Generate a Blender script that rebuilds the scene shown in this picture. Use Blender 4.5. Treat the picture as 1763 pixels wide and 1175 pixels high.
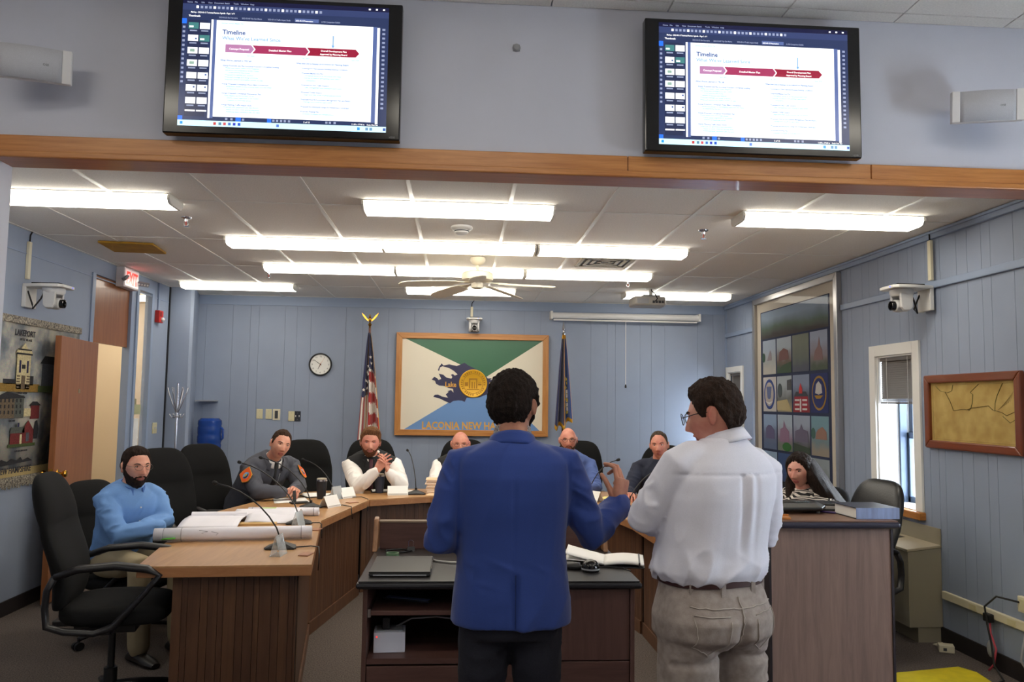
import bpy, bmesh, math, random
import numpy as np
from mathutils import Vector, Matrix, Euler

for o in list(bpy.data.objects):
    bpy.data.objects.remove(o, do_unlink=True)
SC = bpy.context.scene
COL = SC.collection
random.seed(7)
PI = math.pi
R = math.radians

# ------------------------------------------------------------------ camera
CAM_Z = 1.57
cam_data = bpy.data.cameras.new('camera')
cam_data.sensor_width = 36.0
cam_data.lens = 36.0 * 1350 / 1763
cam_data.clip_start = 0.05
cam = bpy.data.objects.new('camera', cam_data)
COL.objects.link(cam)
yaw, pitch, roll = R(3.8), R(4.5), R(0.78)
fw = Vector((math.sin(yaw) * math.cos(pitch), math.cos(yaw) * math.cos(pitch), math.sin(pitch)))
rt = Vector((math.cos(yaw), -math.sin(yaw), 0))
up = rt.cross(fw)
r2 = rt * math.cos(roll) + up * math.sin(roll)
u2 = -rt * math.sin(roll) + up * math.cos(roll)
m = Matrix((r2, u2, -fw)).transposed().to_4x4()
m.translation = (0, 0, CAM_Z)
cam.matrix_world = m
SC.camera = cam

# ------------------------------------------------------------------ world, exposure
world = bpy.data.worlds.new('sky')
SC.world = world
world.use_nodes = True
bg = world.node_tree.nodes['Background']
bg.inputs[0].default_value = (0.80, 0.90, 1.0, 1)
bg.inputs[1].default_value = 28.0
SC.view_settings.view_transform = 'Standard'
SC.view_settings.look = 'None'
SC.view_settings.gamma = 1.0
SC.view_settings.use_curve_mapping = False
SC.view_settings.exposure = 0.0
LAMP_E = 11.0          # radiance of a fluorescent diffuser
LAMP_COL = (1.0, 0.93, 0.80)

# ------------------------------------------------------------------ materials
def lin(c):
    return tuple((v / 255 / 12.92) if v <= 10 else ((v / 255 + 0.055) / 1.055) ** 2.4 for v in c)

MATS = {}
def new_mat(name):
    mt = bpy.data.materials.new(name)
    mt.use_nodes = True
    nt = mt.node_tree
    bs = nt.nodes['Principled BSDF']
    return mt, nt, bs

def mat(name, rgb, rough=0.6, metal=0.0, var=0.0, scale=30.0, bump=0.0, bscale=None, stretch=(1, 1, 1),
        rgb2=None, spec=0.5, sheen=0.0, trans=0.0, coat=0.0, detail=4.0):
    """plain or noise-mottled surface; var mixes towards rgb2 (or a darker tone) with a noise in object space"""
    if name in MATS:
        return MATS[name]
    mt, nt, bs = new_mat(name)
    c = lin(rgb)
    bs.inputs['Base Color'].default_value = (*c, 1)
    bs.inputs['Roughness'].default_value = rough
    bs.inputs['Metallic'].default_value = metal
    bs.inputs['Specular IOR Level'].default_value = spec
    if sheen: bs.inputs['Sheen Weight'].default_value = sheen
    if trans: bs.inputs['Transmission Weight'].default_value = trans
    if coat: bs.inputs['Coat Weight'].default_value = coat
    if var or bump:
        tc = nt.nodes.new('ShaderNodeTexCoord')
        mp = nt.nodes.new('ShaderNodeMapping')
        mp.inputs['Scale'].default_value = stretch
        nt.links.new(tc.outputs['Object'], mp.inputs['Vector'])
        nz = nt.nodes.new('ShaderNodeTexNoise')
        nz.inputs['Scale'].default_value = scale
        nz.inputs['Detail'].default_value = detail
        nt.links.new(mp.outputs[0], nz.inputs['Vector'])
        if var:
            d = lin(rgb2) if rgb2 else tuple(v * (1 - var) for v in c)
            rp = nt.nodes.new('ShaderNodeValToRGB')
            rp.color_ramp.elements[0].position = 0.35
            rp.color_ramp.elements[1].position = 0.68
            rp.color_ramp.elements[0].color = (*d, 1)
            rp.color_ramp.elements[1].color = (*c, 1)
            nt.links.new(nz.outputs[0], rp.inputs[0])
            nt.links.new(rp.outputs[0], bs.inputs['Base Color'])
        if bump:
            n2 = nz
            if bscale:
                n2 = nt.nodes.new('ShaderNodeTexNoise')
                n2.inputs['Scale'].default_value = bscale
                n2.inputs['Detail'].default_value = 3
                nt.links.new(mp.outputs[0], n2.inputs['Vector'])
            bp = nt.nodes.new('ShaderNodeBump')
            bp.inputs['Strength'].default_value = bump
            bp.inputs['Distance'].default_value = 0.01
            nt.links.new(n2.outputs[0], bp.inputs['Height'])
            nt.links.new(bp.outputs[0], bs.inputs['Normal'])
    MATS[name] = mt
    return mt

def wood(name, rgb, rgb2, axis='Z', rough=0.4, scale=9.0, grain=14.0, coat=0.0):
    """long streaky grain along one object axis"""
    if name in MATS:
        return MATS[name]
    mt, nt, bs = new_mat(name)
    st = {'X': (1, grain, grain), 'Y': (grain, 1, grain), 'Z': (grain, grain, 1)}[axis]
    tc = nt.nodes.new('ShaderNodeTexCoord')
    mp = nt.nodes.new('ShaderNodeMapping')
    mp.inputs['Scale'].default_value = st
    nt.links.new(tc.outputs['Object'], mp.inputs['Vector'])
    nz = nt.nodes.new('ShaderNodeTexNoise')
    nz.inputs['Scale'].default_value = scale * 0.35
    nz.inputs['Detail'].default_value = 6
    nz.inputs['Roughness'].default_value = 0.65
    nz.inputs['Distortion'].default_value = 0.6
    nt.links.new(mp.outputs[0], nz.inputs['Vector'])
    rp = nt.nodes.new('ShaderNodeValToRGB')
    rp.color_ramp.elements[0].position = 0.3
    rp.color_ramp.elements[1].position = 0.7
    rp.color_ramp.elements[0].color = (*lin(rgb2), 1)
    rp.color_ramp.elements[1].color = (*lin(rgb), 1)
    nt.links.new(nz.outputs[0], rp.inputs[0])
    nt.links.new(rp.outputs[0], bs.inputs['Base Color'])
    bs.inputs['Roughness'].default_value = rough
    if coat: bs.inputs['Coat Weight'].default_value = coat
    MATS[name] = mt
    return mt

def glow(name, rgb, strength):
    if name in MATS:
        return MATS[name]
    mt, nt, bs = new_mat(name)
    c = lin(rgb)
    bs.inputs['Base Color'].default_value = (*[v * 0.5 for v in c], 1)
    bs.inputs['Roughness'].default_value = 0.25
    bs.inputs['Emission Color'].default_value = (*c, 1)
    bs.inputs['Emission Strength'].default_value = strength
    MATS[name] = mt
    return mt

def glass(name, rgb=(235, 240, 245), alpha=0.18, rough=0.02, dark=False):
    """thin pane: mostly see-through with a sharp reflection"""
    if name in MATS:
        return MATS[name]
    mt, nt, bs = new_mat(name)
    bs.inputs['Base Color'].default_value = (*lin(rgb), 1)
    bs.inputs['Roughness'].default_value = rough
    bs.inputs['Alpha'].default_value = alpha
    MATS[name] = mt
    return mt

# ------------------------------------------------------------------ mesh builder
class MB:
    def __init__(self):
        self.v = []; self.f = []; self.mi = []; self.cur = 0
    def mat(self, i): self.cur = i; return self
    def add(self, vs, fs, M=None):
        b = len(self.v)
        for p in vs:
            p = Vector(p)
            self.v.append(tuple(M @ p) if M else tuple(p))
        for f in fs:
            self.f.append(tuple(i + b for i in f)); self.mi.append(self.cur)
        return self
    def box(self, x0, x1, y0, y1, z0, z1, M=None):
        vs = [(x0, y0, z0), (x1, y0, z0), (x1, y1, z0), (x0, y1, z0), (x0, y0, z1), (x1, y0, z1), (x1, y1, z1), (x0, y1, z1)]
        return self.add(vs, [(0, 3, 2, 1), (4, 5, 6, 7), (0, 1, 5, 4), (1, 2, 6, 5), (2, 3, 7, 6), (3, 0, 4, 7)], M)
    def cbox(self, c, s, M=None):
        return self.box(c[0] - s[0] / 2, c[0] + s[0] / 2, c[1] - s[1] / 2, c[1] + s[1] / 2, c[2] - s[2] / 2, c[2] + s[2] / 2, M)
    def prism(self, poly, z0, z1, M=None):
        n = len(poly)
        vs = [(x, y, z0) for x, y in poly] + [(x, y, z1) for x, y in poly]
        a = sum(poly[i][0] * poly[(i + 1) % n][1] - poly[(i + 1) % n][0] * poly[i][1] for i in range(n))
        fs = [tuple(range(n))[::-1], tuple(range(n, 2 * n))] + [(i, (i + 1) % n, n + (i + 1) % n, n + i) for i in range(n)]
        if a < 0: fs = [f[::-1] for f in fs]
        return self.add(vs, fs, M)
    def loft(self, rings, close=True, M=None, loop=False):
        """rings: list of equal length point lists"""
        n = len(rings[0]); vs = [p for r in rings for p in r]; fs = []
        k = len(rings)
        for i in range(k if loop else k - 1):
            a = i * n; b = ((i + 1) % k) * n
            for j in range(n):
                fs.append((a + j, a + (j + 1) % n, b + (j + 1) % n, b + j))
        if close and not loop:
            fs.append(tuple(range(n))[::-1]); fs.append(tuple(range((k - 1) * n, k * n)))
        return self.add(vs, fs, M)
    def tube(self, pts, rad, n=10, M=None, round_ends=False, flat=1.0):
        """swept tube; rad is a number or one per point; flat squashes along the second frame axis"""
        P = [Vector(p) for p in pts]
        rr = [rad] * len(P) if isinstance(rad, (int, float)) else list(rad)
        if round_ends:
            d0 = (P[0] - P[1]).normalized(); d1 = (P[-1] - P[-2]).normalized()
            P = [P[0] + d0 * rr[0] * 0.95, P[0] + d0 * rr[0] * 0.7] + P + [P[-1] + d1 * rr[-1] * 0.7, P[-1] + d1 * rr[-1] * 0.95]
            rr = [rr[0] * 0.3, rr[0] * 0.72] + rr + [rr[-1] * 0.72, rr[-1] * 0.3]
        T = []
        for i in range(len(P)):
            a = P[max(i - 1, 0)]; b = P[min(i + 1, len(P) - 1)]
            T.append((b - a).normalized())
        ref = Vector((0, 0, 1)) if abs(T[0].z) < 0.9 else Vector((0, 1, 0))
        u = ref.cross(T[0]).normalized(); rings = []
        for i, t in enumerate(T):
            u = (u - t * u.dot(t))
            u = u.normalized() if u.length > 1e-6 else t.orthogonal().normalized()
            w = t.cross(u)
            rings.append([P[i] + (u * math.cos(2 * PI * j / n) + w * math.sin(2 * PI * j / n) * flat) * rr[i] for j in range(n)])
        return self.loft(rings, M=M)
    def cyl(self, p0, p1, r0, r1=None, n=16, M=None):
        return self.tube([p0, p1], [r0, r0 if r1 is None else r1], n, M)
    def lathe(self, prof, n=24, M=None, caps=True):
        rings = [[(r * math.cos(2 * PI * j / n), r * math.sin(2 * PI * j / n), z) for j in range(n)] for r, z in prof]
        return self.loft(rings, close=caps, M=M)
    def ball(self, c, r, n=12, m=8, M=None):
        if isinstance(r, (int, float)): r = (r, r, r)
        rings = []
        for i in range(1, m):
            t = PI * i / m
            rings.append([(c[0] + r[0] * math.sin(t) * math.cos(2 * PI * j / n), c[1] + r[1] * math.sin(t) * math.sin(2 * PI * j / n), c[2] - r[2] * math.cos(t)) for j in range(n)])
        b = len(self.v)
        self.loft(rings, close=False, M=M)
        lo = Vector((c[0], c[1], c[2] - r[2])); hi = Vector((c[0], c[1], c[2] + r[2]))
        if M: lo = M @ lo; hi = M @ hi
        self.v += [tuple(lo), tuple(hi)]
        L = len(self.v); last = b + (m - 2) * n
        for j in range(n):
            self.f.append((L - 2, b + (j + 1) % n, b + j)); self.mi.append(self.cur)
            self.f.append((L - 1, last + j, last + (j + 1) % n)); self.mi.append(self.cur)
        return self
    def grid(self, fn, nu, nv, M=None):
        vs = [fn(i / nu, j / nv) for j in range(nv + 1) for i in range(nu + 1)]
        fs = [(j * (nu + 1) + i, j * (nu + 1) + i + 1, (j + 1) * (nu + 1) + i + 1, (j + 1) * (nu + 1) + i) for j in range(nv) for i in range(nu)]
        return self.add(vs, fs, M)
    def mesh(self, name, smooth=False):
        me = bpy.data.meshes.new(name)
        me.from_pydata([tuple(p) for p in self.v], [], self.f)
        me.update()
        if smooth:
            me.shade_smooth() if smooth is True else None
        return me
    def build(self, name, mats, parent=None, smooth=False, bevel=0.0, seg=2, loc=None, rot=None, thick=0.0, sub=0, fix=True):
        me = bpy.data.meshes.new(name)
        me.from_pydata([tuple(p) for p in self.v], [], self.f)
        if not isinstance(mats, (list, tuple)): mats = [mats]
        for mm in mats: me.materials.append(mm)
        if len(mats) > 1: me.polygons.foreach_set('material_index', self.mi)
        if fix:
            bm = bmesh.new(); bm.from_mesh(me)
            bmesh.ops.recalc_face_normals(bm, faces=bm.faces)
            bm.to_mesh(me); bm.free()
        me.update()
        if smooth:
            me.polygons.foreach_set('use_smooth', [True] * len(me.polygons))
            if smooth == 'auto':
                try: me.set_sharp_from_angle(angle=R(40))
                except Exception: pass
        o = bpy.data.objects.new(name, me)
        COL.objects.link(o)
        if parent: o.parent = parent
        if loc is not None: o.location = loc
        if rot is not None: o.rotation_euler = rot
        if thick:
            s = o.modifiers.new('solid', 'SOLIDIFY'); s.thickness = thick; s.offset = 0
        if bevel:
            b = o.modifiers.new('bevel', 'BEVEL'); b.width = bevel; b.segments = seg; b.limit_method = 'ANGLE'; b.angle_limit = R(35)
        if sub:
            s = o.modifiers.new('sub', 'SUBSURF'); s.levels = sub; s.render_levels = sub
        return o

def tag(o, label=None, cat=None, group=None, kind=None):
    if label: o['label'] = label
    if cat: o['category'] = cat
    if group: o['group'] = group
    if kind: o['kind'] = kind
    return o
def thing(name, label, cat, loc=(0, 0, 0), rz=0.0, group=None, rot=None):
    o = bpy.data.objects.new(name, None)
    o.empty_display_size = 0.1
    COL.objects.link(o)
    o.location = loc
    o.rotation_euler = rot if rot else (0, 0, rz)
    return tag(o, label, cat, group)
def dup(root, loc=None, rz=None, label=None, group=None, rot=None):
    r = root.copy(); COL.objects.link(r)
    if loc is not None: r.location = loc
    if rz is not None: r.rotation_euler = (0, 0, rz)
    if rot is not None: r.rotation_euler = rot
    if label: r['label'] = label
    if group: r['group'] = group
    for ch in list(root.children):
        c = ch.copy(); COL.objects.link(c); c.parent = r
        for g in list(ch.children):
            d = g.copy(); COL.objects.link(d); d.parent = c
    return r
def place(me_obj, parent, loc=None, rot=None, scale=None):
    c = me_obj.copy(); COL.objects.link(c); c.parent = parent
    if loc is not None: c.location = loc
    if rot is not None: c.rotation_euler = rot
    if scale is not None: c.scale = scale
    return c

FONT_CACHE = {}
def text(body, size, name, material, parent, M, align='LEFT', depth=0.0008, squash=1.0, bold=0.0, track=1.0):
    """lettering as flat mesh; M maps text plane (x right, y up, z out) into the parent's space"""
    cu = bpy.data.curves.new(name, 'FONT')
    cu.body = body; cu.size = size; cu.align_x = align; cu.resolution_u = 2
    cu.extrude = depth / 2; cu.offset = bold; cu.space_character = track
    tmp = bpy.data.objects.new(name, cu)
    me = bpy.data.meshes.new_from_object(tmp)
    bpy.data.objects.remove(tmp); bpy.data.curves.remove(cu)
    me.materials.clear(); me.materials.append(material)
    me.transform(M @ Matrix.Diagonal((squash, 1, 1, 1)))
    me.name = name
    o = bpy.data.objects.new(name, me); COL.objects.link(o)
    if parent: o.parent = parent
    return o

def frame_mat(origin, xdir, ydir):
    """matrix with columns x (right), y (up), z (out)"""
    x = Vector(xdir).normalized(); y = Vector(ydir).normalized(); z = x.cross(y)
    mm = Matrix((x, y, z)).transposed().to_4x4(); mm.translation = origin
    return mm

# shared materials
M_black = mat('black_plastic', (22, 22, 25), 0.45)
M_blackmatte = mat('black_matte', (16, 16, 18), 0.8)
M_white = mat('white_plastic', (225, 224, 220), 0.45)
M_cream = mat('cream_plastic', (222, 214, 186), 0.5)
M_ivory = mat('ivory_plate', (214, 206, 168), 0.45)
M_paper = mat('paper', (245, 243, 238), 0.85)
M_chrome = mat('chrome', (205, 205, 210), 0.18, 1.0)
M_brass = mat('brass', (200, 150, 60), 0.22, 1.0)
M_grey = mat('grey_plastic', (150, 152, 156), 0.5)
M_dkgrey = mat('dark_grey', (60, 62, 66), 0.5)
M_red = mat('red_plastic', (190, 40, 32), 0.4)
# ================================================================== the room
WL, WR, WB = -3.22, 3.28, 9.45        # left, right, back wall planes
CEIL = 2.80
HY0, HY1 = 3.82, 3.97                 # header wall, front and back face
HZ = 2.72                             # underside of the header
M_wall = mat('blue_wall_paint', (148, 160, 181), 0.62, var=0.05, scale=3, bump=0.05, bscale=220)
M_wall_front = mat('pale_wall_paint', (204, 207, 220), 0.7, var=0.03, scale=4, bump=0.06, bscale=260)
M_groove = mat('wall_groove_backing', (102, 116, 140), 0.8)
M_bluetrim = mat('blue_trim_paint', (142, 158, 184), 0.45)
M_base = mat('dark_rubber_base', (34, 28, 30), 0.6)
M_carpet = mat('carpet', (120, 110, 104), 0.98, var=0.4, scale=120, bump=0.5, bscale=260, rgb2=(84, 76, 72), spec=0.1)
M_tile = mat('ceiling_tile_board', (244, 240, 233), 0.95, var=0.10, scale=110, bump=0.25, bscale=180, spec=0.1)
M_tbar = mat('ceiling_grid_metal', (232, 230, 222), 0.35)
M_oak = wood('oak_trim', (206, 142, 78), (172, 106, 52), 'X', 0.35, 8, 16, 0.2)
M_hall = mat('hall_wall_paint', (232, 216, 190), 0.8)
M_door = wood('door_veneer', (164, 104, 60), (140, 84, 46), 'Z', 0.35, 6, 12, 0.15)

def struct(mb, name, mt, **k):
    o = mb.build(name, mt, **k); o['kind'] = 'structure'; return o

struct(MB().box(-4.6, 4.6, -3.0, 10.2, -0.1, 0.0), 'floor', M_carpet)
# --- back-room ceiling with lay-in tiles
ceil_o = struct(MB().box(WL - 0.1, WR + 0.1, HY1, WB + 0.1, CEIL + 0.03, CEIL + 0.1), 'ceiling', M_tile)
xs = [WL] + [0.293 + 0.6 * k for k in range(-5, 5)] + [WR]
ys = [HY1, 4.92, 6.12, 7.32, 8.52, WB]
tile_mesh = {}
for i in range(len(xs) - 1):
    for j in range(len(ys) - 1):
        w, d = xs[i + 1] - xs[i], ys[j + 1] - ys[j]
        key = (round(w, 3), round(d, 3))
        cx, cy = (xs[i] + xs[i + 1]) / 2, (ys[j] + ys[j + 1]) / 2
        if key not in tile_mesh:
            t = MB().box(-w / 2 + 0.004, w / 2 - 0.004, -d / 2 + 0.004, d / 2 - 0.004, 0, 0.015).build('ceiling_tile', M_tile, ceil_o)
            tile_mesh[key] = t
        else:
            t = place(tile_mesh[key], ceil_o)
        t.location = (cx, cy, CEIL)
for x in xs[1:-1]:
    MB().box(x - 0.012, x + 0.012, HY1, WB, CEIL - 0.005, CEIL + 0.001).build('grid_bar', M_tbar, ceil_o)
for y in ys[1:-1]:
    MB().box(WL, WR, y - 0.012, y + 0.012, CEIL - 0.003, CEIL + 0.001).build('grid_bar', M_tbar, ceil_o)
for a in ((WL, WL + 0.02, HY1, WB), (WR - 0.02, WR, HY1, WB), (WL, WR, WB - 0.02, WB)):
    MB().box(a[0], a[1], a[2], a[3], CEIL - 0.004, CEIL + 0.001).build('grid_edge', M_tbar, ceil_o)
# --- front-room ceiling
FC = 3.58
fceil = struct(MB().box(-4.6, 4.6, -3.0, HY0, FC + 0.03, FC + 0.1), 'ceiling_front', M_tile)
fx = [-4.5 + 0.6 * k + 0.13 for k in range(0, 16)]
fy = [HY0 - 1.2 * k - 0.1 for k in range(0, 7)]
fy = [HY0] + fy
base_t = {}
for i in range(len(fx) - 1):
    for j in range(len(fy) - 1):
        w, d = fx[i + 1] - fx[i], fy[j] - fy[j + 1]
        key = (round(w, 3), round(d, 3))
        if key not in base_t:
            t = MB().box(-w / 2 + 0.004, w / 2 - 0.004, -d / 2 + 0.004, d / 2 - 0.004, 0, 0.015).build('ceiling_tile', M_tile, fceil)
            base_t[key] = t
        else:
            t = place(base_t[key], fceil)
        t.location = ((fx[i] + fx[i + 1]) / 2, (fy[j] + fy[j + 1]) / 2, FC)
# --- header wall above the opening
hd = struct(MB().box(-4.6, 4.6, HY0, HY1, HZ + 0.02, FC + 0.05), 'wall_front', M_wall_front)
struct(MB().box(-4.6, -2.232, HY0, HY1, 0, HZ - 0.018), 'wall_front_jamb', M_wall_front)
struct(MB().box(3.30, 4.6, HY0, HY1, 0, HZ + 0.02), 'wall_front_return', M_wall_front)
tr = struct(MB().box(-2.4, 0.82, HY0 - 0.022, HY0, HZ, HZ + 0.092), 'trim_1', M_oak, bevel=0.004)
MB().box(0.823, 2.08, HY0 - 0.022, HY0, HZ, HZ + 0.092).build('trim_board', M_oak, tr, bevel=0.004)
MB().box(2.083, 3.6, HY0 - 0.022, HY0, HZ, HZ + 0.092).build('trim_board', M_oak, tr, bevel=0.004)
MB().box(-2.4, 3.6, HY0 - 0.022, HY1 + 0.005, HZ - 0.018, HZ).build('soffit_board', wood('oak_soffit_shaded', (186, 110, 62), (158, 84, 44), 'X', 0.3, 8, 16, 0.3), tr, bevel=0.004)  # underside is lit less: that shade is put into a darker oak colour
MB().box(-2.4, 3.6, HY0 - 0.034, HY0 - 0.020, HZ - 0.018, HZ + 0.014).build('moulding', M_oak, tr, bevel=0.005)
# --- front room side and rear walls, behind the camera
struct(MB().box(-4.7, -4.6, -3.0, HY1, 0, FC + 0.1), 'wall_front_left', M_wall_front)
struct(MB().box(-4.7, 4.7, -3.1, -3.0, 0, FC + 0.1), 'wall_rear', M_wall_front)
mb = MB()
for (y0, y1, z0, z1) in ((-3.0, 1.7, 0, FC), (2.5, HY1, 0, FC), (1.7, 2.5, 0, 1.0), (1.7, 2.5, 2.2, FC)):
    mb.box(4.6, 4.8, y0, y1, z0, z1)
struct(mb, 'wall_front_right', M_wall_front)
wn = struct(MB().box(4.62, 4.66, 1.7, 2.5, 1.0, 1.05).box(4.62, 4.66, 1.7, 2.5, 2.15, 2.2).box(4.62, 4.66, 1.7, 1.75, 1.0, 2.2).box(4.62, 4.66, 2.45, 2.5, 1.0, 2.2).box(4.62, 4.66, 1.7, 2.5, 1.58, 1.62), 'window_3', M_white)
# --- right wall: random-width vertical boards on a backing, cut round the windows
W1 = (5.46, 5.97, 0.84, 1.97)         # y0,y1,z0,z1 of the window openings
W2 = (8.93, 9.38, 0.84, 1.97)
mb = MB()
def wall_rects(y0, y1, z0, z1, holes):
    out = [(y0, y1, z0, z1)]
    for h in holes:
        nxt = []
        for (a, b, c, d) in out:
            if h[1] <= a or h[0] >= b or h[3] <= c or h[2] >= d:
                nxt.append((a, b, c, d)); continue
            if h[0] > a: nxt.append((a, h[0], c, d))
            if h[1] < b: nxt.append((h[1], b, c, d))
            lo, hi = max(a, h[0]), min(b, h[1])
            if h[2] > c: nxt.append((lo, hi, c, h[2]))
            if h[3] < d: nxt.append((lo, hi, h[3], d))
        out = nxt
    return out
for (a, b, c, d) in wall_rects(HY1, WB + 0.3, 0, CEIL + 0.1, [W1, W2, (8.49, 8.50, -1, 9)]):
    mb.box(WR + 0.008, WR + (0.30 if b < 8.5 else 0.16), a, b, c, d)
wr = struct(mb, 'wall_right', M_groove)
rb = random.Random(3)
y = HY1; pat = [0.10, 0.155, 0.06, 0.12, 0.205, 0.085, 0.14, 0.11, 0.18, 0.07]; k = 0
RAIL = 2.425
while y < WB - 0.01:
    w = pat[k % len(pat)]; k += 1
    y1 = min(y + w, WB)
    for (a, b, c, d) in wall_rects(y + 0.0013, y1 - 0.0013, 0, CEIL, [W1, W2]):
        MB().box(WR, WR + 0.012, a, b, c, d).build('wall_board', M_wall, wr)
    y = y1
struct(MB().box(WR - 0.022, WR, HY1, 6.505, RAIL - 0.025, RAIL + 0.025), 'trim_2', M_bluetrim, bevel=0.006)
struct(MB().box(WR - 0.022, WR, 8.475, WB - 0.02, RAIL - 0.025, RAIL + 0.025), 'trim_10', M_bluetrim, bevel=0.006)
struct(MB().box(WR - 0.03, WR, HY1, WB, CEIL - 0.055, CEIL - 0.004).box(WR - 0.045, WR, HY1, WB, CEIL - 0.022, CEIL - 0.004), 'trim_3', M_bluetrim, bevel=0.004)
struct(MB().box(WR - 0.012, WR, HY1, WB, 0, 0.105), 'baseboard_right', M_base)
# --- back wall: wide boards
wb = struct(MB().box(WL - 0.2, WR + 0.3, WB + 0.008, WB + 0.2, 0, CEIL + 0.1), 'wall_back', mat('back_groove', (122, 134, 156), 0.8))
x = -3.0; k = 0
xb = [WL]
pat2 = [0.31, 0.205, 0.10, 0.305, 0.14, 0.165, 0.41, 0.2, 0.305]
while x < WR:
    xb.append(x); x += pat2[k % len(pat2)]; k += 1
xb.append(WR)
for i in range(len(xb) - 1):
    MB().box(xb[i] + 0.0012, xb[i + 1] - 0.0012, WB, WB + 0.012, 0, CEIL).build('wall_board', M_wall, wb)
struct(MB().box(WL, WR, WB - 0.012, WB, CEIL - 0.115, CEIL - 0.004), 'trim_4', M_bluetrim, bevel=0.003)
struct(MB().box(WL, WR, WB - 0.012, WB, 0, 0.105), 'baseboard_back', M_base)
struct(MB().box(WR - 0.018, WR, WB - 0.018, WB, 0, CEIL - 0.06), 'trim_5', M_bluetrim)
# --- pillar in the far left corner
struct(MB().prism([(WL, 8.87), (-2.99, 8.87), (-2.965, 8.90), (-3.09, WB), (WL, WB)], 0, CEIL), 'wall_pillar', M_wall)
struct(MB().box(WL - 0.01, WL + 0.012, 8.845, 8.87, 0, CEIL), 'trim_6', mat('black_strip', (18, 18, 22), 0.5))
# --- left wall with a doorway and a sidelight
D0, D1, DZ = 7.07, 7.86, 2.05
S0, S1 = 8.02, 8.36
mb = MB()
for (a, b, c, d) in wall_rects(HY1, 8.87, 0, CEIL + 0.1, [(D0, D1, 0, 2.655), (S0, S1, 0.30, 2.66)]):
    mb.box(WL - 0.05, WL, a, b, c, d)
struct(mb, 'wall_left', M_wall)
struct(MB().box(WL - 0.004, WL + 0.004, HY1, 8.84, CEIL - 0.18, CEIL - 0.17), 'trim_7', M_bluetrim)
struct(MB().box(WL, WL + 0.012, HY1, D0 - 0.04, 0, 0.105).box(WL, WL + 0.012, 8.40, 8.84, 0, 0.105), 'baseboard_left', M_base)
dd = struct(MB().box(WL - 0.045, WL - 0.015, D0, D1, DZ + 0.005, 2.65), 'trim_8', M_door)
tf = struct(MB().box(WL - 0.06, WL + 0.012, D1 - 0.012, D1 + 0.05, 0, 2.66).box(WL - 0.06, WL + 0.012, D0 - 0.05, D0 + 0.012, 0, 2.66), 'trim_9', M_bluetrim, bevel=0.003)
dr = struct(MB().box(0, 0.044, -0.86, 0, 0.012, DZ - 0.012), 'door_1', M_door, loc=(WL + 0.02, D0 + 0.0, 0), rot=(0, 0, R(7)), bevel=0.002)
for s, x0 in ((1, 0.044), (-1, 0.0)):
    kn = MB()
    Mk = frame_mat((x0, -0.795, 0.98), (0, 1, 0), (0, 0, 1)) if s > 0 else frame_mat((x0, -0.795, 0.98), (0, -1, 0), (0, 0, 1))
    kn.lathe([(0.030, 0), (0.033, 0.004), (0.028, 0.009), (0.013, 0.012), (0.012, 0.034), (0.020, 0.040), (0.027, 0.050), (0.028, 0.058), (0.022, 0.067), (0.008, 0.071)], 20, Mk)
    kn.build('door_knob', M_brass, dr, smooth='auto')
MB().box(0.010, 0.034, -0.863, -0.859, 0.94, 1.02).build('latch_plate', M_brass, dr)
MB().box(0.044, 0.047, -0.44, -0.40, 1.60, 1.635).build('door_plaque', mat('door_plaque', (150, 140, 110), 0.4, 0.4), dr)
# sidelight
sl = struct(MB().box(WL - 0.06, WL + 0.014, S0 - 0.045, S0 + 0.008, 0.26, 2.70).box(WL - 0.06, WL + 0.014, S1 - 0.008, S1 + 0.045, 0.26, 2.70).box(WL - 0.06, WL + 0.014, S0, S1, 2.65, 2.70).box(WL - 0.06, WL + 0.014, S0, S1, 0.26, 0.31), 'window_4', M_bluetrim, bevel=0.003)
MB().box(WL - 0.030, WL - 0.025, S0, S1, 0.30, 2.66).build('pane', glass('sidelight_glass', alpha=0.12), sl)
# hallway seen through the doorway
struct(MB().box(-5.2, -5.1, 6.2, 10.6, 0, CEIL).box(-5.2, WL - 0.06, 10.5, 10.6, 0, CEIL).box(-5.2, WL - 0.052, 6.1, 6.2, 0, CEIL).box(-5.2, WL - 0.052, 6.1, 10.6, CEIL, CEIL + 0.05).box(-3.44, WL - 0.06, 8.88, 10.6, 0, CEIL), 'wall_hall', M_hall)
struct(MB().box(-5.2, WL - 0.1, 6.1, 10.6, -0.1, 0.001), 'floor_hall', M_carpet)
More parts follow.
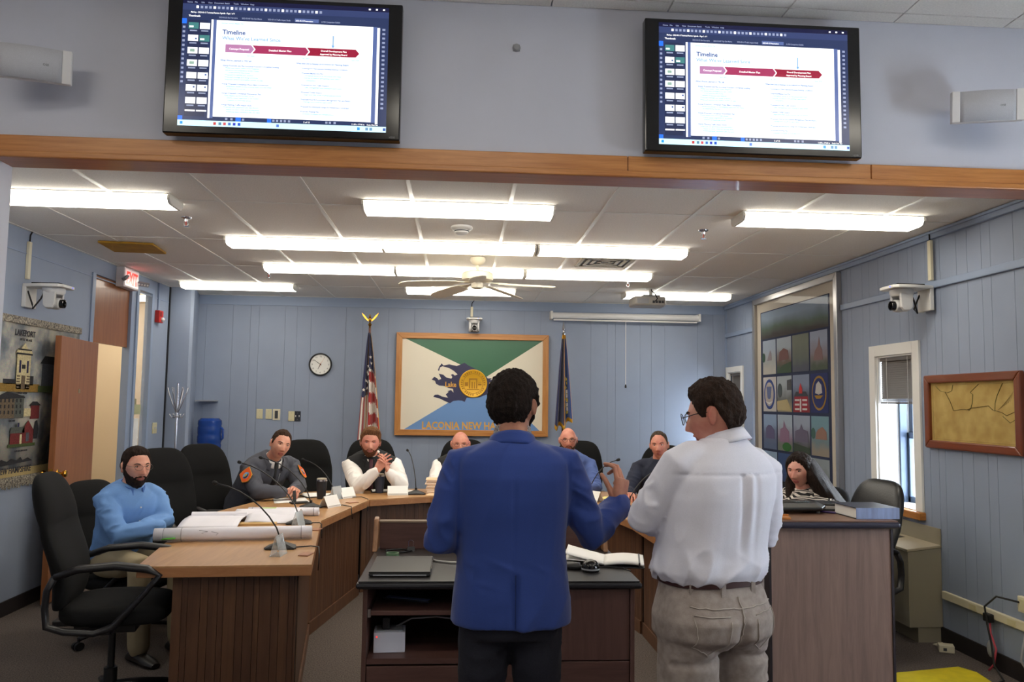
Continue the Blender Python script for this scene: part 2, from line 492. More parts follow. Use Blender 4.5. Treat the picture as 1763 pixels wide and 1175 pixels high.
# --- windows in the right wall
M_reveal = mat('white_window_paint', (238, 238, 234), 0.5)
M_sash = mat('dark_sash_metal', (74, 88, 108), 0.4, 0.3)
M_sill = wood('sill_wood', (196, 132, 62), (160, 98, 44), 'Y', 0.35, 8, 14)
M_slat = mat('blind_slat', (104, 98, 94), 0.45)
M_pane = glass('window_glass', (225, 235, 240), 0.06)
def window(name, W, casing, dp):
    y0, y1, z0, z1 = W
    f = MB()
    c = casing
    f.box(WR - 0.018, WR, y0 - c, y0, z0, z1 + c).box(WR - 0.018, WR, y1, y1 + min(c, WB - y1 - 0.002), z0, z1 + c).box(WR - 0.018, WR, y0, y1, z1, z1 + c)
    f.box(WR, WR + dp, y0 - 0.001, y0 + 0.012, z0, z1).box(WR, WR + dp, y1 - 0.012, y1 + 0.001, z0, z1).box(WR, WR + dp, y0, y1, z1 - 0.012, z1).box(WR, WR + dp, y0, y1, z0 - 0.01, z0 + 0.004)
    root = struct(f, name, M_reveal, bevel=0.002)
    MB().box(WR - 0.05, WR + 0.06, y0 - c - 0.01, min(y1 + c + 0.01, WB), z0 - 0.055, z0 - 0.002).build('window_sill', M_sill, root, bevel=0.006)
    zm = z0 + (z1 - z0) * 0.46
    for nm, a, b, xo in (('lower_sash', z0, zm + 0.02, 0.215), ('upper_sash', zm - 0.02, z1, 0.245)):
        x0 = WR + xo - 0.30 + dp
        s = MB()
        s.box(x0, x0 + 0.035, y0 + 0.012, y0 + 0.06, a, b).box(x0, x0 + 0.035, y1 - 0.06, y1 - 0.012, a, b)
        s.box(x0, x0 + 0.035, y0, y1, a, a + 0.05).box(x0, x0 + 0.035, y0, y1, b - 0.045, b)
        so = s.build(nm, M_sash, root, bevel=0.003)
        MB().box(x0 + 0.014, x0 + 0.018, y0 + 0.05, y1 - 0.05, a + 0.04, b - 0.04).build('pane', M_pane, so)
    MB().box(WR + dp - 0.14, WR + dp - 0.088, y0 + 0.012, y0 + 0.035, z0, z1).box(WR + dp - 0.14, WR + dp - 0.088, y1 - 0.035, y1 - 0.012, z0, z1).build('sash_track', M_sash, root)
    return root
win1 = window('window_1', W1, 0.085, 0.30)
win2 = window('window_2', W2, 0.065, 0.16)
def blind(label, W, zb, n, xo=0.03):
    y0, y1, z0, z1 = W
    t = thing('window_blind', label, 'blind', (WR + xo, (y0 + y1) / 2, z1 - 0.014))
    w = (y1 - y0) / 2 - 0.018
    MB().box(-0.014, 0.014, -w, w, -0.028, 0).build('head_rail', M_slat, t, bevel=0.002)
    H = z1 - 0.014 - zb
    s0 = MB().box(-0.0125, 0.0125, -w, w, -0.0006, 0.0006).build('slat', M_slat, t)
    for i in range(n):
        o = s0 if i == 0 else place(s0, t)
        o.location = (0, 0, -0.035 - (H - 0.085) * i / (n - 1)); o.rotation_euler = (0, R(-64), 0)
    for i in range(6):
        o = place(s0, t); o.location = (0, 0, -H + 0.018 + 0.0045 * i); o.rotation_euler = (0, R(-8), 0)
    MB().box(-0.013, 0.013, -w, w, -H, -H + 0.014).build('bottom_rail', M_slat, t, bevel=0.002)
    for y in (-w * 0.6, w * 0.6):
        MB().cyl((-0.014, y, -H), (-0.014, y, 0), 0.0016, n=6).build('ladder_cord', M_white, t)
    MB().cyl((-0.018, -w * 0.86, -H - 0.62), (-0.018, -w * 0.86, 0), 0.0025, n=6).build('tilt_wand', glass('wand', (230, 230, 230), 0.6), t)
    return t
blind('grey-brown mini blind half lowered in the window nearer the framed map', W1, 1.60, 17)
blind('mini blind in the small far corner window', W2, 1.72, 12)
# ================================================================== lights and things on the ceiling
M_diff = glow('fluorescent_diffuser', (255, 255, 255), LAMP_E)
M_diff.node_tree.nodes['Principled BSDF'].inputs['Emission Color'].default_value = (*LAMP_COL, 1)
M_cap = mat('fixture_end_cap', (225, 222, 214), 0.5)
M_fixt = mat('fixture_housing', (220, 218, 210), 0.5)
def fixture_proto():
    t = thing('ceiling_light', 'x', 'ceiling light')
    prof = [(-0.112, -0.004), (-0.115, -0.026), (-0.095, -0.050), (-0.07, -0.056), (0.07, -0.056), (0.095, -0.050), (0.115, -0.026), (0.112, -0.004)]
    MB().loft([[(-0.585, y, z) for y, z in prof], [(0.585, y, z) for y, z in prof]]).build('diffuser', M_diff, t)
    MB().box(-0.60, 0.60, -0.118, 0.118, -0.002, 0.012).build('housing', M_fixt, t)
    for s in (-1, 1):
        pr = [(y * 1.01, z * 1.01) for y, z in prof]
        MB().loft([[(s * 0.584, y, z) for y, z in pr], [(s * 0.600, y, z) for y, z in pr]]).build('end_cap', M_cap, t)
    return t
fx0 = fixture_proto()
LIGHTS = [
    (-2.36, 4.88, 'fluorescent ceiling light at the far left, nearest the wooden beam'),
    (-0.02, 4.88, 'single fluorescent ceiling light in the middle, directly behind the wooden beam'),
    (2.37, 4.88, 'fluorescent ceiling light at the right, above the right wall camera'),
    (-1.20, 6.10, 'left tube light of the long three-part row in front of the fan'),
    (-0.02, 6.10, 'middle tube light of the long three-part row in front of the fan'),
    (1.19, 6.10, 'right tube light of the long three-part row in front of the fan'),
    (-1.20, 7.26, 'left tube light of the three-part row at the ceiling fan'),
    (-0.01, 7.26, 'middle tube light of the three-part row behind the ceiling fan motor'),
    (1.19, 7.26, 'right tube light of the three-part row at the ceiling fan'),
    (-2.37, 8.52, 'short fluorescent ceiling light nearest the corner pillar'),
    (0.0, 8.52, 'ceiling light seen behind the fan blades, nearest the back wall'),
    (2.39, 8.52, 'ceiling light behind the hanging projector in the right corner'),
]
for i, (x, y, lb) in enumerate(LIGHTS):
    if i == 0:
        fx0.location = (x, y, CEIL - 0.004); fx0['label'] = lb; fx0['group'] = 'fluorescent ceiling lights'
    else:
        dup(fx0, (x, y, CEIL - 0.004), 0, lb, 'fluorescent ceiling lights')
for i, (x, y) in enumerate([(-2.4, 2.1), (0.1, 2.1), (2.6, 2.1), (-2.4, 0.5), (0.1, 0.5), (2.6, 0.5), (-2.4, -1.3), (0.1, -1.3), (2.6, -1.3)]):  # unseen lamps; extra ones added to brighten the header wall and standing men
    dup(fx0, (x, y, FC - 0.004), 0, 'unseen fluorescent light on the front room ceiling', 'front room ceiling lights')
# unseen hallway lamps, added to brighten the wall beyond the door
for y in (6.9, 8.3, 9.7):
    dup(fx0, (-4.2, y, CEIL - 0.004), 0, 'unseen fluorescent light added to brighten the hallway', 'unseen hallway lights')

# --- ceiling fan
M_fan = mat('fan_cream', (226, 218, 198), 0.45)
fan = thing('ceiling_fan', 'cream five-blade ceiling fan hanging between the light rows', 'ceiling fan', (0.137, 6.6, CEIL - 0.005))
MB().lathe([(0.062, 0), (0.066, -0.02), (0.055, -0.045), (0.03, -0.062), (0.014, -0.066)], 24).build('canopy', M_fan, fan, smooth='auto')
MB().cyl((0, 0, -0.06), (0, 0, -0.125), 0.012).build('down_rod', M_fan, fan, smooth='auto')
MB().lathe([(0.02, -0.105), (0.035, -0.118), (0.115, -0.124), (0.132, -0.135), (0.136, -0.165), (0.130, -0.192), (0.10, -0.205), (0.05, -0.212)], 32).build('motor_housing', M_fan, fan, smooth='auto')
MB().lathe([(0.05, -0.208), (0.052, -0.225), (0.048, -0.258), (0.03, -0.268), (0.008, -0.270)], 24).build('switch_housing', M_fan, fan, smooth='auto')
for k, a in enumerate((125, 197, 269, 341, 53)):
    Mz = Matrix.Rotation(R(a), 4, 'Z')
    bl = MB(); ol = []
    out = [(0.20, -0.055), (0.30, -0.066), (0.50, -0.070), (0.62, -0.062), (0.665, -0.04), (0.68, 0.0), (0.665, 0.04), (0.62, 0.062), (0.50, 0.070), (0.30, 0.066), (0.20, 0.055)]
    tilt = Matrix.Rotation(R(12), 4, 'X'); droop = Matrix.Translation((0, 0, -0.215)) @ Matrix.Rotation(R(4.5), 4, 'Y')
    bo = bl.prism(out, -0.003, 0.003, Mz @ droop @ tilt).build('blade', M_fan, fan)
    MB().prism([(0.05, -0.016), (0.13, -0.013), (0.19, -0.03), (0.26, -0.026), (0.26, 0.026), (0.19, 0.03), (0.13, 0.013), (0.05, 0.016)], 0.003, 0.008, Mz @ droop @ tilt).build('blade_iron', M_fan, bo)
# --- projector
pj = thing('projector', 'grey projector hanging from the ceiling before the right back corner', 'projector', (1.97, 8.1, CEIL - 0.005))
MB().cyl((0.03, 0, -0.10), (0.03, 0, 0), 0.02).lathe([(0.05, 0), (0.05, -0.012), (0.02, -0.014)], 16, Matrix.Translation((0.03, 0, 0))).build('ceiling_mount', M_white, pj, smooth='auto')
MB().loft([[(x, y, -0.10) for x, y in ((-0.15, -0.11), (0.15, -0.11), (0.17, -0.06), (0.17, 0.12), (-0.17, 0.12), (-0.17, -0.06))], [(x, y, -0.185) for x, y in ((-0.16, -0.12), (0.16, -0.12), (0.18, -0.06), (0.18, 0.13), (-0.18, 0.13), (-0.18, -0.06))], [(x, y, -0.20) for x, y in ((-0.14, -0.10), (0.14, -0.10), (0.16, -0.05), (0.16, 0.11), (-0.16, 0.11), (-0.16, -0.05))]]).build('case', mat('projector_grey', (168, 164, 158), 0.5), pj, bevel=0.008)
MB().box(-0.06, 0.12, -0.05, 0.08, -0.10, -0.075).build('bracket', M_grey, pj, bevel=0.003)
for i in range(4):
    MB().box(0.02 + i * 0.032, 0.042 + i * 0.032, -0.128, -0.118, -0.17, -0.145).build('port', M_dkgrey, pj)
MB().box(-0.14, -0.02, -0.127, -0.118, -0.175, -0.125).build('vent_grille', M_grey, pj)
MB().tube([(0.05, -0.12, -0.15), (0.06, -0.16, -0.13), (0.05, -0.12, -0.08), (0.03, -0.03, -0.03), (0.03, -0.02, 0)], 0.006, 8).build('cable', M_black, pj, smooth=True)
# --- smoke detector, sprinklers, vent, patch panel
sd = thing('smoke_detector', 'white smoke detector on the ceiling behind the middle light', 'smoke detector', (-0.003, 5.45, CEIL))
MB().lathe([(0.075, 0), (0.078, -0.012), (0.068, -0.022), (0.05, -0.026)], 28).build('base', M_white, sd, smooth='auto')
MB().lathe([(0.05, -0.026), (0.046, -0.045), (0.03, -0.056), (0.01, -0.058)], 28).build('cap', M_white, sd, smooth='auto')
MB().lathe([(0.053, -0.03), (0.05, -0.036), (0.044, -0.036), (0.044, -0.03)], 28).build('sensing_ring', M_dkgrey, sd, smooth='auto')
spr = []
def sprinkler(x, y, label):
    if not spr:
        t = thing('fire_sprinkler', label, 'sprinkler', (x, y, CEIL), 0, 'ceiling sprinklers')
        MB().lathe([(0.036, 0), (0.034, -0.006), (0.014, -0.014), (0.012, -0.03)], 18).build('escutcheon', M_chrome, t, smooth='auto')
        for s in (-1, 1):
            MB().tube([(s * 0.010, 0, -0.028), (s * 0.016, 0, -0.042), (s * 0.010, 0, -0.056), (0, 0, -0.060)], 0.003, 6).build('frame_arm', M_chrome, t)
        MB().cyl((0, 0, -0.03), (0, 0, -0.056), 0.0035, n=8).build('bulb', M_red, t)
        MB().lathe([(0.004, -0.058), (0.020, -0.061), (0.020, -0.063), (0.004, -0.064)], 14).build('deflector', M_chrome, t)
        spr.append(t)
    else:
        dup(spr[0], (x, y, CEIL), 0, label, 'ceiling sprinklers')
sprinkler(-1.877, 5.40, 'chrome sprinkler head beside the far left front light')
sprinkler(1.694, 5.34, 'chrome sprinkler head beside the right front light')
sprinkler(-1.85, 7.62, 'small sprinkler head just behind the left end of the fan light row')
sprinkler(1.66, 7.66, 'small sprinkler head just behind the right end of the fan light row')
vt = thing('ceiling_vent', 'grey louvred air vent in the ceiling right of the fan', 'air vent', (1.24, 6.66, CEIL))
for s in range(4):
    w = 0.23 - s * 0.055
    MB().box(-w, w, -w, -w + 0.03, -0.012 + s * 0.002, 0).box(-w, w, w - 0.03, w, -0.012 + s * 0.002, 0).box(-w, -w + 0.03, -w, w, -0.012 + s * 0.002, 0).box(w - 0.03, w, -w, w, -0.012 + s * 0.002, 0).build('louvre_ring', mat('vent_grey', (176, 168, 150), 0.5), vt)
MB().box(-0.2, 0.2, -0.2, 0.2, -0.003, -0.001).build('backing', M_dkgrey, vt)
yp = MB().box(-0.205, 0.205, -0.20, 0.20, -0.018, 0).build('ceiling_panel', mat('ochre_panel', (186, 138, 26), 0.7, var=0.25, scale=8), None, bevel=0.004, loc=(-2.67, 6.5, CEIL - 0.003), rot=(0, 0, R(6)))
tag(yp, 'square ochre yellow panel fixed to the ceiling near the exit sign', 'panel')

# ================================================================== header wall: screens, speakers, sensor
M_bezel = mat('tv_bezel', (10, 10, 14), 0.18, spec=0.6)
M_scr_dark = glow('screen_navy', (42, 54, 92), 1.0)
M_scr_dark2 = glow('screen_navy_bar', (20, 22, 60), 1.0)
M_scr_page = glow('screen_page_white', (248, 252, 255), 1.12)
M_scr_blue = glow('screen_accent_blue', (40, 110, 240), 1.2)
M_scr_mid = glow('screen_gap_blue', (88, 106, 160), 1.0)
M_scr_task = glow('screen_taskbar', (205, 240, 250), 1.15)
M_scr_pink = glow('screen_arrow_pink', (186, 128, 172), 1.0)
M_scr_rose = glow('screen_arrow_rose', (166, 54, 94), 1.0)
M_scr_crim = glow('screen_arrow_crimson', (152, 28, 58), 1.0)
M_scr_title = glow('screen_title_blue', (60, 88, 150), 1.0)
M_scr_sub = glow('screen_subtitle_blue', (120, 168, 215), 1.0)
M_scr_text = glow('screen_text_teal', (120, 190, 205), 1.0)
M_scr_head = glow('screen_text_blue', (84, 128, 186), 1.0)
M_scr_white = glow('screen_white', (255, 255, 255), 1.2)
M_scr_green = glow('screen_thumb_green', (70, 130, 130), 1.0)
M_scr_grey = glow('screen_icon_grey', (150, 160, 190), 1.0)
def tv(name, label, cx, Yf, zc, W, H, tilt):
    t = thing(name, label, 'screen', (cx, Yf, zc), rot=(R(tilt), 0, 0), group='wall televisions')
    MB().box(-W / 2, W / 2, 0, 0.055, -H / 2, H / 2).build('casing', M_bezel, t, bevel=0.006)
    MB().box(-0.16, 0.16, 0.05, 0.11, -0.14, 0.14).build('wall_bracket', M_black, t)
    bl, br, bt, bb = 0.070, 0.066, 0.022, 0.036        # frame widths around the picture
    x0, x1, z0, z1 = -W / 2 + bl, W / 2 - br, -H / 2 + bb, H / 2 - bt
    sw, sh = x1 - x0, z1 - z0
    scr = MB().box(x0, x1, -0.002, 0.004, z0, z1).build('display', M_scr_dark, t)
    lay = [0]
    def rect(a, b, c, d, mm, name='screen_area', k=1):
        """fractions of the screen: a..b left to right, c..d top to bottom; k is the layer"""
        y = -0.002 - 0.0006 * k
        return MB().add([(x0 + a * sw, y, z1 - d * sh), (x0 + b * sw, y, z1 - d * sh), (x0 + b * sw, y, z1 - c * sh), (x0 + a * sw, y, z1 - c * sh)], [(0, 1, 2, 3)]).build(name, mm, scr, fix=False)
    def poly(pts, mm, name='arrow', k=2):
        y = -0.002 - 0.0006 * k
        return MB().add([(x0 + a * sw, y, z1 - c * sh) for a, c in pts], [tuple(range(len(pts)))[::-1]]).build(name, mm, scr, fix=False)
    def put(s, a, c, h, mm, al='LEFT', bold=0.0002, sq=1.0, k=3):
        o = (x0 + a * sw, -0.002 - 0.0006 * k, z1 - c * sh)
        return text(s, h * sh * 0.64, 'screen_text', mm, scr, frame_mat(o, (1, 0, 0), (0, 0, 1)), al, 0.0002, sq, bold)
    rect(0, 1, 0, 0.035, M_scr_dark2, 'title_bar')
    rect(0, 1, 0.035, 0.085, glow('screen_toolbar', (52, 64, 108), 1.0), 'tool_bar')
    rect(0.03, 0.125, 0.165, 0.925, glow('screen_thumb_panel', (38, 46, 78), 1.0), 'thumbnail_panel')
    rect(0.140, 0.150, 0.155, 0.935, M_scr_white, 'scroll_bar')
    rect(0.150, 0.165, 0.155, 0.935, M_scr_mid, 'page_gap')
    rect(0.165, 0.925, 0.158, 0.922, M_scr_page, 'slide_page')
    rect(0.925, 0.945, 0.158, 0.925, M_scr_mid, 'page_gap')
    rect(0.945, 0.958, 0.165, 0.935, M_scr_white, 'scroll_bar')
    rect(0, 1, 0.955, 1.0, M_scr_task, 'task_bar')
    rect(0, 0.022, 0.922, 0.955, M_scr_blue, 'button'); rect(0.275, 0.30, 0.922, 0.955, M_scr_blue, 'button', 2)
    rect(0.425, 0.445, 0.922, 0.955, M_scr_blue, 'button'); rect(0, 0.022, 0.155, 0.195, M_scr_blue, 'button')
    for i in range(8):
        c = 0.185 + i * 0.0985
        for j in range(2):
            a = 0.032 + j * 0.054
            if i == 7:
                rect(a, a + 0.048, c, c + 0.012, M_scr_white, 'thumbnail', 2); continue
            g = (i, j) in ((0, 0), (1, 1))
            rect(a, a + 0.048, c, c + 0.050, M_scr_green if g else M_scr_page, 'thumbnail', 2)
            if (i, j) in ((0, 0), (1, 1)): rect(a + 0.004, a + 0.024, c + 0.026, c + 0.04, M_scr_white, 'thumbnail_mark', 3)
            if (i, j) in ((1, 0), (4, 1), (5, 0), (5, 1)): rect(a + 0.033, a + 0.042, c + 0.012 + 0.012 * (i == 1), c + 0.024 + 0.012 * (i == 1), M_scr_title, 'thumbnail_mark', 3)
            if (i, j) in ((2, 0), (3, 0)): rect(a + 0.012, a + 0.034, c + 0.014, c + 0.036, glow('screen_thumb_sage', (150, 180, 165), 1.0), 'thumbnail_mark', 3)
            rect(a + 0.007, a + 0.041, c + 0.060, c + 0.070, M_scr_grey, 'thumbnail_caption', 2)
    for i, nme in enumerate(('Home', 'File', 'Edit', 'View', 'Document', 'Batch', 'Tools', 'Window', 'Help')):
        put(nme, 0.02 + (0, 0.036, 0.068, 0.10, 0.13, 0.18, 0.222, 0.257, 0.302)[i], 0.028, 0.026, M_scr_grey, k=2)
    for i in range(30):
        rect(0.065 + i * 0.0205, 0.077 + i * 0.0205, 0.050, 0.070, M_scr_grey if i % 4 else M_scr_white, 'tool_icon', 2)
    put('Markup - 2023-03-15 Technical Review Agenda - Page 1 of 4', 0.04, 0.108, 0.028, M_scr_white, k=2, sq=0.75)
    put('Thumbnails', 0.03, 0.138, 0.030, M_scr_white, bold=0.0004, k=2)
    for i, a in enumerate((0.175, 0.285, 0.41, 0.545, 0.67)):
        if i == 3: rect(a - 0.004, a + 0.112, 0.118, 0.146, M_scr_mid, 'active_tab', 2)
        put(('2023-02-22 Site Narrative', '2023-03-08 Trip Gen Memo', '2023-03-10 Traffic Impact Study', '2023-03-15 Presentation', 'A-700 Comparison Exhibit')[i], a, 0.142, 0.026, M_scr_grey if i != 3 else M_scr_white, k=3, sq=0.8)
    for i in range(13): rect(0.005, 0.017, 0.215 + i * 0.036, 0.232 + i * 0.036, M_scr_grey, 'side_icon', 2)
    for i in range(19): rect(0.970, 0.984, 0.17 + i * 0.035, 0.186 + i * 0.035, M_scr_grey, 'side_icon', 2)
    for i in range(3): rect(0.90 + i * 0.035, 0.91 + i * 0.035, 0.012, 0.024, M_scr_white, 'window_button', 2)
    for a in (0.225, 0.25, 0.305, 0.45, 0.468, 0.487, 0.505, 0.525, 0.705, 0.722, 0.745): rect(a, a + 0.011, 0.930, 0.947, M_scr_grey, 'status_icon', 2)
    put('5 of 15', 0.60, 0.947, 0.026, M_scr_white, k=2); put('11.00 x 17.00 in', 0.895, 0.949, 0.024, M_scr_white, 'RIGHT', k=2); put('Scale Not Set', 0.96, 0.949, 0.024, M_scr_white, 'RIGHT', k=2)
    for i, (a, cc) in enumerate(((0.012, (30, 150, 230)), (0.17, (200, 60, 60)), (0.195, (90, 130, 160)), (0.217, (210, 80, 90)), (0.24, (70, 110, 190)), (0.263, (60, 60, 190)), (0.286, (30, 80, 200)), (0.47, (90, 120, 210)), (0.86, (60, 150, 220)), (0.90, (110, 150, 190)), (0.92, (110, 150, 190)), (0.985, (60, 90, 170)))):
        rect(a, a + 0.013, 0.966, 0.988, glow('task_icon_%d' % i, cc, 1.0), 'task_icon', 2)
    # slide
    put('Opechee Gardens Master Plan', 0.185, 0.186, 0.022, M_scr_text)
    put('Timeline', 0.195, 0.268, 0.078, M_scr_title, bold=0.0007)
    put("What We've Learned Since", 0.195, 0.312, 0.062, M_scr_sub, bold=0.0003)
    c0, c1, cm = 0.348, 0.412, 0.380
    poly([(0.212, c0), (0.335, c0), (0.350, cm), (0.335, c1), (0.212, c1)], M_scr_pink)
    poly([(0.342, c0), (0.598, c0), (0.613, cm), (0.598, c1), (0.342, c1), (0.357, cm)], M_scr_rose)
    poly([(0.605, c0), (0.842, c0), (0.860, cm), (0.842, c1), (0.605, c1), (0.620, cm)], M_scr_crim)
    put('Concept Proposal', 0.278, 0.390, 0.032, M_scr_white, 'CENTER', 0.0003)
    put('Detailed Master Plan', 0.475, 0.390, 0.032, M_scr_white, 'CENTER', 0.0003)
    put('Overall Development Plan', 0.735, 0.376, 0.029, M_scr_white, 'CENTER', 0.0003)
    put('Approval by Planning Board', 0.735, 0.402, 0.029, M_scr_white, 'CENTER', 0.0003)
    rect(0.728, 0.733, 0.245, 0.335, M_scr_sub, 'pointer_arrow', 2)
    poly([(0.722, 0.322), (0.739, 0.322), (0.7305, 0.345)], M_scr_sub)
    put('Nov 2022', 0.335, 0.440, 0.024, M_scr_text, 'CENTER'); put('Dec 2023', 0.60, 0.440, 0.024, M_scr_text, 'CENTER'); put('June 2024', 0.84, 0.440, 0.024, M_scr_text, 'CENTER')
    put("What We've Learned in TRC #1", 0.190, 0.482, 0.028, M_scr_head, bold=0.0003)
    put('What the City is Asking Us to Submit for Planning Board', 0.555, 0.482, 0.027, M_scr_head, bold=0.0003)
    L = [(0, 'Energy Proposed Site Plan Including Proposed Conceptual Grading'), (1, 'Water and Sewer Utility Stubs Required'), (1, 'Site layout and emergency access routes'), (2, 'Turnaround for fire trucks'), (1, 'Proposed lot layouts and setbacks'), (1, 'Proposed drainage and design practices'), (1, 'Proposed setbacks and buffers shown on plan'), (-1, ''), (0, 'Energy Proposed Conceptual Water Main Connections'), (1, 'Connections shown to the existing mains and the meter'), (2, 'as required by the city'), (-1, ''), (0, 'Energy Proposed Conceptual Wastewater Plan'), (1, 'Pump station and force main shown'), (2, 'Gravity sewer alignment to be studied'), (2, 'Locations of manholes shown'), (-1, ''), (0, 'Energy Planning Traffic Impact Study'), (1, 'Proposed trip generation and distribution'), (2, 'Impact on state roads and turning lanes'), (2, 'Additional lanes reviewed with the state')]
    for i, (lv, s) in enumerate(L):
        if lv >= 0: put(s, 0.203 + 0.012 * lv, 0.522 + i * 0.0182, 0.0245, M_scr_head if lv == 0 else M_scr_text)
    Q = [(0, 'Drawings for Plan Layouts Showing Existing Conditions'), (-1, ''), (0, 'Proposed Master Site Plan'), (1, 'Conceptual layout of all structures and roads'), (1, 'Internal circulation and parking, open space'), (2, 'connectivity'), (-1, ''), (0, 'Proposed for Site Traffic Impacts'), (1, 'Traffic management and phasing by each study'), (-1, ''), (0, 'Proposed Tower Impacts'), (1, 'Height and view study of proposed structures'), (-1, ''), (0, 'Proposed Pond & Stormwater Management Plan and Basins'), (1, 'Drainage and runoff for each phase'), (-1, ''), (0, 'Proposed Architectural Design for Pedestrians, Landscape'), (-1, ''), (0, 'Proposed Phasing Plan'), (1, 'Schedule of phases and infrastructure')]
    for i, (lv, s) in enumerate(Q):
        if lv >= 0: put(s, 0.583 + 0.010 * max(lv, 0), 0.520 + i * 0.0190, 0.0245, M_scr_head if lv == 0 else M_scr_text)
    text('VIZIO', 0.012, 'brand_lettering', M_grey, t, frame_mat((W / 2 - 0.052, -0.0006, -H / 2 + 0.010), (1, 0, 0), (0, 0, 1)), 'LEFT', 0.0005)
    return t
tv('television', 'black wall television left of centre showing the timeline slide', -0.867, 3.72, 3.162, 1.115, 0.68, 0.0)
tv('television', 'black wall television on the right showing the timeline slide', 1.442, 3.72, 3.155, 1.105, 0.68, 0.0)

M_spk = mat('speaker_white', (226, 226, 228), 0.5)
M_spkg = mat('speaker_grille', (198, 200, 208), 0.8, var=0.15, scale=500)
def speaker(label, x, y, z, rz, name_x):
    t = thing('wall_speaker', label, 'speaker', (x, y, z), rot=(R(6), 0, rz), group='wall speakers')
    fr = [(-0.165, -0.075), (0.165, -0.075), (0.165, 0.08), (-0.165, 0.08)]
    bk = [(-0.10, -0.055), (0.10, -0.055), (0.10, 0.06), (-0.10, 0.06)]
    MB().loft([[(a, 0, b) for a, b in fr], [(a * 1.02, 0.02, b * 1.02) for a, b in fr], [(a, 0.10, b) for a, b in bk]]).build('case', M_spk, t, bevel=0.006)
    MB().grid(lambda u, v: (-0.128 + 0.256 * u, -0.002 - 0.016 * math.sin(PI * u), -0.073 + 0.150 * v), 12, 2).build('grille', M_spkg, t, smooth=True, thick=0.002)
    for s in (-1, 1):
        MB().box(s * 0.147 - 0.019, s * 0.147 + 0.019, -0.006, 0.0, -0.075, 0.08).build('side_strip', M_spk, t, bevel=0.003)
    MB().cyl((0, 0.09, 0), (0, 0.19, 0.03), 0.014).build('mount_arm', M_spk, t)
    MB().box(-0.03, 0.03, 0.18, 0.20, -0.02, 0.08).build('mount_plate', M_spk, t)
    text('BOSE', 0.014, 'brand_lettering', M_dkgrey, t, frame_mat((name_x, -0.0155, -0.005), (1, 0, 0), (0, 0, 1)), 'CENTER', 0.0006)
    return t
speaker('white wall speaker at the upper left, beside the left television', -1.99, 3.63, 3.093, R(16), 0.06)
speaker('white wall speaker at the upper right, beside the right television', 2.59, 3.62, 3.068, R(-14), 0.06)
sn = thing('wall_sensor', 'tiny grey sensor on the wall between the two televisions', 'sensor', (0.256, HY0, 3.355))
MB().lathe([(0.02, 0), (0.02, 0.008), (0.014, 0.016), (0.004, 0.018)], 16, frame_mat((0, 0, 0), (1, 0, 0), (0, 0, 1))).build('dome', M_grey, sn, smooth='auto')
MB().box(-0.017, 0.017, -0.004, 0, -0.017, 0.017).build('base', M_grey, sn)
# ================================================================== things on the back wall
M_frameoak = wood('banner_frame_oak', (206, 148, 84), (178, 114, 56), 'X', 0.35, 8, 14)
M_frameoakz = wood('banner_frame_oak_z', (206, 148, 84), (178, 114, 56), 'Z', 0.35, 8, 14)
def mitred_frame(t, x0, x1, z0, z1, w, d0, d1, mh, mv, name='frame_rail', bevel=0.004):
    """four mitred rails in the local XZ plane, from depth d0 to d1 along y"""
    A = [(x0, z0), (x1, z0), (x1, z1), (x0, z1)]; B = [(x0 + w, z0 + w), (x1 - w, z0 + w), (x1 - w, z1 - w), (x0 + w, z1 - w)]
    for i in range(4):
        j = (i + 1) % 4
        pts = [A[i], A[j], B[j], B[i]]
        m2 = MB()
        m2.add([(p[0], d0, p[1]) for p in pts] + [(p[0], d1, p[1]) for p in pts], [(0, 1, 2, 3), (7, 6, 5, 4), (0, 4, 5, 1), (1, 5, 6, 2), (2, 6, 7, 3), (3, 7, 4, 0)])
        m2.build(name, mh if i % 2 == 0 else mv, t, bevel=bevel)
bn = thing('city_banner_board', 'large oak-framed city flag board with gold seal on the back wall', 'sign', (0.157, WB - 0.012, 1.779))
bx0, bx1, bz0, bz1 = -0.914, 0.914, -0.612, 0.612
mitred_frame(bn, bx0, bx1, bz0, bz1, 0.07, -0.045, 0.0, M_frameoak, M_frameoakz)
ix0, ix1, iz0, iz1 = bx0 + 0.07, bx1 - 0.07, bz0 + 0.07, bz1 - 0.07
M_bcream = mat('banner_cream', (236, 228, 208), 0.45)
M_bgreen = mat('banner_green', (62, 112, 84), 0.35)
M_bblue = mat('banner_blue', (112, 152, 206), 0.35)
M_bnavy = mat('banner_navy', (50, 50, 84), 0.4)
M_bgold = mat('banner_gold', (224, 172, 40), 0.35, 0.2)
M_bgold2 = mat('banner_gold_dark', (164, 116, 22), 0.5, 0.2)
MB().box(ix0, ix1, -0.016, -0.002, iz0, iz1).build('panel', M_bcream, bn)
def bflat(pts, mm, name, k):
    y = -0.016 - 0.0012 * k
    return MB().add([(x, y, z) for x, z in pts] + [(x, -0.015, z) for x, z in pts], [tuple(range(len(pts)))] + [(i, (i + 1) % len(pts), len(pts) + (i + 1) % len(pts), len(pts) + i) for i in range(len(pts))]).build(name, mm, bn)
bflat([(ix0 + 0.035, iz1), (ix1, iz1), (0.165, 0.095)], M_bgreen, 'green_field', 1)
bflat([(ix0 + 0.04, iz0), (0.165, 0.06), (ix1 - 0.03, iz0)], M_bblue, 'blue_field', 1)
def zz(u, v):     # sketch coordinates of the lake outline -> board metres
    return (ix0 + (u - 25) / 1485.0 * (ix1 - ix0), iz1 - (v - 82 - (u - 25) * 0.02) / 960.0 * (iz1 - iz0))
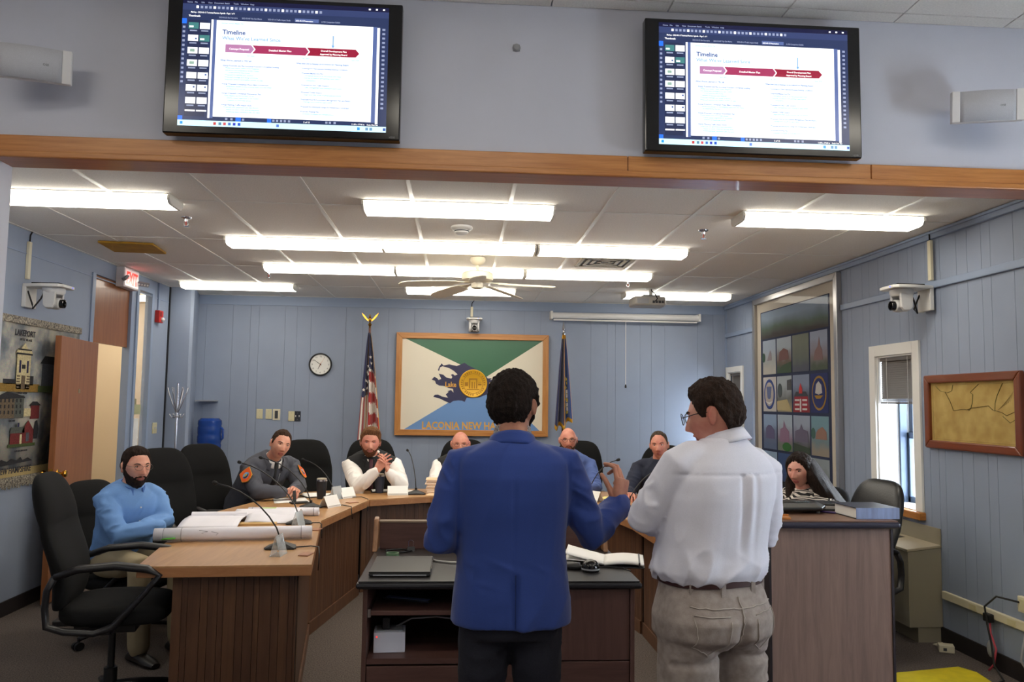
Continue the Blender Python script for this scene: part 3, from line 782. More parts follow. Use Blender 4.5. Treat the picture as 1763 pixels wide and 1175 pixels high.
lake = [(440, 350), (460, 372), (520, 360), (600, 378), (640, 362), (680, 344), (720, 372), (770, 396), (840, 430), (900, 480), (930, 512), (972, 508), (955, 530), (1000, 510), (1030, 470), (1060, 480), (1100, 440), (1180, 470), (1220, 560), (1180, 640), (1100, 660), (1010, 700), (920, 682), (840, 712), (760, 716), (710, 715), (690, 760), (660, 745), (620, 742), (570, 748), (535, 772), (490, 752), (430, 722), (400, 715), (360, 702), (375, 682), (410, 680), (450, 700), (515, 714), (490, 680), (520, 650), (505, 645), (545, 632), (570, 660), (565, 620), (520, 612), (490, 595), (465, 588), (420, 585), (385, 565), (375, 535), (340, 520), (365, 492), (395, 505), (410, 525), (440, 515), (425, 485), (412, 458), (460, 470), (490, 498), (545, 512), (555, 495), (540, 470), (560, 462), (580, 480), (610, 468), (570, 430), (520, 400), (450, 380), (425, 392), (415, 430), (402, 422), (415, 385)]
bflat([zz(u, v) for u, v in lake], M_bnavy, 'lake_outline', 2)
cx, cz = zz(775, 565)
sr = 0.168
Ms = frame_mat((cx, -0.0185, cz), (1, 0, 0), (0, 0, 1))
seal = MB().lathe([(sr, -0.002), (sr, 0.010), (sr - 0.008, 0.014), (sr - 0.018, 0.010), (0.001, 0.010)], 64, Ms).build('gold_seal', M_bgold, bn, smooth='auto')
MB().lathe([(0.120, 0.010), (0.120, 0.0125), (0.115, 0.0125), (0.115, 0.010)], 64, Ms, caps=False).build('seal_ring', M_bgold2, seal)
for k in range(34):
    a = 2 * PI * k / 34
    M2 = Ms @ Matrix.Rotation(a, 4, 'Z') @ Matrix.Translation((0, 0.136, 0))
    if k % 6: MB().box(-0.006, 0.006, -0.010, 0.010, 0.010, 0.0125, M2).build('seal_letter', M_bgold2, seal)
for (a, b, c, d) in ((-0.05, 0.05, 0.045, 0.062), (-0.05, -0.036, -0.06, 0.045), (0.036, 0.05, -0.06, 0.045), (-0.018, -0.006, -0.06, 0.02), (0.012, 0.022, -0.06, 0.02), (-0.075, 0.075, -0.075, -0.066), (-0.10, -0.06, -0.03, 0.015), (0.06, 0.10, -0.02, 0.0), (0.06, 0.10, 0.012, 0.018)):
    MB().box(a, b, c, d, 0.010, 0.013, Ms).build('seal_relief', M_bgold2, seal)
M_lett = mat('banner_lettering', (222, 168, 74), 0.4)
text('LACONIA NEW HAMPSHIRE', 0.118, 'lettering', M_lett, bn, frame_mat((ix0 + 0.25, -0.0176, iz0 + 0.012), (1, 0, 0), (0, 0, 1)), 'LEFT', 0.002, 0.86, 0.0032, 1.0)
text('Lake', 0.085, 'lettering', M_lett, bn, frame_mat((zz(480, 0)[0], -0.0190, zz(0, 588)[1]), (1, 0, 0), (0, 0, 1)), 'LEFT', 0.002, 0.85, 0.0022)
text('Winni', 0.085, 'lettering', M_lett, bn, frame_mat((zz(945, 0)[0], -0.0190, zz(0, 590)[1]), (1, 0, 0), (0, 0, 1)), 'LEFT', 0.002, 0.85, 0.0022)
# --- clock
ck = thing('wall_clock', 'round wall clock with black rim and white face', 'clock', (-1.649, WB - 0.0, 1.992))
Mc = frame_mat((0, 0, 0), (1, 0, 0), (0, 0, 1))
MB().lathe([(0.134, 0), (0.136, 0.025), (0.130, 0.034), (0.121, 0.034), (0.118, 0.022), (0.118, 0)], 48, Mc, caps=False).build('rim', M_black, ck, smooth='auto')
MB().lathe([(0.120, 0.004), (0.120, 0.016), (0.001, 0.016)], 48, Mc).build('dial', mat('clock_face', (238, 238, 234), 0.5), ck)
for h in range(12):
    a = R(90 - 30 * (h if h else 12)); 
    text(str(h or 12), 0.026, 'numeral', M_black, ck, frame_mat((0.096 * math.cos(a), -0.0165, 0.096 * math.sin(a) - 0.009), (1, 0, 0), (0, 0, 1)), 'CENTER', 0.0008)
def hand(ang, L, w, nm, mm, k):
    Mh = Mc @ Matrix.Rotation(R(-ang), 4, 'Z')
    MB().prism([(-w, -0.015), (w, -0.015), (w * 0.5, L), (-w * 0.5, L)], 0.018 + k * 0.002, 0.019 + k * 0.002, Mh).build(nm, mm, ck)
hand(206, 0.062, 0.0045, 'hour_hand', M_black, 0); hand(306, 0.088, 0.0035, 'minute_hand', M_black, 1); hand(30, 0.09, 0.0012, 'second_hand', mat('orange_hand', (220, 120, 40), 0.5), 2)
# --- projection screen, rolled up
ps = thing('projection_screen', 'white rolled-up projection screen tube high on the back wall', 'projector screen', (2.0, WB - 0.10, 2.628))
MB().tube([(-0.90, 0, 0), (0.90, 0, 0)], 0.037, 16).build('case', mat('screen_case', (222, 222, 222), 0.35), ps, smooth='auto')
for s in (-1, 1):
    MB().box(s * 0.905 - 0.014, s * 0.905 + 0.014, -0.042, 0.10, -0.045, 0.05).build('end_bracket', M_white, ps, bevel=0.004)
MB().box(-0.88, 0.88, -0.012, 0.006, -0.062, -0.044).build('bottom_bar', M_white, ps, bevel=0.003)
MB().cyl((0, -0.003, -0.83), (0, -0.003, -0.06), 0.004, n=6).build('pull_cord', M_white, ps)
MB().lathe([(0.004, 0), (0.011, -0.012), (0.013, -0.035), (0.006, -0.042)], 12, Matrix.Translation((0, -0.003, -0.82))).build('pull_knob', M_black, ps, smooth='auto')
# --- wall plates on the back wall
def plate(label, x, y, z, w, h, mm, axis='back', extra=None, cat='wall plate', group='wall plates'):
    t = thing('wall_plate', label, cat, (x, y, z), 0 if axis == 'back' else (R(90) if axis == 'left' else R(-90)), group)
    MB().box(-w / 2, w / 2, -0.008, 0, -h / 2, h / 2).build('cover', mm, t, bevel=0.003)
    if extra == 'dial':
        MB().box(-0.018, 0.018, -0.016, -0.008, -0.045, 0.045).build('display', M_dkgrey, t, bevel=0.002)
    elif extra == 'switch':
        for s in (-0.02, 0.02):
            MB().box(s - 0.004, s + 0.004, -0.018, -0.008, -0.008, 0.012).build('toggle', M_white, t)
        for s in (-0.036, 0.036):
            MB().cyl((0, -0.009, s), (0, -0.006, s), 0.003, n=8).build('screw', M_grey, t)
    else:
        for s in (-0.036, 0.036):
            MB().cyl((0, -0.0095, s), (0, -0.006, s), 0.003, n=8).build('screw', M_grey, t)
    return t
plate('blank ivory wall plate, leftmost of the row on the back wall', -2.338, WB, 1.398, 0.072, 0.115, M_ivory)
plate('blank ivory wall plate beside the thermostat on the back wall', -2.232, WB, 1.398, 0.072, 0.115, M_ivory)
plate('cream thermostat with dark display on the back wall', -2.142, WB, 1.392, 0.085, 0.13, M_cream, extra='dial', cat='thermostat')
plate('blank ivory plate touching the black switch plate', -1.968, WB, 1.376, 0.072, 0.115, M_ivory)
plate('black switch plate with white toggles on the back wall', -1.897, WB, 1.376, 0.072, 0.118, mat('black_switch', (40, 44, 54), 0.4), extra='switch', cat='switch')
plate('ivory switch plate on the left wall beside the sidelight window', WL, 8.60, 1.25, 0.115, 0.115, M_ivory, 'left', 'switch', 'switch')
# --- flags
M_navy = mat('flag_navy', (30, 36, 82), 0.75, sheen=0.3)
M_fred = mat('flag_red', (168, 42, 40), 0.75, sheen=0.3)
M_fwhite = mat('flag_white', (222, 214, 204), 0.75, sheen=0.3)
M_fgold = mat('flag_gold_fringe', (208, 152, 30), 0.6)
M_pole = wood('flag_pole_wood', (120, 66, 36), (92, 48, 26), 'Z', 0.3)
def star(c, r, M):
    pts = [(c[0] + r * (1 if i % 2 == 0 else 0.4) * math.sin(PI * i / 5), c[1] + r * (1 if i % 2 == 0 else 0.4) * math.cos(PI * i / 5)) for i in range(10)]
    return MB().prism(pts, 0, 0.0015, M)
def flag(label, x, y, H, kind, spread_l, spread_r, zlow):
    t = thing('flag_on_pole', label, 'flag', (x, y, 0), 0, 'flags behind the desk')
    MB().lathe([(0.14, 0), (0.145, 0.02), (0.10, 0.045), (0.04, 0.07), (0.03, 0.12)], 24).build('stand', M_brass, t, smooth='auto')
    MB().cyl((0, 0, 0.05), (0, 0, H), 0.014).build('pole', M_pole, t, smooth='auto')
    top = H + 0.0
    if kind == 'us':
        MB().lathe([(0.016, 0), (0.018, 0.04), (0.012, 0.06), (0.012, 0.20), (0.024, 0.215), (0.012, 0.235), (0.008, 0.245)], 16, Matrix.Translation((0, 0, H - 0.18))).build('ferrule', M_brass, t, smooth='auto')
        e = MB().ball((0, -0.005, H + 0.10), (0.018, 0.022, 0.035)).ball((0.0, -0.028, H + 0.142), (0.011, 0.016, 0.011))
        for s in (-1, 1):
            pr = [(0.008, 0.095), (0.03, 0.105), (0.065, 0.150), (0.098, 0.178), (0.090, 0.155), (0.075, 0.13), (0.05, 0.10), (0.02, 0.075)]
            e.prism([(s * a, b) for a, b in pr], -0.005, 0.005, frame_mat((0, 0, H), (1, 0, 0), (0, 0, 1)))
        e.build('eagle_finial', M_brass, t, smooth='auto')
    else:
        MB().lathe([(0.014, 0), (0.02, 0.02), (0.012, 0.035), (0.010, 0.06), (0.020, 0.075), (0.004, 0.16)], 14, Matrix.Translation((0, 0, H - 0.02))).build('spear_finial', M_chrome, t, smooth='auto')
    ztop = H - 0.02 if kind != 'us' else H - 0.06
    nu, nv = 48, 46
    def surf(u, v):
        z = ztop + (zlow - ztop) * v
        g = v ** 0.8
        xl = -0.015 - spread_l * g; xr = 0.015 + spread_r * g
        lift = 0.10 * max(0, u - 0.55) / 0.45 * v          # outer fold hangs higher
        xx = xl + (xr - xl) * u
        yy = -0.03 - (0.012 + 0.055 * g) * math.sin(u * PI * 4.5 + 0.6 * v) - 0.03 * g
        return (xx, yy, z + lift * (ztop - zlow) * 0.9 - 0.03 * g * math.sin(u * PI * 4.5))
    mb2 = MB().grid(surf, nu, nv)
    mb2.mi = []
    for j in range(nv):
        for i in range(nu):
            u, v = (i + 0.5) / nu, (j + 0.5) / nv
            if kind == 'us':
                if v > 0.965 and u > 0.5 or u > 0.975 or (0.36 < u < 0.41 and v < 0.3) or (0.30 < u < 0.335 and v > 0.55): mi = 3
                elif u < 0.5 and v < 0.56 or u >= 0.5 and v < 0.30 + (u - 0.5) * 0.25: mi = 0
                elif u >= 0.5: mi = 1 + int((v - u * 0.25) * 10.5) % 2
                else: mi = 1 + int(u * 14) % 2
            else:
                mi = 3 if (v > 0.95 or abs(u - 0.55) < 0.02 or u > 0.975 or v < 0.04) else (0 if u < 0.55 else 4)
            mb2.mi.append(mi)
    mats = [M_navy, M_fred, M_fwhite, M_fgold, mat('flag_blue', (36, 74, 142), 0.7, sheen=0.3)]
    fo = mb2.build('cloth', mats, t, smooth=True, thick=0.003)
    if kind == 'us':
        for (u, v) in ((0.62, 0.22), (0.66, 0.28), (0.45, 0.30), (0.3, 0.36), (0.46, 0.37), (0.22, 0.43), (0.40, 0.45), (0.14, 0.50), (0.34, 0.51), (0.58, 0.33)):
            p = surf(u, v); star((0, 0), 0.022, frame_mat((p[0], p[1] - 0.012, p[2]), (1, 0, 0), (0, 0, 1))).build('star', M_fwhite, fo)
    else:
        M_leaf = mat('flag_leaf_gold', (196, 170, 60), 0.6)
        for k in range(9):
            p = surf(0.70 + 0.03 * math.sin(k * 2), 0.50 + k * 0.045)
            MB().prism([(-0.02, 0), (0, 0.03), (0.02, 0), (0, -0.03)], 0, 0.003, frame_mat((p[0] + 0.02 * math.sin(k * 1.7), p[1] - 0.015, p[2]), (1, 0, 0), (0.4 * math.sin(k), 0, 1))).build('emblem_leaf', M_leaf, fo)
        for k in range(5):
            p = surf(0.80, 0.66 + k * 0.05)
            MB().box(-0.016, 0.016, -0.022, 0.02, 0, 0.003, frame_mat((p[0], p[1] - 0.014, p[2]), (1, 0, 0), (0, 0, 1))).build('emblem_letter', M_fwhite, fo)
    return t
flag('American flag with gold fringe and eagle on a pole', -1.055, 9.22, 2.42, 'us', 0.085, 0.150, 1.06)
flag('navy state flag with gold fringe, right of the framed city board', 1.225, 9.22, 2.40, 'nh', 0.095, 0.085, 1.28)

# ================================================================== pan-tilt cameras
M_camw = mat('camera_shell', (206, 206, 206), 0.35)
def ptz(label, loc, rz, conduit):
    """local +y points out of the wall, camera hangs under a shelf"""
    t = thing('security_camera', label, 'camera', loc, rz, 'pan-tilt wall cameras')
    MB().box(-0.075, 0.075, 0, 0.03, -0.15, 0.02).build('wall_box', M_white, t, bevel=0.004)
    MB().prism([(-0.075, 0.0), (0.075, 0.0), (0.11, 0.15), (0.11, 0.27), (0.085, 0.30), (-0.085, 0.30), (-0.11, 0.27), (-0.11, 0.15)], 0.0, 0.022).build('shelf', M_white, t, bevel=0.005)
    MB().box(-0.07, 0.07, 0.06, 0.26, 0.022, 0.034).build('camera_base', M_blackmatte, t, bevel=0.004)
    MB().lathe([(0.078, -0.002), (0.078, -0.03), (0.064, -0.05)], 24, Matrix.Translation((0, 0.19, 0))).build('turntable', M_camw, t, smooth='auto')
    for s in (-1, 1):
        MB().loft([[(s * 0.045, 0.19 + a * 0.045, b) for a, b in ((-1, -0.03), (1, -0.03), (0.9, -0.13), (0.5, -0.155), (-0.5, -0.155), (-0.9, -0.13))], [(s * 0.070, 0.19 + a * 0.045, b) for a, b in ((-1, -0.03), (1, -0.03), (0.9, -0.13), (0.5, -0.15), (-0.5, -0.15), (-0.9, -0.13))]]).build('yoke', M_camw, t, bevel=0.004)
    h = MB().tube([(0, 0.15, -0.112), (0, 0.245, -0.116)], [0.042, 0.042], 20).build('camera_head', M_camw, t, bevel=0.006, smooth='auto')
    MB().lathe([(0.033, 0), (0.033, 0.028), (0.026, 0.03), (0.020, 0.012), (0.002, 0.010)], 20, frame_mat((0, 0.243, -0.116), (-1, 0, 0), (0, 0, 1))).build('lens', mat('lens_black', (8, 8, 10), 0.1), h, smooth='auto')
    MB().tube([(0.05, 0.03, -0.03), (0.055, 0.07, -0.13), (0.03, 0.06, -0.16), (0.0, 0.10, -0.08), (0.0, 0.13, -0.01)], 0.006, 8).build('cable', M_black, t, smooth=True)
    MB().box(-0.055, -0.045, 0.297, 0.302, 0.008, 0.014).build('status_light', glow('blue_led', (40, 70, 255), 3.0), t)
    if conduit:
        MB().box(conduit[0] - 0.018, conduit[0] + 0.018, 0, 0.022, 0.06, conduit[1]).build('conduit', M_cream, t, bevel=0.003)
        MB().tube([(conduit[0], 0.012, conduit[1]), (conduit[0], 0.014, conduit[1] + 0.05), (conduit[0] - 0.03, 0.014, conduit[1] + 0.09)], 0.006, 8).build('cable', M_black, t, smooth=True)
    return t
ptz('white pan-tilt camera on the left wall above the tapestry', (WL, 6.02, 2.375), R(-90), (0.03, 0.34))
ptz('white pan-tilt camera on the right wall above the window', (WR - 0.02, 5.24, 2.395), R(90), (-0.06, 0.34))
cb = ptz('small pan-tilt camera on the back wall above the city flag board', (0.165, WB - 0.012, 2.545), R(180), (0.035, 0.205))
cb.scale = (0.85, 0.85, 0.85)

# ================================================================== left wall
ex = thing('exit_sign', 'lit red EXIT sign with lamp heads above the door on the left wall', 'exit sign', (WL, 7.66, 2.70), R(90), None)
MB().box(-0.17, 0.17, -0.075, 0, -0.095, 0.095).build('casing', mat('exit_case', (214, 206, 206), 0.5), ex, bevel=0.005)
MB().box(-0.15, 0.15, -0.079, -0.074, -0.078, 0.078).build('face', glow('exit_face', (250, 220, 215), 0.55), ex)
text('EXIT', 0.165, 'lettering', glow('exit_red', (255, 40, 30), 2.2), ex, frame_mat((0, -0.0795, -0.058), (1, 0, 0), (0, 0, 1)), 'CENTER', 0.002, 0.75, 0.004)
for s in (-1, 1):
    Ml = Matrix.Translation((s * 0.20, -0.10, -0.02)) @ Matrix.Rotation(R(-35 * s), 4, 'Z') @ Matrix.Rotation(R(30), 4, 'X')
    l = MB().box(-0.065, 0.065, -0.012, 0.012, -0.022, 0.022, Ml).build('lamp_head', M_grey, ex, bevel=0.003)
    for k in range(4):
        MB().cyl(Ml @ Vector((-0.045 + k * 0.03, -0.0125, 0)), Ml @ Vector((-0.045 + k * 0.03, -0.016, 0)), 0.009, n=10).build('led', mat('led_dome', (235, 235, 230), 0.2), l)
    MB().cyl((s * 0.16, -0.05, -0.02), (s * 0.20, -0.09, -0.02), 0.007, n=8).build('lamp_arm', M_grey, ex)
al = thing('fire_alarm', 'red fire alarm strobe on the left wall beside the sidelight', 'fire alarm', (WL, 8.52, 2.43), R(90))
MB().box(-0.055, 0.055, -0.05, 0, -0.065, 0.065).build('body', M_red, al, bevel=0.006)
MB().ball((0.02, -0.055, -0.03), (0.035, 0.025, 0.025)).build('strobe', glass('strobe_lens', (235, 235, 240), 0.75), al, smooth=True)
MB().box(-0.04, 0.0, -0.052, -0.048, 0.0, 0.05).build('horn_grille', mat('dark_red', (120, 24, 20), 0.5), al)
MB().box(-0.012, 0.012, -0.018, 0, 0.065, 0.36).build('conduit', M_bluetrim, al)
# paper and clip seen on the sidelight
pn = thing('notice_sheet', 'paper notice hung in the narrow sidelight window', 'notice', (WL - 0.052, 8.19, 1.20), R(90))
MB().box(-0.12, 0.12, -0.002, 0, -0.24, 0.16).build('sheet', M_paper, pn)
MB().box(-0.15, 0.15, -0.004, 0.001, 0.20, 0.30).build('header_strip', mat('olive_strip', (176, 176, 110), 0.6), pn)
MB().box(-0.03, 0.03, -0.006, 0, 0.30, 0.36).build('clip', mat('olive_clip', (150, 140, 70), 0.5), pn)

# tapestry
tp = thing('tapestry', 'woven throw tapestry with Lakeport buildings hung on the left wall', 'tapestry', (WL + 0.012, 6.25, 1.565), R(90))
def tx(yw): return yw - 6.25
TW0, TW1 = 5.66 - 6.25, 6.84 - 6.25
def cloth_mat():
    mt, nt, bs = new_mat('tapestry_weave')
    tc = nt.nodes.new('ShaderNodeTexCoord'); nz = nt.nodes.new('ShaderNodeTexNoise'); nz.inputs['Scale'].default_value = 4.2; nz.inputs['Detail'].default_value = 8
    nt.links.new(tc.outputs['Object'], nz.inputs['Vector'])
    rp = nt.nodes.new('ShaderNodeValToRGB')
    for p, c in ((0.30, (96, 104, 116)), (0.45, (140, 146, 152)), (0.58, (204, 198, 184)), (0.75, (222, 216, 200))):
        e = rp.color_ramp.elements.new(p); e.color = (*lin(c), 1)
    rp.color_ramp.elements.remove(rp.color_ramp.elements[0]); rp.color_ramp.elements.remove(rp.color_ramp.elements[-1])
    n2 = nt.nodes.new('ShaderNodeTexNoise'); n2.inputs['Scale'].default_value = 160; nt.links.new(tc.outputs['Object'], n2.inputs['Vector'])
    mx = nt.nodes.new('ShaderNodeMix'); mx.data_type = 'RGBA'; mx.blend_type = 'MULTIPLY'; mx.inputs[0].default_value = 0.55
    nt.links.new(nz.outputs[0], rp.inputs[0]); nt.links.new(rp.outputs[0], mx.inputs[6]); nt.links.new(n2.outputs[1], mx.inputs[7])
    nt.links.new(mx.outputs[2], bs.inputs['Base Color']); bs.inputs['Roughness'].default_value = 0.95
    return mt
M_weave = cloth_mat()
MB().grid(lambda u, v: (TW0 + (TW1 - TW0) * u, -0.006 * math.sin(u * 17), -0.52 + 1.06 * v), 24, 2).build('woven_field', M_weave, tp, smooth=True, thick=0.006)
M_fringe = mat('tapestry_fringe', (70, 68, 70), 0.95, var=0.8, scale=90, rgb2=(190, 180, 160), bump=0.8)
MB().box(TW0, TW1, -0.016, 0.0, 0.53, 0.585).build('top_border', M_fringe, tp, bevel=0.006)
MB().box(TW0, TW1, -0.012, 0.0, -0.575, -0.52).build('bottom_band', mat('tapestry_gold', (186, 164, 112), 0.9, var=0.4, scale=120, stretch=(8, 1, 1)), tp)
fr = MB(); rf = random.Random(5)
xf = TW0
while xf < TW1:
    zb = -0.635 - rf.random() * 0.03
    fr.tube([(xf, -0.004, -0.57), (xf + rf.uniform(-0.006, 0.006), -0.012, -0.60), (xf + rf.uniform(-0.01, 0.01), -0.006, zb)], 0.0045, 5); xf += 0.0085
fo = fr.build('bottom_fringe', M_fringe, tp); fo['kind'] = 'stuff'
M_tk = {k: mat('weave_' + k, c, 0.95, var=0.35, scale=110) for k, c in dict(cream=(214, 200, 156), ochre=(150, 118, 52), brick=(116, 40, 40), brown=(112, 96, 76), dark=(44, 44, 48), green=(70, 84, 44), roof=(86, 90, 84), slate=(80, 84, 92), navy=(48, 46, 84)).items()}
def tpoly(pts, key, name, k=1):
    y = -0.010 - 0.0015 * k
    MB().add([(tx(a), y, b - 1.565) for a, b in pts], [tuple(range(len(pts)))]).build(name, M_tk[key], tp, thick=0.002)
def trect(a, b, c, d, key, name, k=1): tpoly([(a, c), (b, c), (b, d), (a, d)], key, name, k)
trect(5.70, 6.22, 1.60, 1.66, 'ochre', 'woven_ground')
trect(5.90, 6.08, 1.62, 1.88, 'cream', 'woven_clock_tower', 1); tpoly([(5.88, 1.88), (6.10, 1.88), (6.08, 1.91), (6.04, 1.91), (5.99, 1.96), (5.94, 1.91), (5.90, 1.91)], 'cream', 'woven_gable', 2)
trect(5.885, 6.095, 1.872, 1.885, 'dark', 'woven_cornice', 3); trect(5.90, 6.08, 1.905, 1.915, 'dark', 'woven_cornice', 3)
for a in (5.93, 6.03): trect(a, a + 0.022, 1.74, 1.83, 'navy', 'woven_window', 2)
trect(5.965, 6.015, 1.62, 1.72, 'brown', 'woven_door', 2); trect(5.965, 6.01, 1.77, 1.80, 'dark', 'woven_clock', 2)
for i in range(5):
    trect(5.905, 5.945, 1.63 + i * 0.02, 1.64 + i * 0.02, 'brown', 'woven_stone', 2); trect(6.035, 6.075, 1.63 + i * 0.02, 1.64 + i * 0.02, 'brown', 'woven_stone', 2)
trect(5.74, 5.90, 1.655, 1.69, 'dark', 'woven_hedge'); trect(6.08, 6.13, 1.65, 1.72, 'dark', 'woven_hedge')
trect(6.25, 6.55, 1.62, 1.82, 'slate', 'woven_house', 1); tpoly([(6.22, 1.82), (6.58, 1.82), (6.5, 1.88), (6.28, 1.88)], 'dark', 'woven_roof', 1); trect(6.2, 6.6, 1.60, 1.65, 'green', 'woven_grass', 2)
trect(5.68, 5.90, 1.41, 1.56, 'brown', 'woven_factory', 1); trect(5.90, 6.02, 1.41, 1.575, 'roof', 'woven_factory', 1)
tpoly([(5.66, 1.56), (5.80, 1.60), (5.92, 1.585), (6.03, 1.565), (6.03, 1.555), (5.66, 1.545)], 'dark', 'woven_roof', 2)
for i in range(6):
    for j in range(3): trect(5.72 + i * 0.05, 5.735 + i * 0.05, 1.44 + j * 0.042, 1.465 + j * 0.042, 'dark', 'woven_window', 2)
trect(6.03, 6.12, 1.42, 1.48, 'cream', 'woven_shed', 1); trect(6.12, 6.24, 1.40, 1.50, 'brick', 'woven_barn', 1); tpoly([(6.10, 1.50), (6.26, 1.50), (6.20, 1.53), (6.14, 1.53)], 'dark', 'woven_roof', 2)
trect(5.87, 6.03, 1.22, 1.30, 'brick', 'woven_brick_house', 1); tpoly([(5.86, 1.30), (6.05, 1.30), (6.05, 1.345), (5.88, 1.345)], 'roof', 'woven_roof', 2)
tpoly([(6.02, 1.22), (6.17, 1.22), (6.17, 1.32), (6.095, 1.39), (6.02, 1.32)], 'brick', 'woven_brick_gable', 2); trect(6.07, 6.11, 1.235, 1.30, 'slate', 'woven_window', 3); trect(5.99, 6.015, 1.22, 1.29, 'cream', 'woven_porch', 3)
tpoly([(6.18, 1.25), (6.23, 1.25), (6.245, 1.32), (6.22, 1.39), (6.19, 1.38), (6.175, 1.32)], 'dark', 'woven_tree', 1); trect(5.84, 6.20, 1.20, 1.222, 'green', 'woven_grass', 3); trect(5.96, 5.98, 1.345, 1.375, 'navy', 'woven_chimney', 1)
tpoly([(5.70, 1.07), (6.18, 1.09), (6.12, 1.115), (6.05, 1.10), (6.02, 1.125), (5.98, 1.10), (5.90, 1.12), (5.85, 1.10), (5.78, 1.12), (5.70, 1.10)], 'dark', 'woven_treeline', 1)
tpoly([(6.30, 1.08), (6.55, 1.08), (6.5, 1.12), (6.42, 1.20), (6.38, 1.12)], 'dark', 'woven_island', 1)
M_ttx = mat('tapestry_lettering', (52, 52, 60), 0.95)
for s, h, yw, zw, b in (('LAKEPORT', 0.062, 5.985, 2.01, 0.001), ('LITTLE VILLAGE', 0.026, 6.0, 1.975, 0.0), ('FREIGHT HOUSE', 0.02, 5.99, 1.585, 0.0), ('FACTORY', 0.02, 5.88, 1.385, 0.0), ('GOSS READING ROOM', 0.018, 6.02, 1.165, 0.0), ('NEW HAMPSHIRE', 0.062, 5.95, 1.015, 0.001)):
    text(s, h, 'woven_lettering', M_ttx, tp, frame_mat((tx(yw), -0.0125, zw - 1.565), (1, 0, 0), (0, 0, 1)), 'CENTER', 0.002, 0.9, b)

# ================================================================== right wall
# framed quilt
qf = thing('quilt_frame', 'tall silver-framed quilt of painted town scenes on the right wall', 'framed quilt', (WR, 7.49, 1.50), R(-90))
# local x runs towards the camera, from the far end (-) to the near end (+)
M_silver = mat('silver_frame', (178, 176, 176), 0.3, 0.85)
QX0, QX1, QZ0, QZ1 = -0.975, 0.975, -0.86, 1.238
mitred_frame(qf, QX0, QX1, QZ0, QZ1, 0.06, -0.05, 0.0, M_silver, M_silver, bevel=0.005)
MB().box(QX0 + 0.05, QX1 - 0.05, -0.015, -0.003, QZ0 + 0.05, QZ1 - 0.05).build('backing', mat('quilt_mat', (214, 204, 188), 0.8), qf)
def lx(yw): return 7.49 - yw
def qrect(y0, y1, z0, z1, mm, name, k, par):
    a, b = lx(max(y0, y1)), lx(min(y0, y1))
    yy = -0.015 - 0.002 * k
    return MB().box(a, b, yy, -0.014, z0 - 1.5, z1 - 1.5).build(name, mm, par)
M_qnavy = mat('quilt_navy', (46, 54, 84), 0.9)
quilt = qrect(8.30, 6.705, 0.74, 2.58, M_qnavy, 'quilt_cloth', 1, qf)
def scene_mat(nm, top, mid, bot, sc=7):
    mt, nt, bs = new_mat('quilt_' + nm)
    tc = nt.nodes.new('ShaderNodeTexCoord'); sx = nt.nodes.new('ShaderNodeSeparateXYZ'); nt.links.new(tc.outputs['Generated'], sx.inputs[0])
    nz = nt.nodes.new('ShaderNodeTexNoise'); nz.inputs['Scale'].default_value = sc; nz.inputs['Detail'].default_value = 6; nt.links.new(tc.outputs['Object'], nz.inputs['Vector'])
    ad = nt.nodes.new('ShaderNodeMath'); ad.operation = 'MULTIPLY_ADD'; ad.inputs[1].default_value = 0.5; nt.links.new(nz.outputs[0], ad.inputs[0]); nt.links.new(sx.outputs[2], ad.inputs[2])
    rp = nt.nodes.new('ShaderNodeValToRGB'); rp.color_ramp.elements[0].position = 0.35; rp.color_ramp.elements[0].color = (*lin(bot), 1); rp.color_ramp.elements[1].position = 1.0; rp.color_ramp.elements[1].color = (*lin(top), 1)
    e = rp.color_ramp.elements.new(0.62); e.color = (*lin(mid), 1)
    nt.links.new(ad.outputs[0], rp.inputs[0]); nt.links.new(rp.outputs[0], bs.inputs['Base Color']); bs.inputs['Roughness'].default_value = 0.9
    return mt
land = qrect(8.28, 6.73, 2.285, 2.57, scene_mat('landscape', (150, 168, 190), (96, 112, 100), (78, 72, 70), 3), 'landscape_block', 2, qf)
CY = [(8.24, 7.90), (7.87, 7.52), (7.49, 7.13), (7.10, 6.755)]
RZ = [(1.905, 2.265), (1.515, 1.875), (1.125, 1.485), (0.76, 1.10)]
scn = [[('a', (170, 182, 200), (176, 178, 176), (196, 192, 182)), ('b', (176, 186, 196), (120, 100, 90), (78, 92, 76)), ('c', (128, 134, 120), (112, 118, 110), (92, 96, 108)), ('d', (164, 172, 194), (140, 130, 132), (86, 98, 82))],
       [('e', (214, 208, 204), (210, 204, 200), (206, 200, 196)), ('f', (176, 184, 190), (116, 118, 116), (160, 150, 124)), ('g', (140, 152, 178), (92, 96, 112), (150, 60, 66)), ('h', (44, 54, 110), (44, 54, 110), (44, 54, 110))],
       [('i', (150, 172, 204), (110, 116, 140), (96, 110, 140)), ('j', (176, 190, 204), (150, 130, 150), (120, 128, 112)), ('k', (164, 174, 194), (120, 116, 134), (70, 80, 66)), ('l', (124, 160, 174), (120, 140, 148), (158, 146, 132))],
       [('m', (150, 172, 196), (110, 130, 150), (96, 110, 130)), ('n', (60, 84, 130), (56, 76, 120), (50, 70, 110)), ('o', (150, 160, 170), (110, 110, 104), (96, 90, 84)), ('p', (150, 160, 166), (120, 124, 120), (130, 120, 104))]]
blocks = {}
for r in range(4):
    for c in range(4):
        blocks[r, c] = qrect(CY[c][0], CY[c][1], RZ[r][0], RZ[r][1], scene_mat(*scn[r][c]), 'quilt_block', 2, qf)
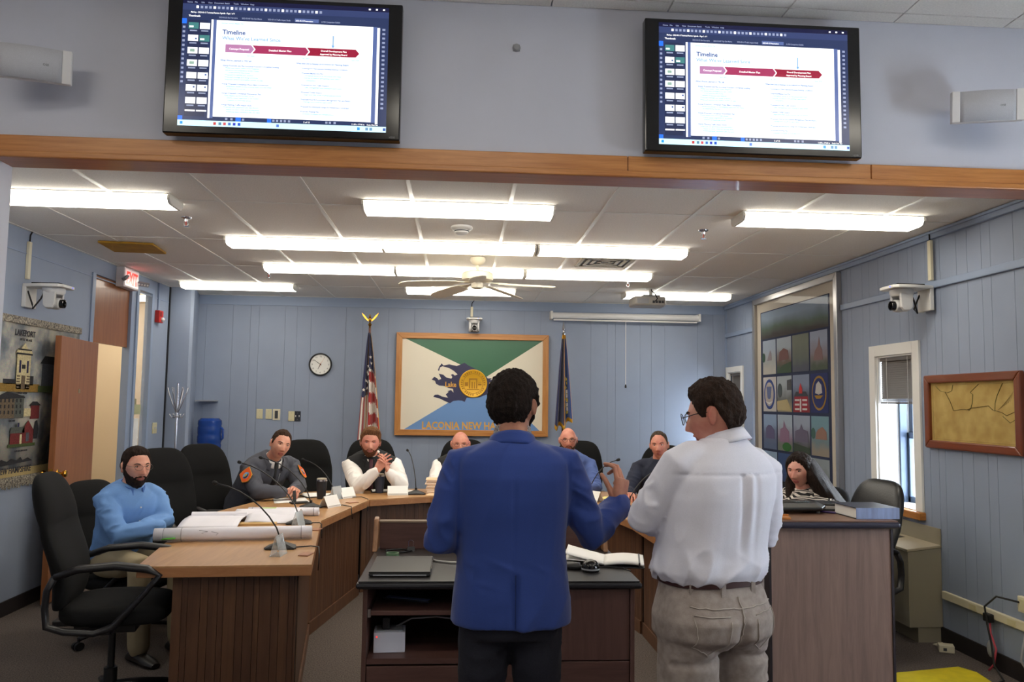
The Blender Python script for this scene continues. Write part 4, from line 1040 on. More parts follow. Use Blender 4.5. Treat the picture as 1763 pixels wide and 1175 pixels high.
def qshape(r, c, pts, rgb, nm, k=3):
    """pts in block fractions (0..1 right, 0..1 up)"""
    a, b = lx(CY[c][0]), lx(CY[c][1]); z0, z1 = RZ[r][0] - 1.5, RZ[r][1] - 1.5
    yy = -0.015 - 0.002 * k
    MB().add([(a + (b - a) * u, yy, z0 + (z1 - z0) * v) for u, v in pts], [tuple(range(len(pts)))]).build(nm, mat('q%02x%02x%02x' % rgb, rgb, 0.9), blocks[r, c], thick=0.001)
def ell(u, v, a, b, n=22): return [(u + a * math.cos(2 * PI * i / n), v + b * math.sin(2 * PI * i / n)) for i in range(n)]
qshape(1, 0, ell(0.5, 0.5, 0.42, 0.44), (64, 84, 150), 'oval_ring', 3); qshape(1, 0, ell(0.5, 0.5, 0.33, 0.35), (196, 184, 176), 'oval_field', 4); qshape(1, 0, [(0.3, 0.72), (0.7, 0.72), (0.62, 0.40), (0.55, 0.36), (0.45, 0.36), (0.38, 0.40)], (110, 120, 160), 'tower_emblem', 5); qshape(1, 0, [(0.2, 0.3), (0.5, 0.2), (0.8, 0.3), (0.5, 0.26)], (240, 238, 236), 'ribbon', 5)
qshape(1, 3, ell(0.5, 0.5, 0.42, 0.44), (170, 132, 60), 'gold_wreath', 3); qshape(1, 3, ell(0.5, 0.5, 0.36, 0.38), (44, 54, 110), 'blue_field', 4); qshape(1, 3, [(0.3, 0.5), (0.36, 0.72), (0.5, 0.8), (0.66, 0.7), (0.7, 0.5), (0.5, 0.46)], (206, 200, 196), 'ship_sails', 5); qshape(1, 3, [(0.25, 0.44), (0.75, 0.44), (0.6, 0.36), (0.36, 0.36)], (176, 132, 40), 'ship_hull', 5)
qshape(1, 2, [(0.1, 0.02), (0.92, 0.02), (0.92, 0.42), (0.1, 0.42)], (164, 48, 62), 'brick_front', 3); qshape(1, 2, [(0.08, 0.42), (0.94, 0.42), (0.8, 0.55), (0.2, 0.55)], (70, 72, 80), 'roof', 3); qshape(1, 2, [(0.4, 0.5), (0.6, 0.5), (0.6, 0.62), (0.5, 0.78), (0.4, 0.62)], (206, 60, 60), 'belfry', 4)
for i in range(2):
    for j in range(3): qshape(1, 2, [(0.14 + i * 0.46, 0.06 + j * 0.12), (0.42 + i * 0.46, 0.06 + j * 0.12), (0.42 + i * 0.46, 0.11 + j * 0.12), (0.14 + i * 0.46, 0.11 + j * 0.12)], (222, 214, 210), 'window_row', 4)
qshape(1, 2, [(0.46, 0.02), (0.54, 0.02), (0.54, 0.36), (0.46, 0.36)], (230, 224, 220), 'white_tower', 5)
qshape(0, 3, [(0.2, 0.25), (0.75, 0.25), (0.72, 0.5), (0.62, 0.6), (0.55, 0.85), (0.46, 0.6), (0.3, 0.5)], (140, 112, 112), 'church', 3)
qshape(0, 1, [(0.15, 0.35), (0.85, 0.38), (0.8, 0.62), (0.5, 0.7), (0.2, 0.6)], (124, 88, 84), 'red_house', 3); qshape(0, 1, [(0.0, 0.0), (1, 0), (1, 0.3), (0.4, 0.22)], (72, 92, 70), 'lawn', 3)
qshape(0, 0, [(0.35, 0.4), (0.7, 0.4), (0.68, 0.6), (0.6, 0.7), (0.5, 0.6)], (150, 140, 144), 'mill', 3); qshape(0, 0, ell(0.08, 0.5, 0.12, 0.14), (64, 92, 76), 'tree', 3)
qshape(1, 1, ell(0.2, 0.6, 0.16, 0.2), (84, 92, 92), 'tree', 3); qshape(1, 1, [(0.7, 0.6), (1, 0.6), (1, 0.9), (0.7, 0.88)], (86, 88, 92), 'building', 3); qshape(1, 1, [(0, 0.05), (1, 0.02), (0.7, 0.35), (0, 0.3)], (196, 178, 132), 'path', 3)
qshape(2, 0, [(0.2, 0.3), (0.85, 0.3), (0.85, 0.55), (0.6, 0.68), (0.4, 0.7), (0.2, 0.6)], (104, 96, 130), 'mill', 3)
qshape(2, 1, [(0.15, 0.25), (0.8, 0.25), (0.8, 0.55), (0.6, 0.65), (0.45, 0.85), (0.4, 0.65), (0.2, 0.6)], (150, 116, 140), 'town_hall', 3); qshape(2, 1, ell(0.65, 0.12, 0.3, 0.12), (54, 112, 48), 'bush', 4)
qshape(2, 2, [(0.1, 0.3), (0.9, 0.3), (0.88, 0.6), (0.6, 0.64), (0.5, 0.78), (0.4, 0.64), (0.12, 0.58)], (112, 104, 126), 'mansion', 3); qshape(2, 2, [(0, 0), (1, 0), (1, 0.16), (0, 0.26)], (62, 76, 60), 'lawn', 3)
qshape(2, 3, [(0.25, 0.42), (0.9, 0.42), (0.88, 0.62), (0.66, 0.74), (0.4, 0.66), (0.3, 0.58)], (160, 122, 106), 'station', 3); qshape(2, 3, ell(0.12, 0.56, 0.12, 0.14), (70, 104, 96), 'tree', 3)
MB().box(QX0 + 0.055, QX1 - 0.055, -0.034, -0.031, QZ0 + 0.055, QZ1 - 0.055).build('glass_pane', glass('quilt_glass', (20, 22, 24), 0.06, 0.015), qf)
MB().box(QX0 + 0.30, QX1 - 0.62, -0.030, -0.016, QZ0 + 0.13, QZ0 + 0.18).build('caption_strip', M_blackmatte, qf)

# framed map
mp_ = thing('framed_map', 'old yellowed map in a brown wooden frame on the right wall', 'framed map', (WR, 4.825, 1.548), R(-90))
M_mapw = wood('map_frame_wood', (132, 66, 34), (108, 50, 24), 'X', 0.3, 8, 14, 0.3)
mitred_frame(mp_, -0.475, 0.475, -0.25, 0.25, 0.055, -0.035, 0.0, M_mapw, wood('map_frame_wood_z', (132, 66, 34), (108, 50, 24), 'Z', 0.3, 8, 14, 0.3), bevel=0.008)
MB().box(-0.43, 0.43, -0.012, -0.002, -0.205, 0.205).build('map_sheet', mat('old_map', (212, 184, 112), 0.85, var=0.3, scale=9, rgb2=(186, 154, 84), detail=8), mp_)
M_mapln = mat('map_ink', (104, 88, 44), 0.9); M_mapln2 = mat('map_river', (112, 116, 72), 0.9)
def mline(pts, w, mm, nm='map_line'):
    MB().tube([(a * 0.42, -0.0125, b * 0.195) for a, b in pts], w, 5, flat=0.4).build(nm, mm, mp_)
mline([(-0.95, -0.95), (0.95, -0.95), (0.95, 0.92), (-0.95, 0.92), (-0.95, -0.95)], 0.0012, M_mapln, 'border_line')
mline([(-0.87, 0.9), (-0.75, 0.72), (-0.55, 0.66), (-0.45, 0.72), (-0.42, 0.92)], 0.003, M_mapln2); mline([(-0.62, 0.68), (-0.5, 0.36), (-0.42, 0.05), (-0.2, 0.1), (-0.08, 0.08), (0.02, 0.15), (0.1, 0.16), (0.3, 0.2), (0.4, 0.22), (0.5, 0.08), (0.58, 0.06), (0.7, 0.0), (0.78, -0.08), (0.95, 0.04)], 0.0035, M_mapln)
mline([(0.2, 0.92), (0.05, 0.72), (0.0, 0.65), (0.06, 0.58), (0.04, 0.3), (0.0, 0.12), (-0.05, 0.05)], 0.0032, M_mapln2); mline([(0.72, 0.92), (0.6, 0.55), (0.55, 0.3), (0.54, 0.05)], 0.003, M_mapln2); mline([(0.7, -0.1), (0.85, -0.3), (0.95, -0.2)], 0.0025, M_mapln2)
for i in range(7): mline([(0.62 + i * 0.04, 0.1 + i * 0.04), (0.75 + i * 0.03, 0.3 + i * 0.06)], 0.0008, M_mapln, 'hachure')
MB().box(-0.43, 0.43, -0.019, -0.017, -0.205, 0.205).build('glass_pane', glass('map_glass', (20, 20, 20), 0.04, 0.05), mp_)

# radiator cabinet under the window
M_acb = mat('heater_beige', (150, 142, 122), 0.55)
ac = thing('wall_heater', 'beige floor-standing heating cabinet against the right wall', 'heater', (WR, 5.95, 0))
MB().box(-0.17, -0.012, -0.74, 0.75, 0.0, 0.10).build('plinth', M_acb, ac)
MB().add([(-0.235, -0.75, 0.10), (0, -0.75, 0.10), (0, 0.76, 0.10), (-0.235, 0.76, 0.10), (-0.235, -0.75, 0.60), (0, -0.75, 0.63), (0, 0.76, 0.63), (-0.235, 0.76, 0.60)], [(0, 3, 2, 1), (4, 5, 6, 7), (0, 1, 5, 4), (1, 2, 6, 5), (2, 3, 7, 6), (3, 0, 4, 7)]).build('cabinet', M_acb, ac, bevel=0.004)
MB().add([(-0.245, -0.757, 0.60), (0, -0.757, 0.63), (0, 0.765, 0.63), (-0.245, 0.765, 0.60), (-0.245, -0.757, 0.618), (0, -0.757, 0.648), (0, 0.765, 0.648), (-0.245, 0.765, 0.618)], [(0, 3, 2, 1), (4, 5, 6, 7), (0, 1, 5, 4), (1, 2, 6, 5), (2, 3, 7, 6), (3, 0, 4, 7)]).build('top_panel', mat('heater_top', (172, 160, 136), 0.5), ac, bevel=0.004)
for i in range(8):
    MB().box(-0.19, -0.05, -0.40 + i * 0.09, -0.34 + i * 0.09, 0.630, 0.643).build('grille_bar', M_dkgrey, ac)
MB().box(-0.012, -0.002, -0.757, 0.75, 0.63, 0.755).build('back_panel', M_acb, ac, bevel=0.003)
# raceway, outlets, cables
rw = thing('cable_raceway', 'cream surface cable raceway running along the right wall', 'raceway', (WR, 4.6, 0.325))
MB().box(-0.025, 0, -0.63, 0.57, -0.026, 0.026).build('channel', M_cream, rw, bevel=0.004)
for y in (0.25, -0.1):
    MB().box(-0.028, -0.024, y - 0.035, y + 0.035, -0.016, 0.016).build('outlet', M_ivory, rw)
ob = thing('outlet_box', 'cream outlet box on the right wall at the picture edge', 'outlet', (WR, 4.40, 0.45))
MB().box(-0.03, 0, -0.04, 0.04, -0.045, 0.045).build('box', M_cream, ob, bevel=0.004)
MB().box(-0.034, -0.029, -0.02, 0.02, -0.03, 0.03).build('socket', M_ivory, ob)
cw = MB().tube([(3.25, 4.42, 0.46), (3.18, 4.52, 0.47), (3.14, 4.57, 0.40), (3.14, 4.55, 0.30), (3.14, 4.52, 0.20), (3.14, 4.50, 0.08), (3.16, 4.45, 0.012), (3.0, 4.36, 0.010), (3.05, 4.2, 0.010)], 0.006, 8).build('power_cord', M_black, None, smooth=True)
tag(cw, 'black power cord looping from the outlet box to the floor', 'cord')
cr = thing('red_patch_cable', 'pink-red cable hanging under the raceway with a plug', 'cable', (3.245, 4.68, 0))
MB().tube([(0, 0.0, 0.31), (-0.01, -0.02, 0.22), (-0.02, -0.08, 0.14), (-0.03, -0.07, 0.05), (-0.05, -0.05, 0.01)], 0.006, 8).build('cord', mat('pink_cable', (190, 70, 84), 0.5), cr, smooth=True)
MB().box(-0.025, 0.01, -0.03, 0.03, 0.28, 0.33).build('plug', M_black, cr, bevel=0.006)
MB().ball((-0.02, -0.03, 0.13), (0.014, 0.03, 0.05)).build('adapter', M_grey, cr, smooth=True)
cg = MB().tube([(3.24, 4.36, 0.32), (3.2, 4.34, 0.22), (3.18, 4.33, 0.16), (3.2, 4.30, 0.10)], 0.007, 8).build('grey_cable', M_grey, None, smooth=True)
tag(cg, 'grey cable drooping from the raceway at the picture edge', 'cable')
jb = thing('floor_junction_box', 'small cream junction box on the carpet by the right wall', 'junction box', (3.18, 5.02, 0), R(-25))
MB().box(-0.045, 0.045, -0.035, 0.035, 0, 0.045).build('box', M_cream, jb, bevel=0.004)
MB().tube([(-0.03, 0.03, 0.02), (-0.06, 0.10, 0.01), (0.0, 0.16, 0.01)], 0.005, 6).build('cable', M_cream, jb)
MB().box(-0.02, 0.0, -0.037, -0.033, 0.012, 0.030).build('socket', M_dkgrey, jb)
ym = MB().prism([(2.2, 4.52), (3.05, 4.70), (3.10, 4.60), (3.06, 4.30), (2.95, 3.9), (2.2, 3.9)], 0.0, 0.012).build('floor_mat', mat('yellow_mat', (226, 204, 22), 0.6, var=0.12, scale=20), None, bevel=0.004)
tag(ym, 'bright yellow cable-cover mat on the carpet at the lower right', 'mat')

# ================================================================== coat rack and water cooler in the far left corner
cr2 = thing('coat_rack', 'chrome coat stand in front of the far left pillar', 'coat rack', (-3.0, 8.62, 0))
MB().cyl((0, 0, 0.02), (0, 0, 1.73), 0.016, 0.013).build('post', M_chrome, cr2, smooth='auto')
MB().lathe([(0.17, 0), (0.17, 0.015), (0.03, 0.03)], 24).build('base', M_chrome, cr2, smooth='auto')
for k in range(6):
    a = R(60 * k + 15); ca, sa = math.cos(a), math.sin(a)
    MB().tube([(0.012 * ca, 0.012 * sa, 1.42), (0.05 * ca, 0.05 * sa, 1.52), (0.085 * ca, 0.085 * sa, 1.62), (0.10 * ca, 0.10 * sa, 1.68)], 0.006, 8, round_ends=True).build('hook_arm', M_chrome, cr2, smooth=True)
    MB().tube([(0.012 * ca, 0.012 * sa, 1.38), (0.05 * ca, 0.05 * sa, 1.36), (0.07 * ca, 0.07 * sa, 1.40)], 0.006, 8, round_ends=True).build('hook', M_chrome, cr2, smooth=True)
wc = thing('water_cooler', 'water cooler with blue jug beside the far left pillar', 'water cooler', (-2.84, 9.24, 0))
MB().box(-0.13, 0.15, -0.15, 0.15, 0.0, 0.93).build('cabinet', M_white, wc, bevel=0.012)
jg = mat('blue_jug', (40, 84, 176), 0.15, trans=0.35)
MB().lathe([(0.05, 0.93), (0.06, 0.97), (0.128, 1.0), (0.132, 1.04), (0.126, 1.06), (0.132, 1.08), (0.132, 1.14), (0.126, 1.16), (0.132, 1.18), (0.132, 1.24), (0.126, 1.26), (0.132, 1.28), (0.128, 1.32), (0.10, 1.345), (0.0, 1.345)], 28).build('jug', jg, wc, smooth='auto')
MB().tube([(0.135, -0.02, 1.24), (0.155, -0.02, 1.22), (0.155, -0.02, 1.12), (0.135, -0.02, 1.10)], 0.012, 8).build('jug_handle', jg, wc, smooth=True)
for i, s in enumerate((-0.05, 0.05)):
    MB().box(s - 0.015, s + 0.015, -0.19, -0.15, 0.80, 0.84).build('tap', M_red if i else mat('tap_blue', (50, 80, 180), 0.4), wc, bevel=0.004)
sh = MB().box(-0.12, 0.10, -0.16, 0.0, -0.012, 0.0).build('wall_shelf', M_grey, None, loc=(-2.92, WB, 1.55))
tag(sh, 'small grey shelf on the back wall above the water jug', 'shelf')
# ================================================================== council desk
DT = 0.76
M_top = wood('desk_top_oak', (196, 152, 102), (172, 126, 80), 'Y', 0.32, 7, 11, 0.1)
M_topx = wood('desk_top_oak_x', (196, 152, 102), (172, 126, 80), 'X', 0.32, 7, 11, 0.1)
M_edge = wood('desk_edge_oak', (180, 128, 84), (154, 102, 62), 'X', 0.4, 7, 9)
M_panel = wood('desk_panel_walnut', (100, 68, 48), (72, 46, 32), 'Z', 0.45, 6, 10)
M_panel2 = wood('desk_panel_walnut_b', (110, 76, 52), (80, 52, 36), 'Z', 0.45, 6, 10)
M_pback = mat('panel_backing', (40, 26, 18), 0.8)
def shrink(poly, d):
    n = len(poly); out = []
    a = sum(poly[i][0] * poly[(i + 1) % n][1] - poly[(i + 1) % n][0] * poly[i][1] for i in range(n))
    sg = 1 if a > 0 else -1
    for i in range(n):
        p0, p1, p2 = Vector(poly[i - 1]), Vector(poly[i]), Vector(poly[(i + 1) % n])
        e1 = (p1 - p0).normalized(); e2 = (p2 - p1).normalized()
        n1 = Vector((-e1.y, e1.x)) * sg; n2 = Vector((-e2.y, e2.x)) * sg
        b = (n1 + n2); k = 1 + n1.dot(n2)
        out.append(tuple(p1 + b * (d / k)))
    return out
def board_panel(t, p0, p1, z0, z1, out, w=0.046, alt=(1.0, 0.6, 1.3, 0.8)):
    """a run of separate upright boards from p0 to p1 (xy), facing 'out', over a dark backing"""
    a, b = Vector(p0), Vector(p1); d = (b - a); L = d.length; d.normalize(); nrm = Vector(out).normalized()
    MB().add([(a.x, a.y, z0), (b.x, b.y, z0), (b.x, b.y, z1), (a.x, a.y, z1)] + [(q.x, q.y, z) for q, z in ((a - nrm * 0.015, z0), (b - nrm * 0.015, z0), (b - nrm * 0.015, z1), (a - nrm * 0.015, z1))], [(0, 1, 2, 3), (7, 6, 5, 4), (0, 4, 5, 1), (1, 5, 6, 2), (2, 6, 7, 3), (3, 7, 4, 0)]).build('panel_backing', M_pback, t)
    s = 0.0; k = 0
    while s < L - 0.002:
        e = min(s + w * alt[k % len(alt)], L)
        q0 = a + d * (s + 0.0012); q1 = a + d * (e - 0.0012)
        c = [(q0.x, q0.y), (q1.x, q1.y), tuple(q1 + nrm * 0.010), tuple(q0 + nrm * 0.010)]
        MB().prism(c, z0, z1).build('panel_board', M_panel if k % 3 else M_panel2, t)
        s = e; k += 1
def desk(name, label, poly, panels, topm, grp='council desk sections'):
    t = thing(name, label, 'desk', (0, 0, 0), 0, grp)
    MB().prism(poly, DT - 0.006, DT).build('desk_top', topm, t)
    MB().prism(poly, DT - 0.055, DT - 0.0062).build('edge_band', M_edge, t, bevel=0.004)
    for (p0, p1, o) in panels:
        board_panel(t, p0, p1, 0.0, DT - 0.056, o)
        nn = Vector(o).normalized() * 0.016
        a, b = Vector(p0), Vector(p1)
        MB().prism([tuple(a + nn * 0.7), tuple(b + nn * 0.7), tuple(b + nn * 1.35), tuple(a + nn * 1.35)], 0.0, 0.085).build('plinth', M_panel2, t)
    return t
g = 0.0015
Lw = [(-1.53, 3.95), (-0.71, 4.00), (-0.91, 5.43 - g), (-1.78, 5.60 - g)]
Ls = [(-0.91, 5.43 + g), (-0.715 - g, 6.58), (-1.46 - g, 7.02), (-1.78, 5.60 + g)]
Cs = [(-0.715 + g, 6.58), (-0.23, 6.84), (0.53, 6.84), (1.015 - g, 6.58), (1.76 - g, 7.02), (1.15, 7.42), (-0.85, 7.42), (-1.46 + g, 7.02)]
Rs = [(1.015 + g, 6.58), (1.21, 5.43 + g), (2.08, 5.60 + g), (1.76 + g, 7.02)]
Rw = [(1.21, 5.43 - g), (1.23, 4.66), (2.02, 4.66), (2.08, 5.60 - g)]
desk('council_desk', 'left wing of the oak council desk, holding the rolled plans', Lw,
     [((-1.385, 4.04), (-0.79, 4.075), (0.06, -1)), ((-0.80, 4.10), (-0.985, 5.42), (1, 0.14))], M_top)
desk('council_desk', 'angled oak desk section in front of the grey-jacketed man', Ls, [((-0.99, 5.45), (-0.80, 6.56), (1, -0.17))], M_top)
desk('council_desk', 'curved back section of the oak council desk below the city flag board', Cs,
     [((-0.79, 6.66), (-0.25, 6.93), (0.45, -1)), ((-0.25, 6.93), (0.55, 6.93), (0, -1)), ((0.55, 6.93), (1.09, 6.66), (-0.45, -1))], M_topx)
desk('council_desk', 'angled oak desk section behind the two standing men', Rs, [((1.10, 6.56), (1.29, 5.45), (-1, -0.17))], M_top)
desk('council_desk', 'right wing of the oak council desk behind the white-shirted man', Rw, [((1.30, 5.42), (1.31, 4.72), (-1, 0)), ((1.31, 4.72), (1.96, 4.72), (0, -1))], M_top)

# ================================================================== lectern desk in the middle
M_lect = wood('lectern_walnut', (96, 66, 58), (74, 48, 42), 'Z', 0.45, 7, 11)
M_lectx = wood('lectern_walnut_x', (96, 66, 58), (74, 48, 42), 'X', 0.45, 7, 11)
M_lam = mat('black_laminate', (52, 50, 50), 0.28, var=0.2, scale=160)
M_bull = mat('black_bullnose', (24, 24, 30), 0.35)
ld = thing('presentation_desk', 'dark walnut presentation desk with black top in front of the blue suit', 'desk', (0.205, 3.62, 0))
MB().box(-0.640, 0.640, 0.012, 0.865, DT - 0.006, DT).build('desk_top', M_lam, ld)
MB().box(-0.652, 0.652, 0.0, 0.87, DT - 0.036, DT - 0.0065).build('bullnose_edge', M_bull, ld, bevel=0.014, seg=3)
MB().box(-0.62, -0.600, 0.03, 0.85, 0.0, DT - 0.038).build('side_panel', M_lect, ld)
MB().box(0.600, 0.62, 0.03, 0.85, 0.0, DT - 0.038).build('side_panel', M_lect, ld)
MB().box(0.18, 0.198, 0.03, 0.85, 0.0, DT - 0.038).build('divider_panel', M_lect, ld)
MB().box(-0.599, 0.599, 0.82, 0.84, 0.0, DT - 0.038).build('back_panel', M_lect, ld)
MB().box(-0.585, 0.178, 0.05, 0.55, 0.600, 0.620).build('keyboard_tray', M_lectx, ld, bevel=0.002)
MB().box(-0.599, -0.586, 0.05, 0.50, 0.592, 0.628).build('tray_slide', M_chrome, ld)
MB().box(-0.599, 0.178, 0.05, 0.818, 0.385, 0.410).build('shelf', M_lectx, ld)
MB().box(-0.597, 0.178, 0.035, 0.053, 0.010, 0.378).build('drawer_front', M_lectx, ld, bevel=0.002)
MB().box(0.20, 0.598, 0.035, 0.053, 0.400, DT - 0.042).build('cupboard_door', M_lect, ld, bevel=0.002)
MB().box(0.20, 0.598, 0.035, 0.053, 0.010, 0.394).build('drawer_front', M_lectx, ld, bevel=0.002)
ht = MB().box(-0.625, 0.60, 0.80, 0.82, DT, 0.905).build('back_screen', M_lectx, ld, bevel=0.002)
MB().box(-0.63, 0.60, 0.793, 0.827, 0.903, 0.915).build('cap_rail', mat('rail_edge', (150, 128, 108), 0.5), ht, bevel=0.003)
for x in (-0.655, 0.60):
    MB().prism([(0.70, DT), (0.835, DT), (0.835, 0.925), (0.80, 0.935), (0.765, 0.925), (0.735, 0.85)], 0, 0.026, frame_mat((x, 0, 0), (0, 1, 0), (0, 0, 1))).build('screen_cheek', wood('cheek_wood', (168, 122, 84), (130, 88, 58), 'Z', 0.4), ld, bevel=0.006)

# ================================================================== tall counter on the right
M_grayw = wood('counter_greywood', (150, 124, 112), (122, 100, 92), 'Z', 0.5, 7, 12)
ct = thing('reception_counter', 'tall grey-brown wooden counter at the right with dark edged top', 'counter', (1.86, 3.80, 0))
MB().box(-0.335, 0.325, 0.012, 0.76, 1.004, 1.010).build('counter_top', wood('counter_top_wood', (138, 104, 84), (112, 82, 64), 'X', 0.35), ct)
MB().box(-0.347, 0.337, 0.0, 0.77, 0.972, 1.0035).build('bullnose_edge', mat('counter_edge', (50, 50, 66), 0.35), ct, bevel=0.013, seg=3)
MB().box(-0.31, 0.302, 0.045, 0.063, 0.0, 0.971).build('front_panel', M_grayw, ct)
for x in (-0.322, 0.3025):
    MB().box(x, x + 0.012, 0.04, 0.74, 0.0, 0.971).build('side_panel', mat('counter_side_shaded', (40, 34, 40), 0.5), ct)  # shadow on the counter side is put into this dark colour
MB().box(-0.31, 0.302, 0.70, 0.718, 0.0, 0.971).build('back_panel', M_grayw, ct)

# ================================================================== office chairs
M_fab = mat('black_chair_fabric', (22, 22, 23), 0.9, var=0.25, scale=300, bump=0.15, spec=0.22)
M_arm = mat('black_chair_arm', (24, 23, 27), 0.42)
M_leather = mat('black_chair_leather', (34, 35, 36), 0.34, bump=0.08, bscale=90)
def rrect(w, d, n=28, e=3.2):
    out = []
    for i in range(n):
        a = 2 * PI * i / n; c, s = math.cos(a), math.sin(a)
        out.append((w / 2 * math.copysign(abs(c) ** (2 / e), c), d / 2 * math.copysign(abs(s) ** (2 / e), s)))
    return out
def chair_proto(fab, top=1.19, wide=0.52, name='office_chair', lift=0.0):
    U = Matrix.Translation((0, 0, lift))
    t = thing(name, 'x', 'chair')
    # seat: soft cushion with a waterfall front
    rings = []
    for z, k in ((0.405, 0.86), (0.42, 0.95), (0.45, 1.0), (0.485, 0.98), (0.50, 0.90), (0.506, 0.6)):
        rings.append([(x * k, y * k - 0.03, z - 0.02 * max(0, -y) * 2) for x, y in rrect(wide, 0.52)])
    MB().loft(rings, M=U).build('seat', fab, t, smooth=True, sub=1)
    prof = [(0.47, 0.36, 0.05), (0.50, 0.42, 0.085), (0.60, 0.455, 0.10), (0.72, 0.495, 0.10), (0.84, 0.515, 0.09), (0.905, 0.512, 0.075), (0.93, 0.508, 0.072), (0.955, 0.50, 0.095), (1.03, 0.475, 0.105), (1.10, 0.43, 0.095), (1.15, 0.36, 0.07), (1.175, 0.27, 0.045), (1.185, 0.16, 0.02)]
    rings = []
    for z, w, d in prof:
        z2 = 0.47 + lift + (z - 0.47) * (top - 0.47 - lift) / (1.185 - 0.47)
        f = (z - 0.47)
        yc = 0.225 + 0.16 * f * f + 0.06 * f - 0.035 * math.sin(min(1, f / 0.35) * PI)
        w *= wide / 0.52
        rings.append([(x, y + yc + 0.30 * x * x * -1.0, z2) for x, y in rrect(w, d, 28, 2.6)])
    MB().loft(rings).build('backrest', fab, t, smooth=True, sub=1)
    for s in (-1, 1):
        xs_ = s * (wide / 2 + 0.015)
        pts = [(xs_, 0.20, 0.66), (xs_, 0.10, 0.695), (xs_, -0.06, 0.705), (xs_, -0.20, 0.685), (xs_, -0.255, 0.655), (xs_, -0.20, 0.58), (xs_, -0.12, 0.49), (xs_, -0.06, 0.42), (xs_, 0.02, 0.395), (xs_, 0.15, 0.41), (xs_, 0.225, 0.435), (xs_, 0.235, 0.52), (xs_, 0.23, 0.60), (xs_, 0.20, 0.66)]
        MB().tube(pts, [0.027, 0.03, 0.032, 0.03, 0.024, 0.022, 0.026, 0.03, 0.026, 0.026, 0.026, 0.024, 0.024, 0.027], 10, flat=0.62, M=U).build('armrest', M_arm, t, smooth=True)
        MB().box(min(s * 0.16, xs_), max(s * 0.16, xs_), -0.05, 0.05, 0.385, 0.41, U).build('arm_bracket', M_arm, t)
    MB().box(-0.12, 0.12, -0.13, 0.15, 0.35, 0.405, U).box(-0.03, 0.03, 0.1, 0.27, 0.37, 0.40, U).build('tilt_mechanism', M_arm, t, bevel=0.006)
    MB().cyl((0, 0, 0.10), (0, 0, 0.22), 0.032).cyl((0, 0, 0.2), (0, 0, 0.37 + lift), 0.017).build('gas_lift', M_black, t, smooth='auto')
    MB().cyl((0.14, 0.02, 0.385), (0.30, 0.02, 0.375), 0.006, n=8, M=U).build('lever', M_black, t)
    for k in range(5):
        a = R(72 * k + 20); ca, sa = math.cos(a), math.sin(a)
        MB().tube([(0.02 * ca, 0.02 * sa, 0.125), (0.15 * ca, 0.15 * sa, 0.112), (0.30 * ca, 0.30 * sa, 0.078)], [0.036, 0.028, 0.020], 8, flat=0.75).build('base_leg', M_arm, t, smooth=True)
        c = MB()
        for q in (-1, 1):
            o = Vector((-sa, ca, 0)) * 0.014 * q; p = Vector((0.305 * ca, 0.305 * sa, 0.03))
            c.cyl(p + o - Vector((-sa, ca, 0)) * 0.009, p + o + Vector((-sa, ca, 0)) * 0.009, 0.03, n=14)
        c.cyl((0.305 * ca, 0.305 * sa, 0.03), (0.30 * ca, 0.30 * sa, 0.075), 0.008, n=8)
        c.build('caster', M_black, t, smooth='auto')
    return t
chf = chair_proto(M_fab, lift=0.065)
ch0 = chair_proto(M_fab)
CH = [
    (-1.72, 4.18, 100, 'black fabric office chair standing empty nearest the camera at left'),
    (-2.16, 5.42, 72, 'black office chair with the man in the light blue shirt sitting in it'),
    (-1.99, 6.02, 56, 'empty black office chair right beside the man in the light blue shirt'),
    (-1.90, 6.62, 52, 'black office chair from which the grey-jacketed man leans forward'),
    (-1.36, 7.42, 20, 'tall black office chair seen over the shoulder of the grey-jacketed man'),
    (-0.80, 7.66, 12, 'black office chair with the man with clasped hands sitting in it'),
    (0.06, 7.80, 0, 'black office chair hidden behind the bald man in the vest'),
    (1.16, 7.76, -14, 'black office chair with the bald bearded man in it'),
    (1.78, 7.10, -34, 'black office chair with the man in the navy jacket in it'),
]
for i, (x, y, a, lb) in enumerate(CH):
    if i == 0:
        chf.location = (x, y, 0); chf.rotation_euler = (0, 0, R(a)); chf['label'] = lb; chf['group'] = 'black office chairs around the desk'
    elif i == 2:
        ch0.location = (x, y, 0); ch0.rotation_euler = (0, 0, R(a)); ch0['label'] = lb; ch0['group'] = 'black office chairs around the desk'
    else:
        c_ = dup(ch0, (x, y, 0), R(a), lb, 'black office chairs around the desk')
        if i == 1: c_.scale = (1, 1, 0.85)
lc = chair_proto(M_leather, 1.09, 0.50, 'leather_chair')
lc.location = (2.52, 5.08, 0); lc.rotation_euler = (0, 0, R(-78)); lc['label'] = 'black leather chair in front of the window, behind the tall counter'
wcn = dup(ch0, (2.62, 5.88, 0), R(-60), 'black office chair with the long-haired woman in it', 'black office chairs around the desk')
wcn.scale = (0.95, 0.95, 0.80)
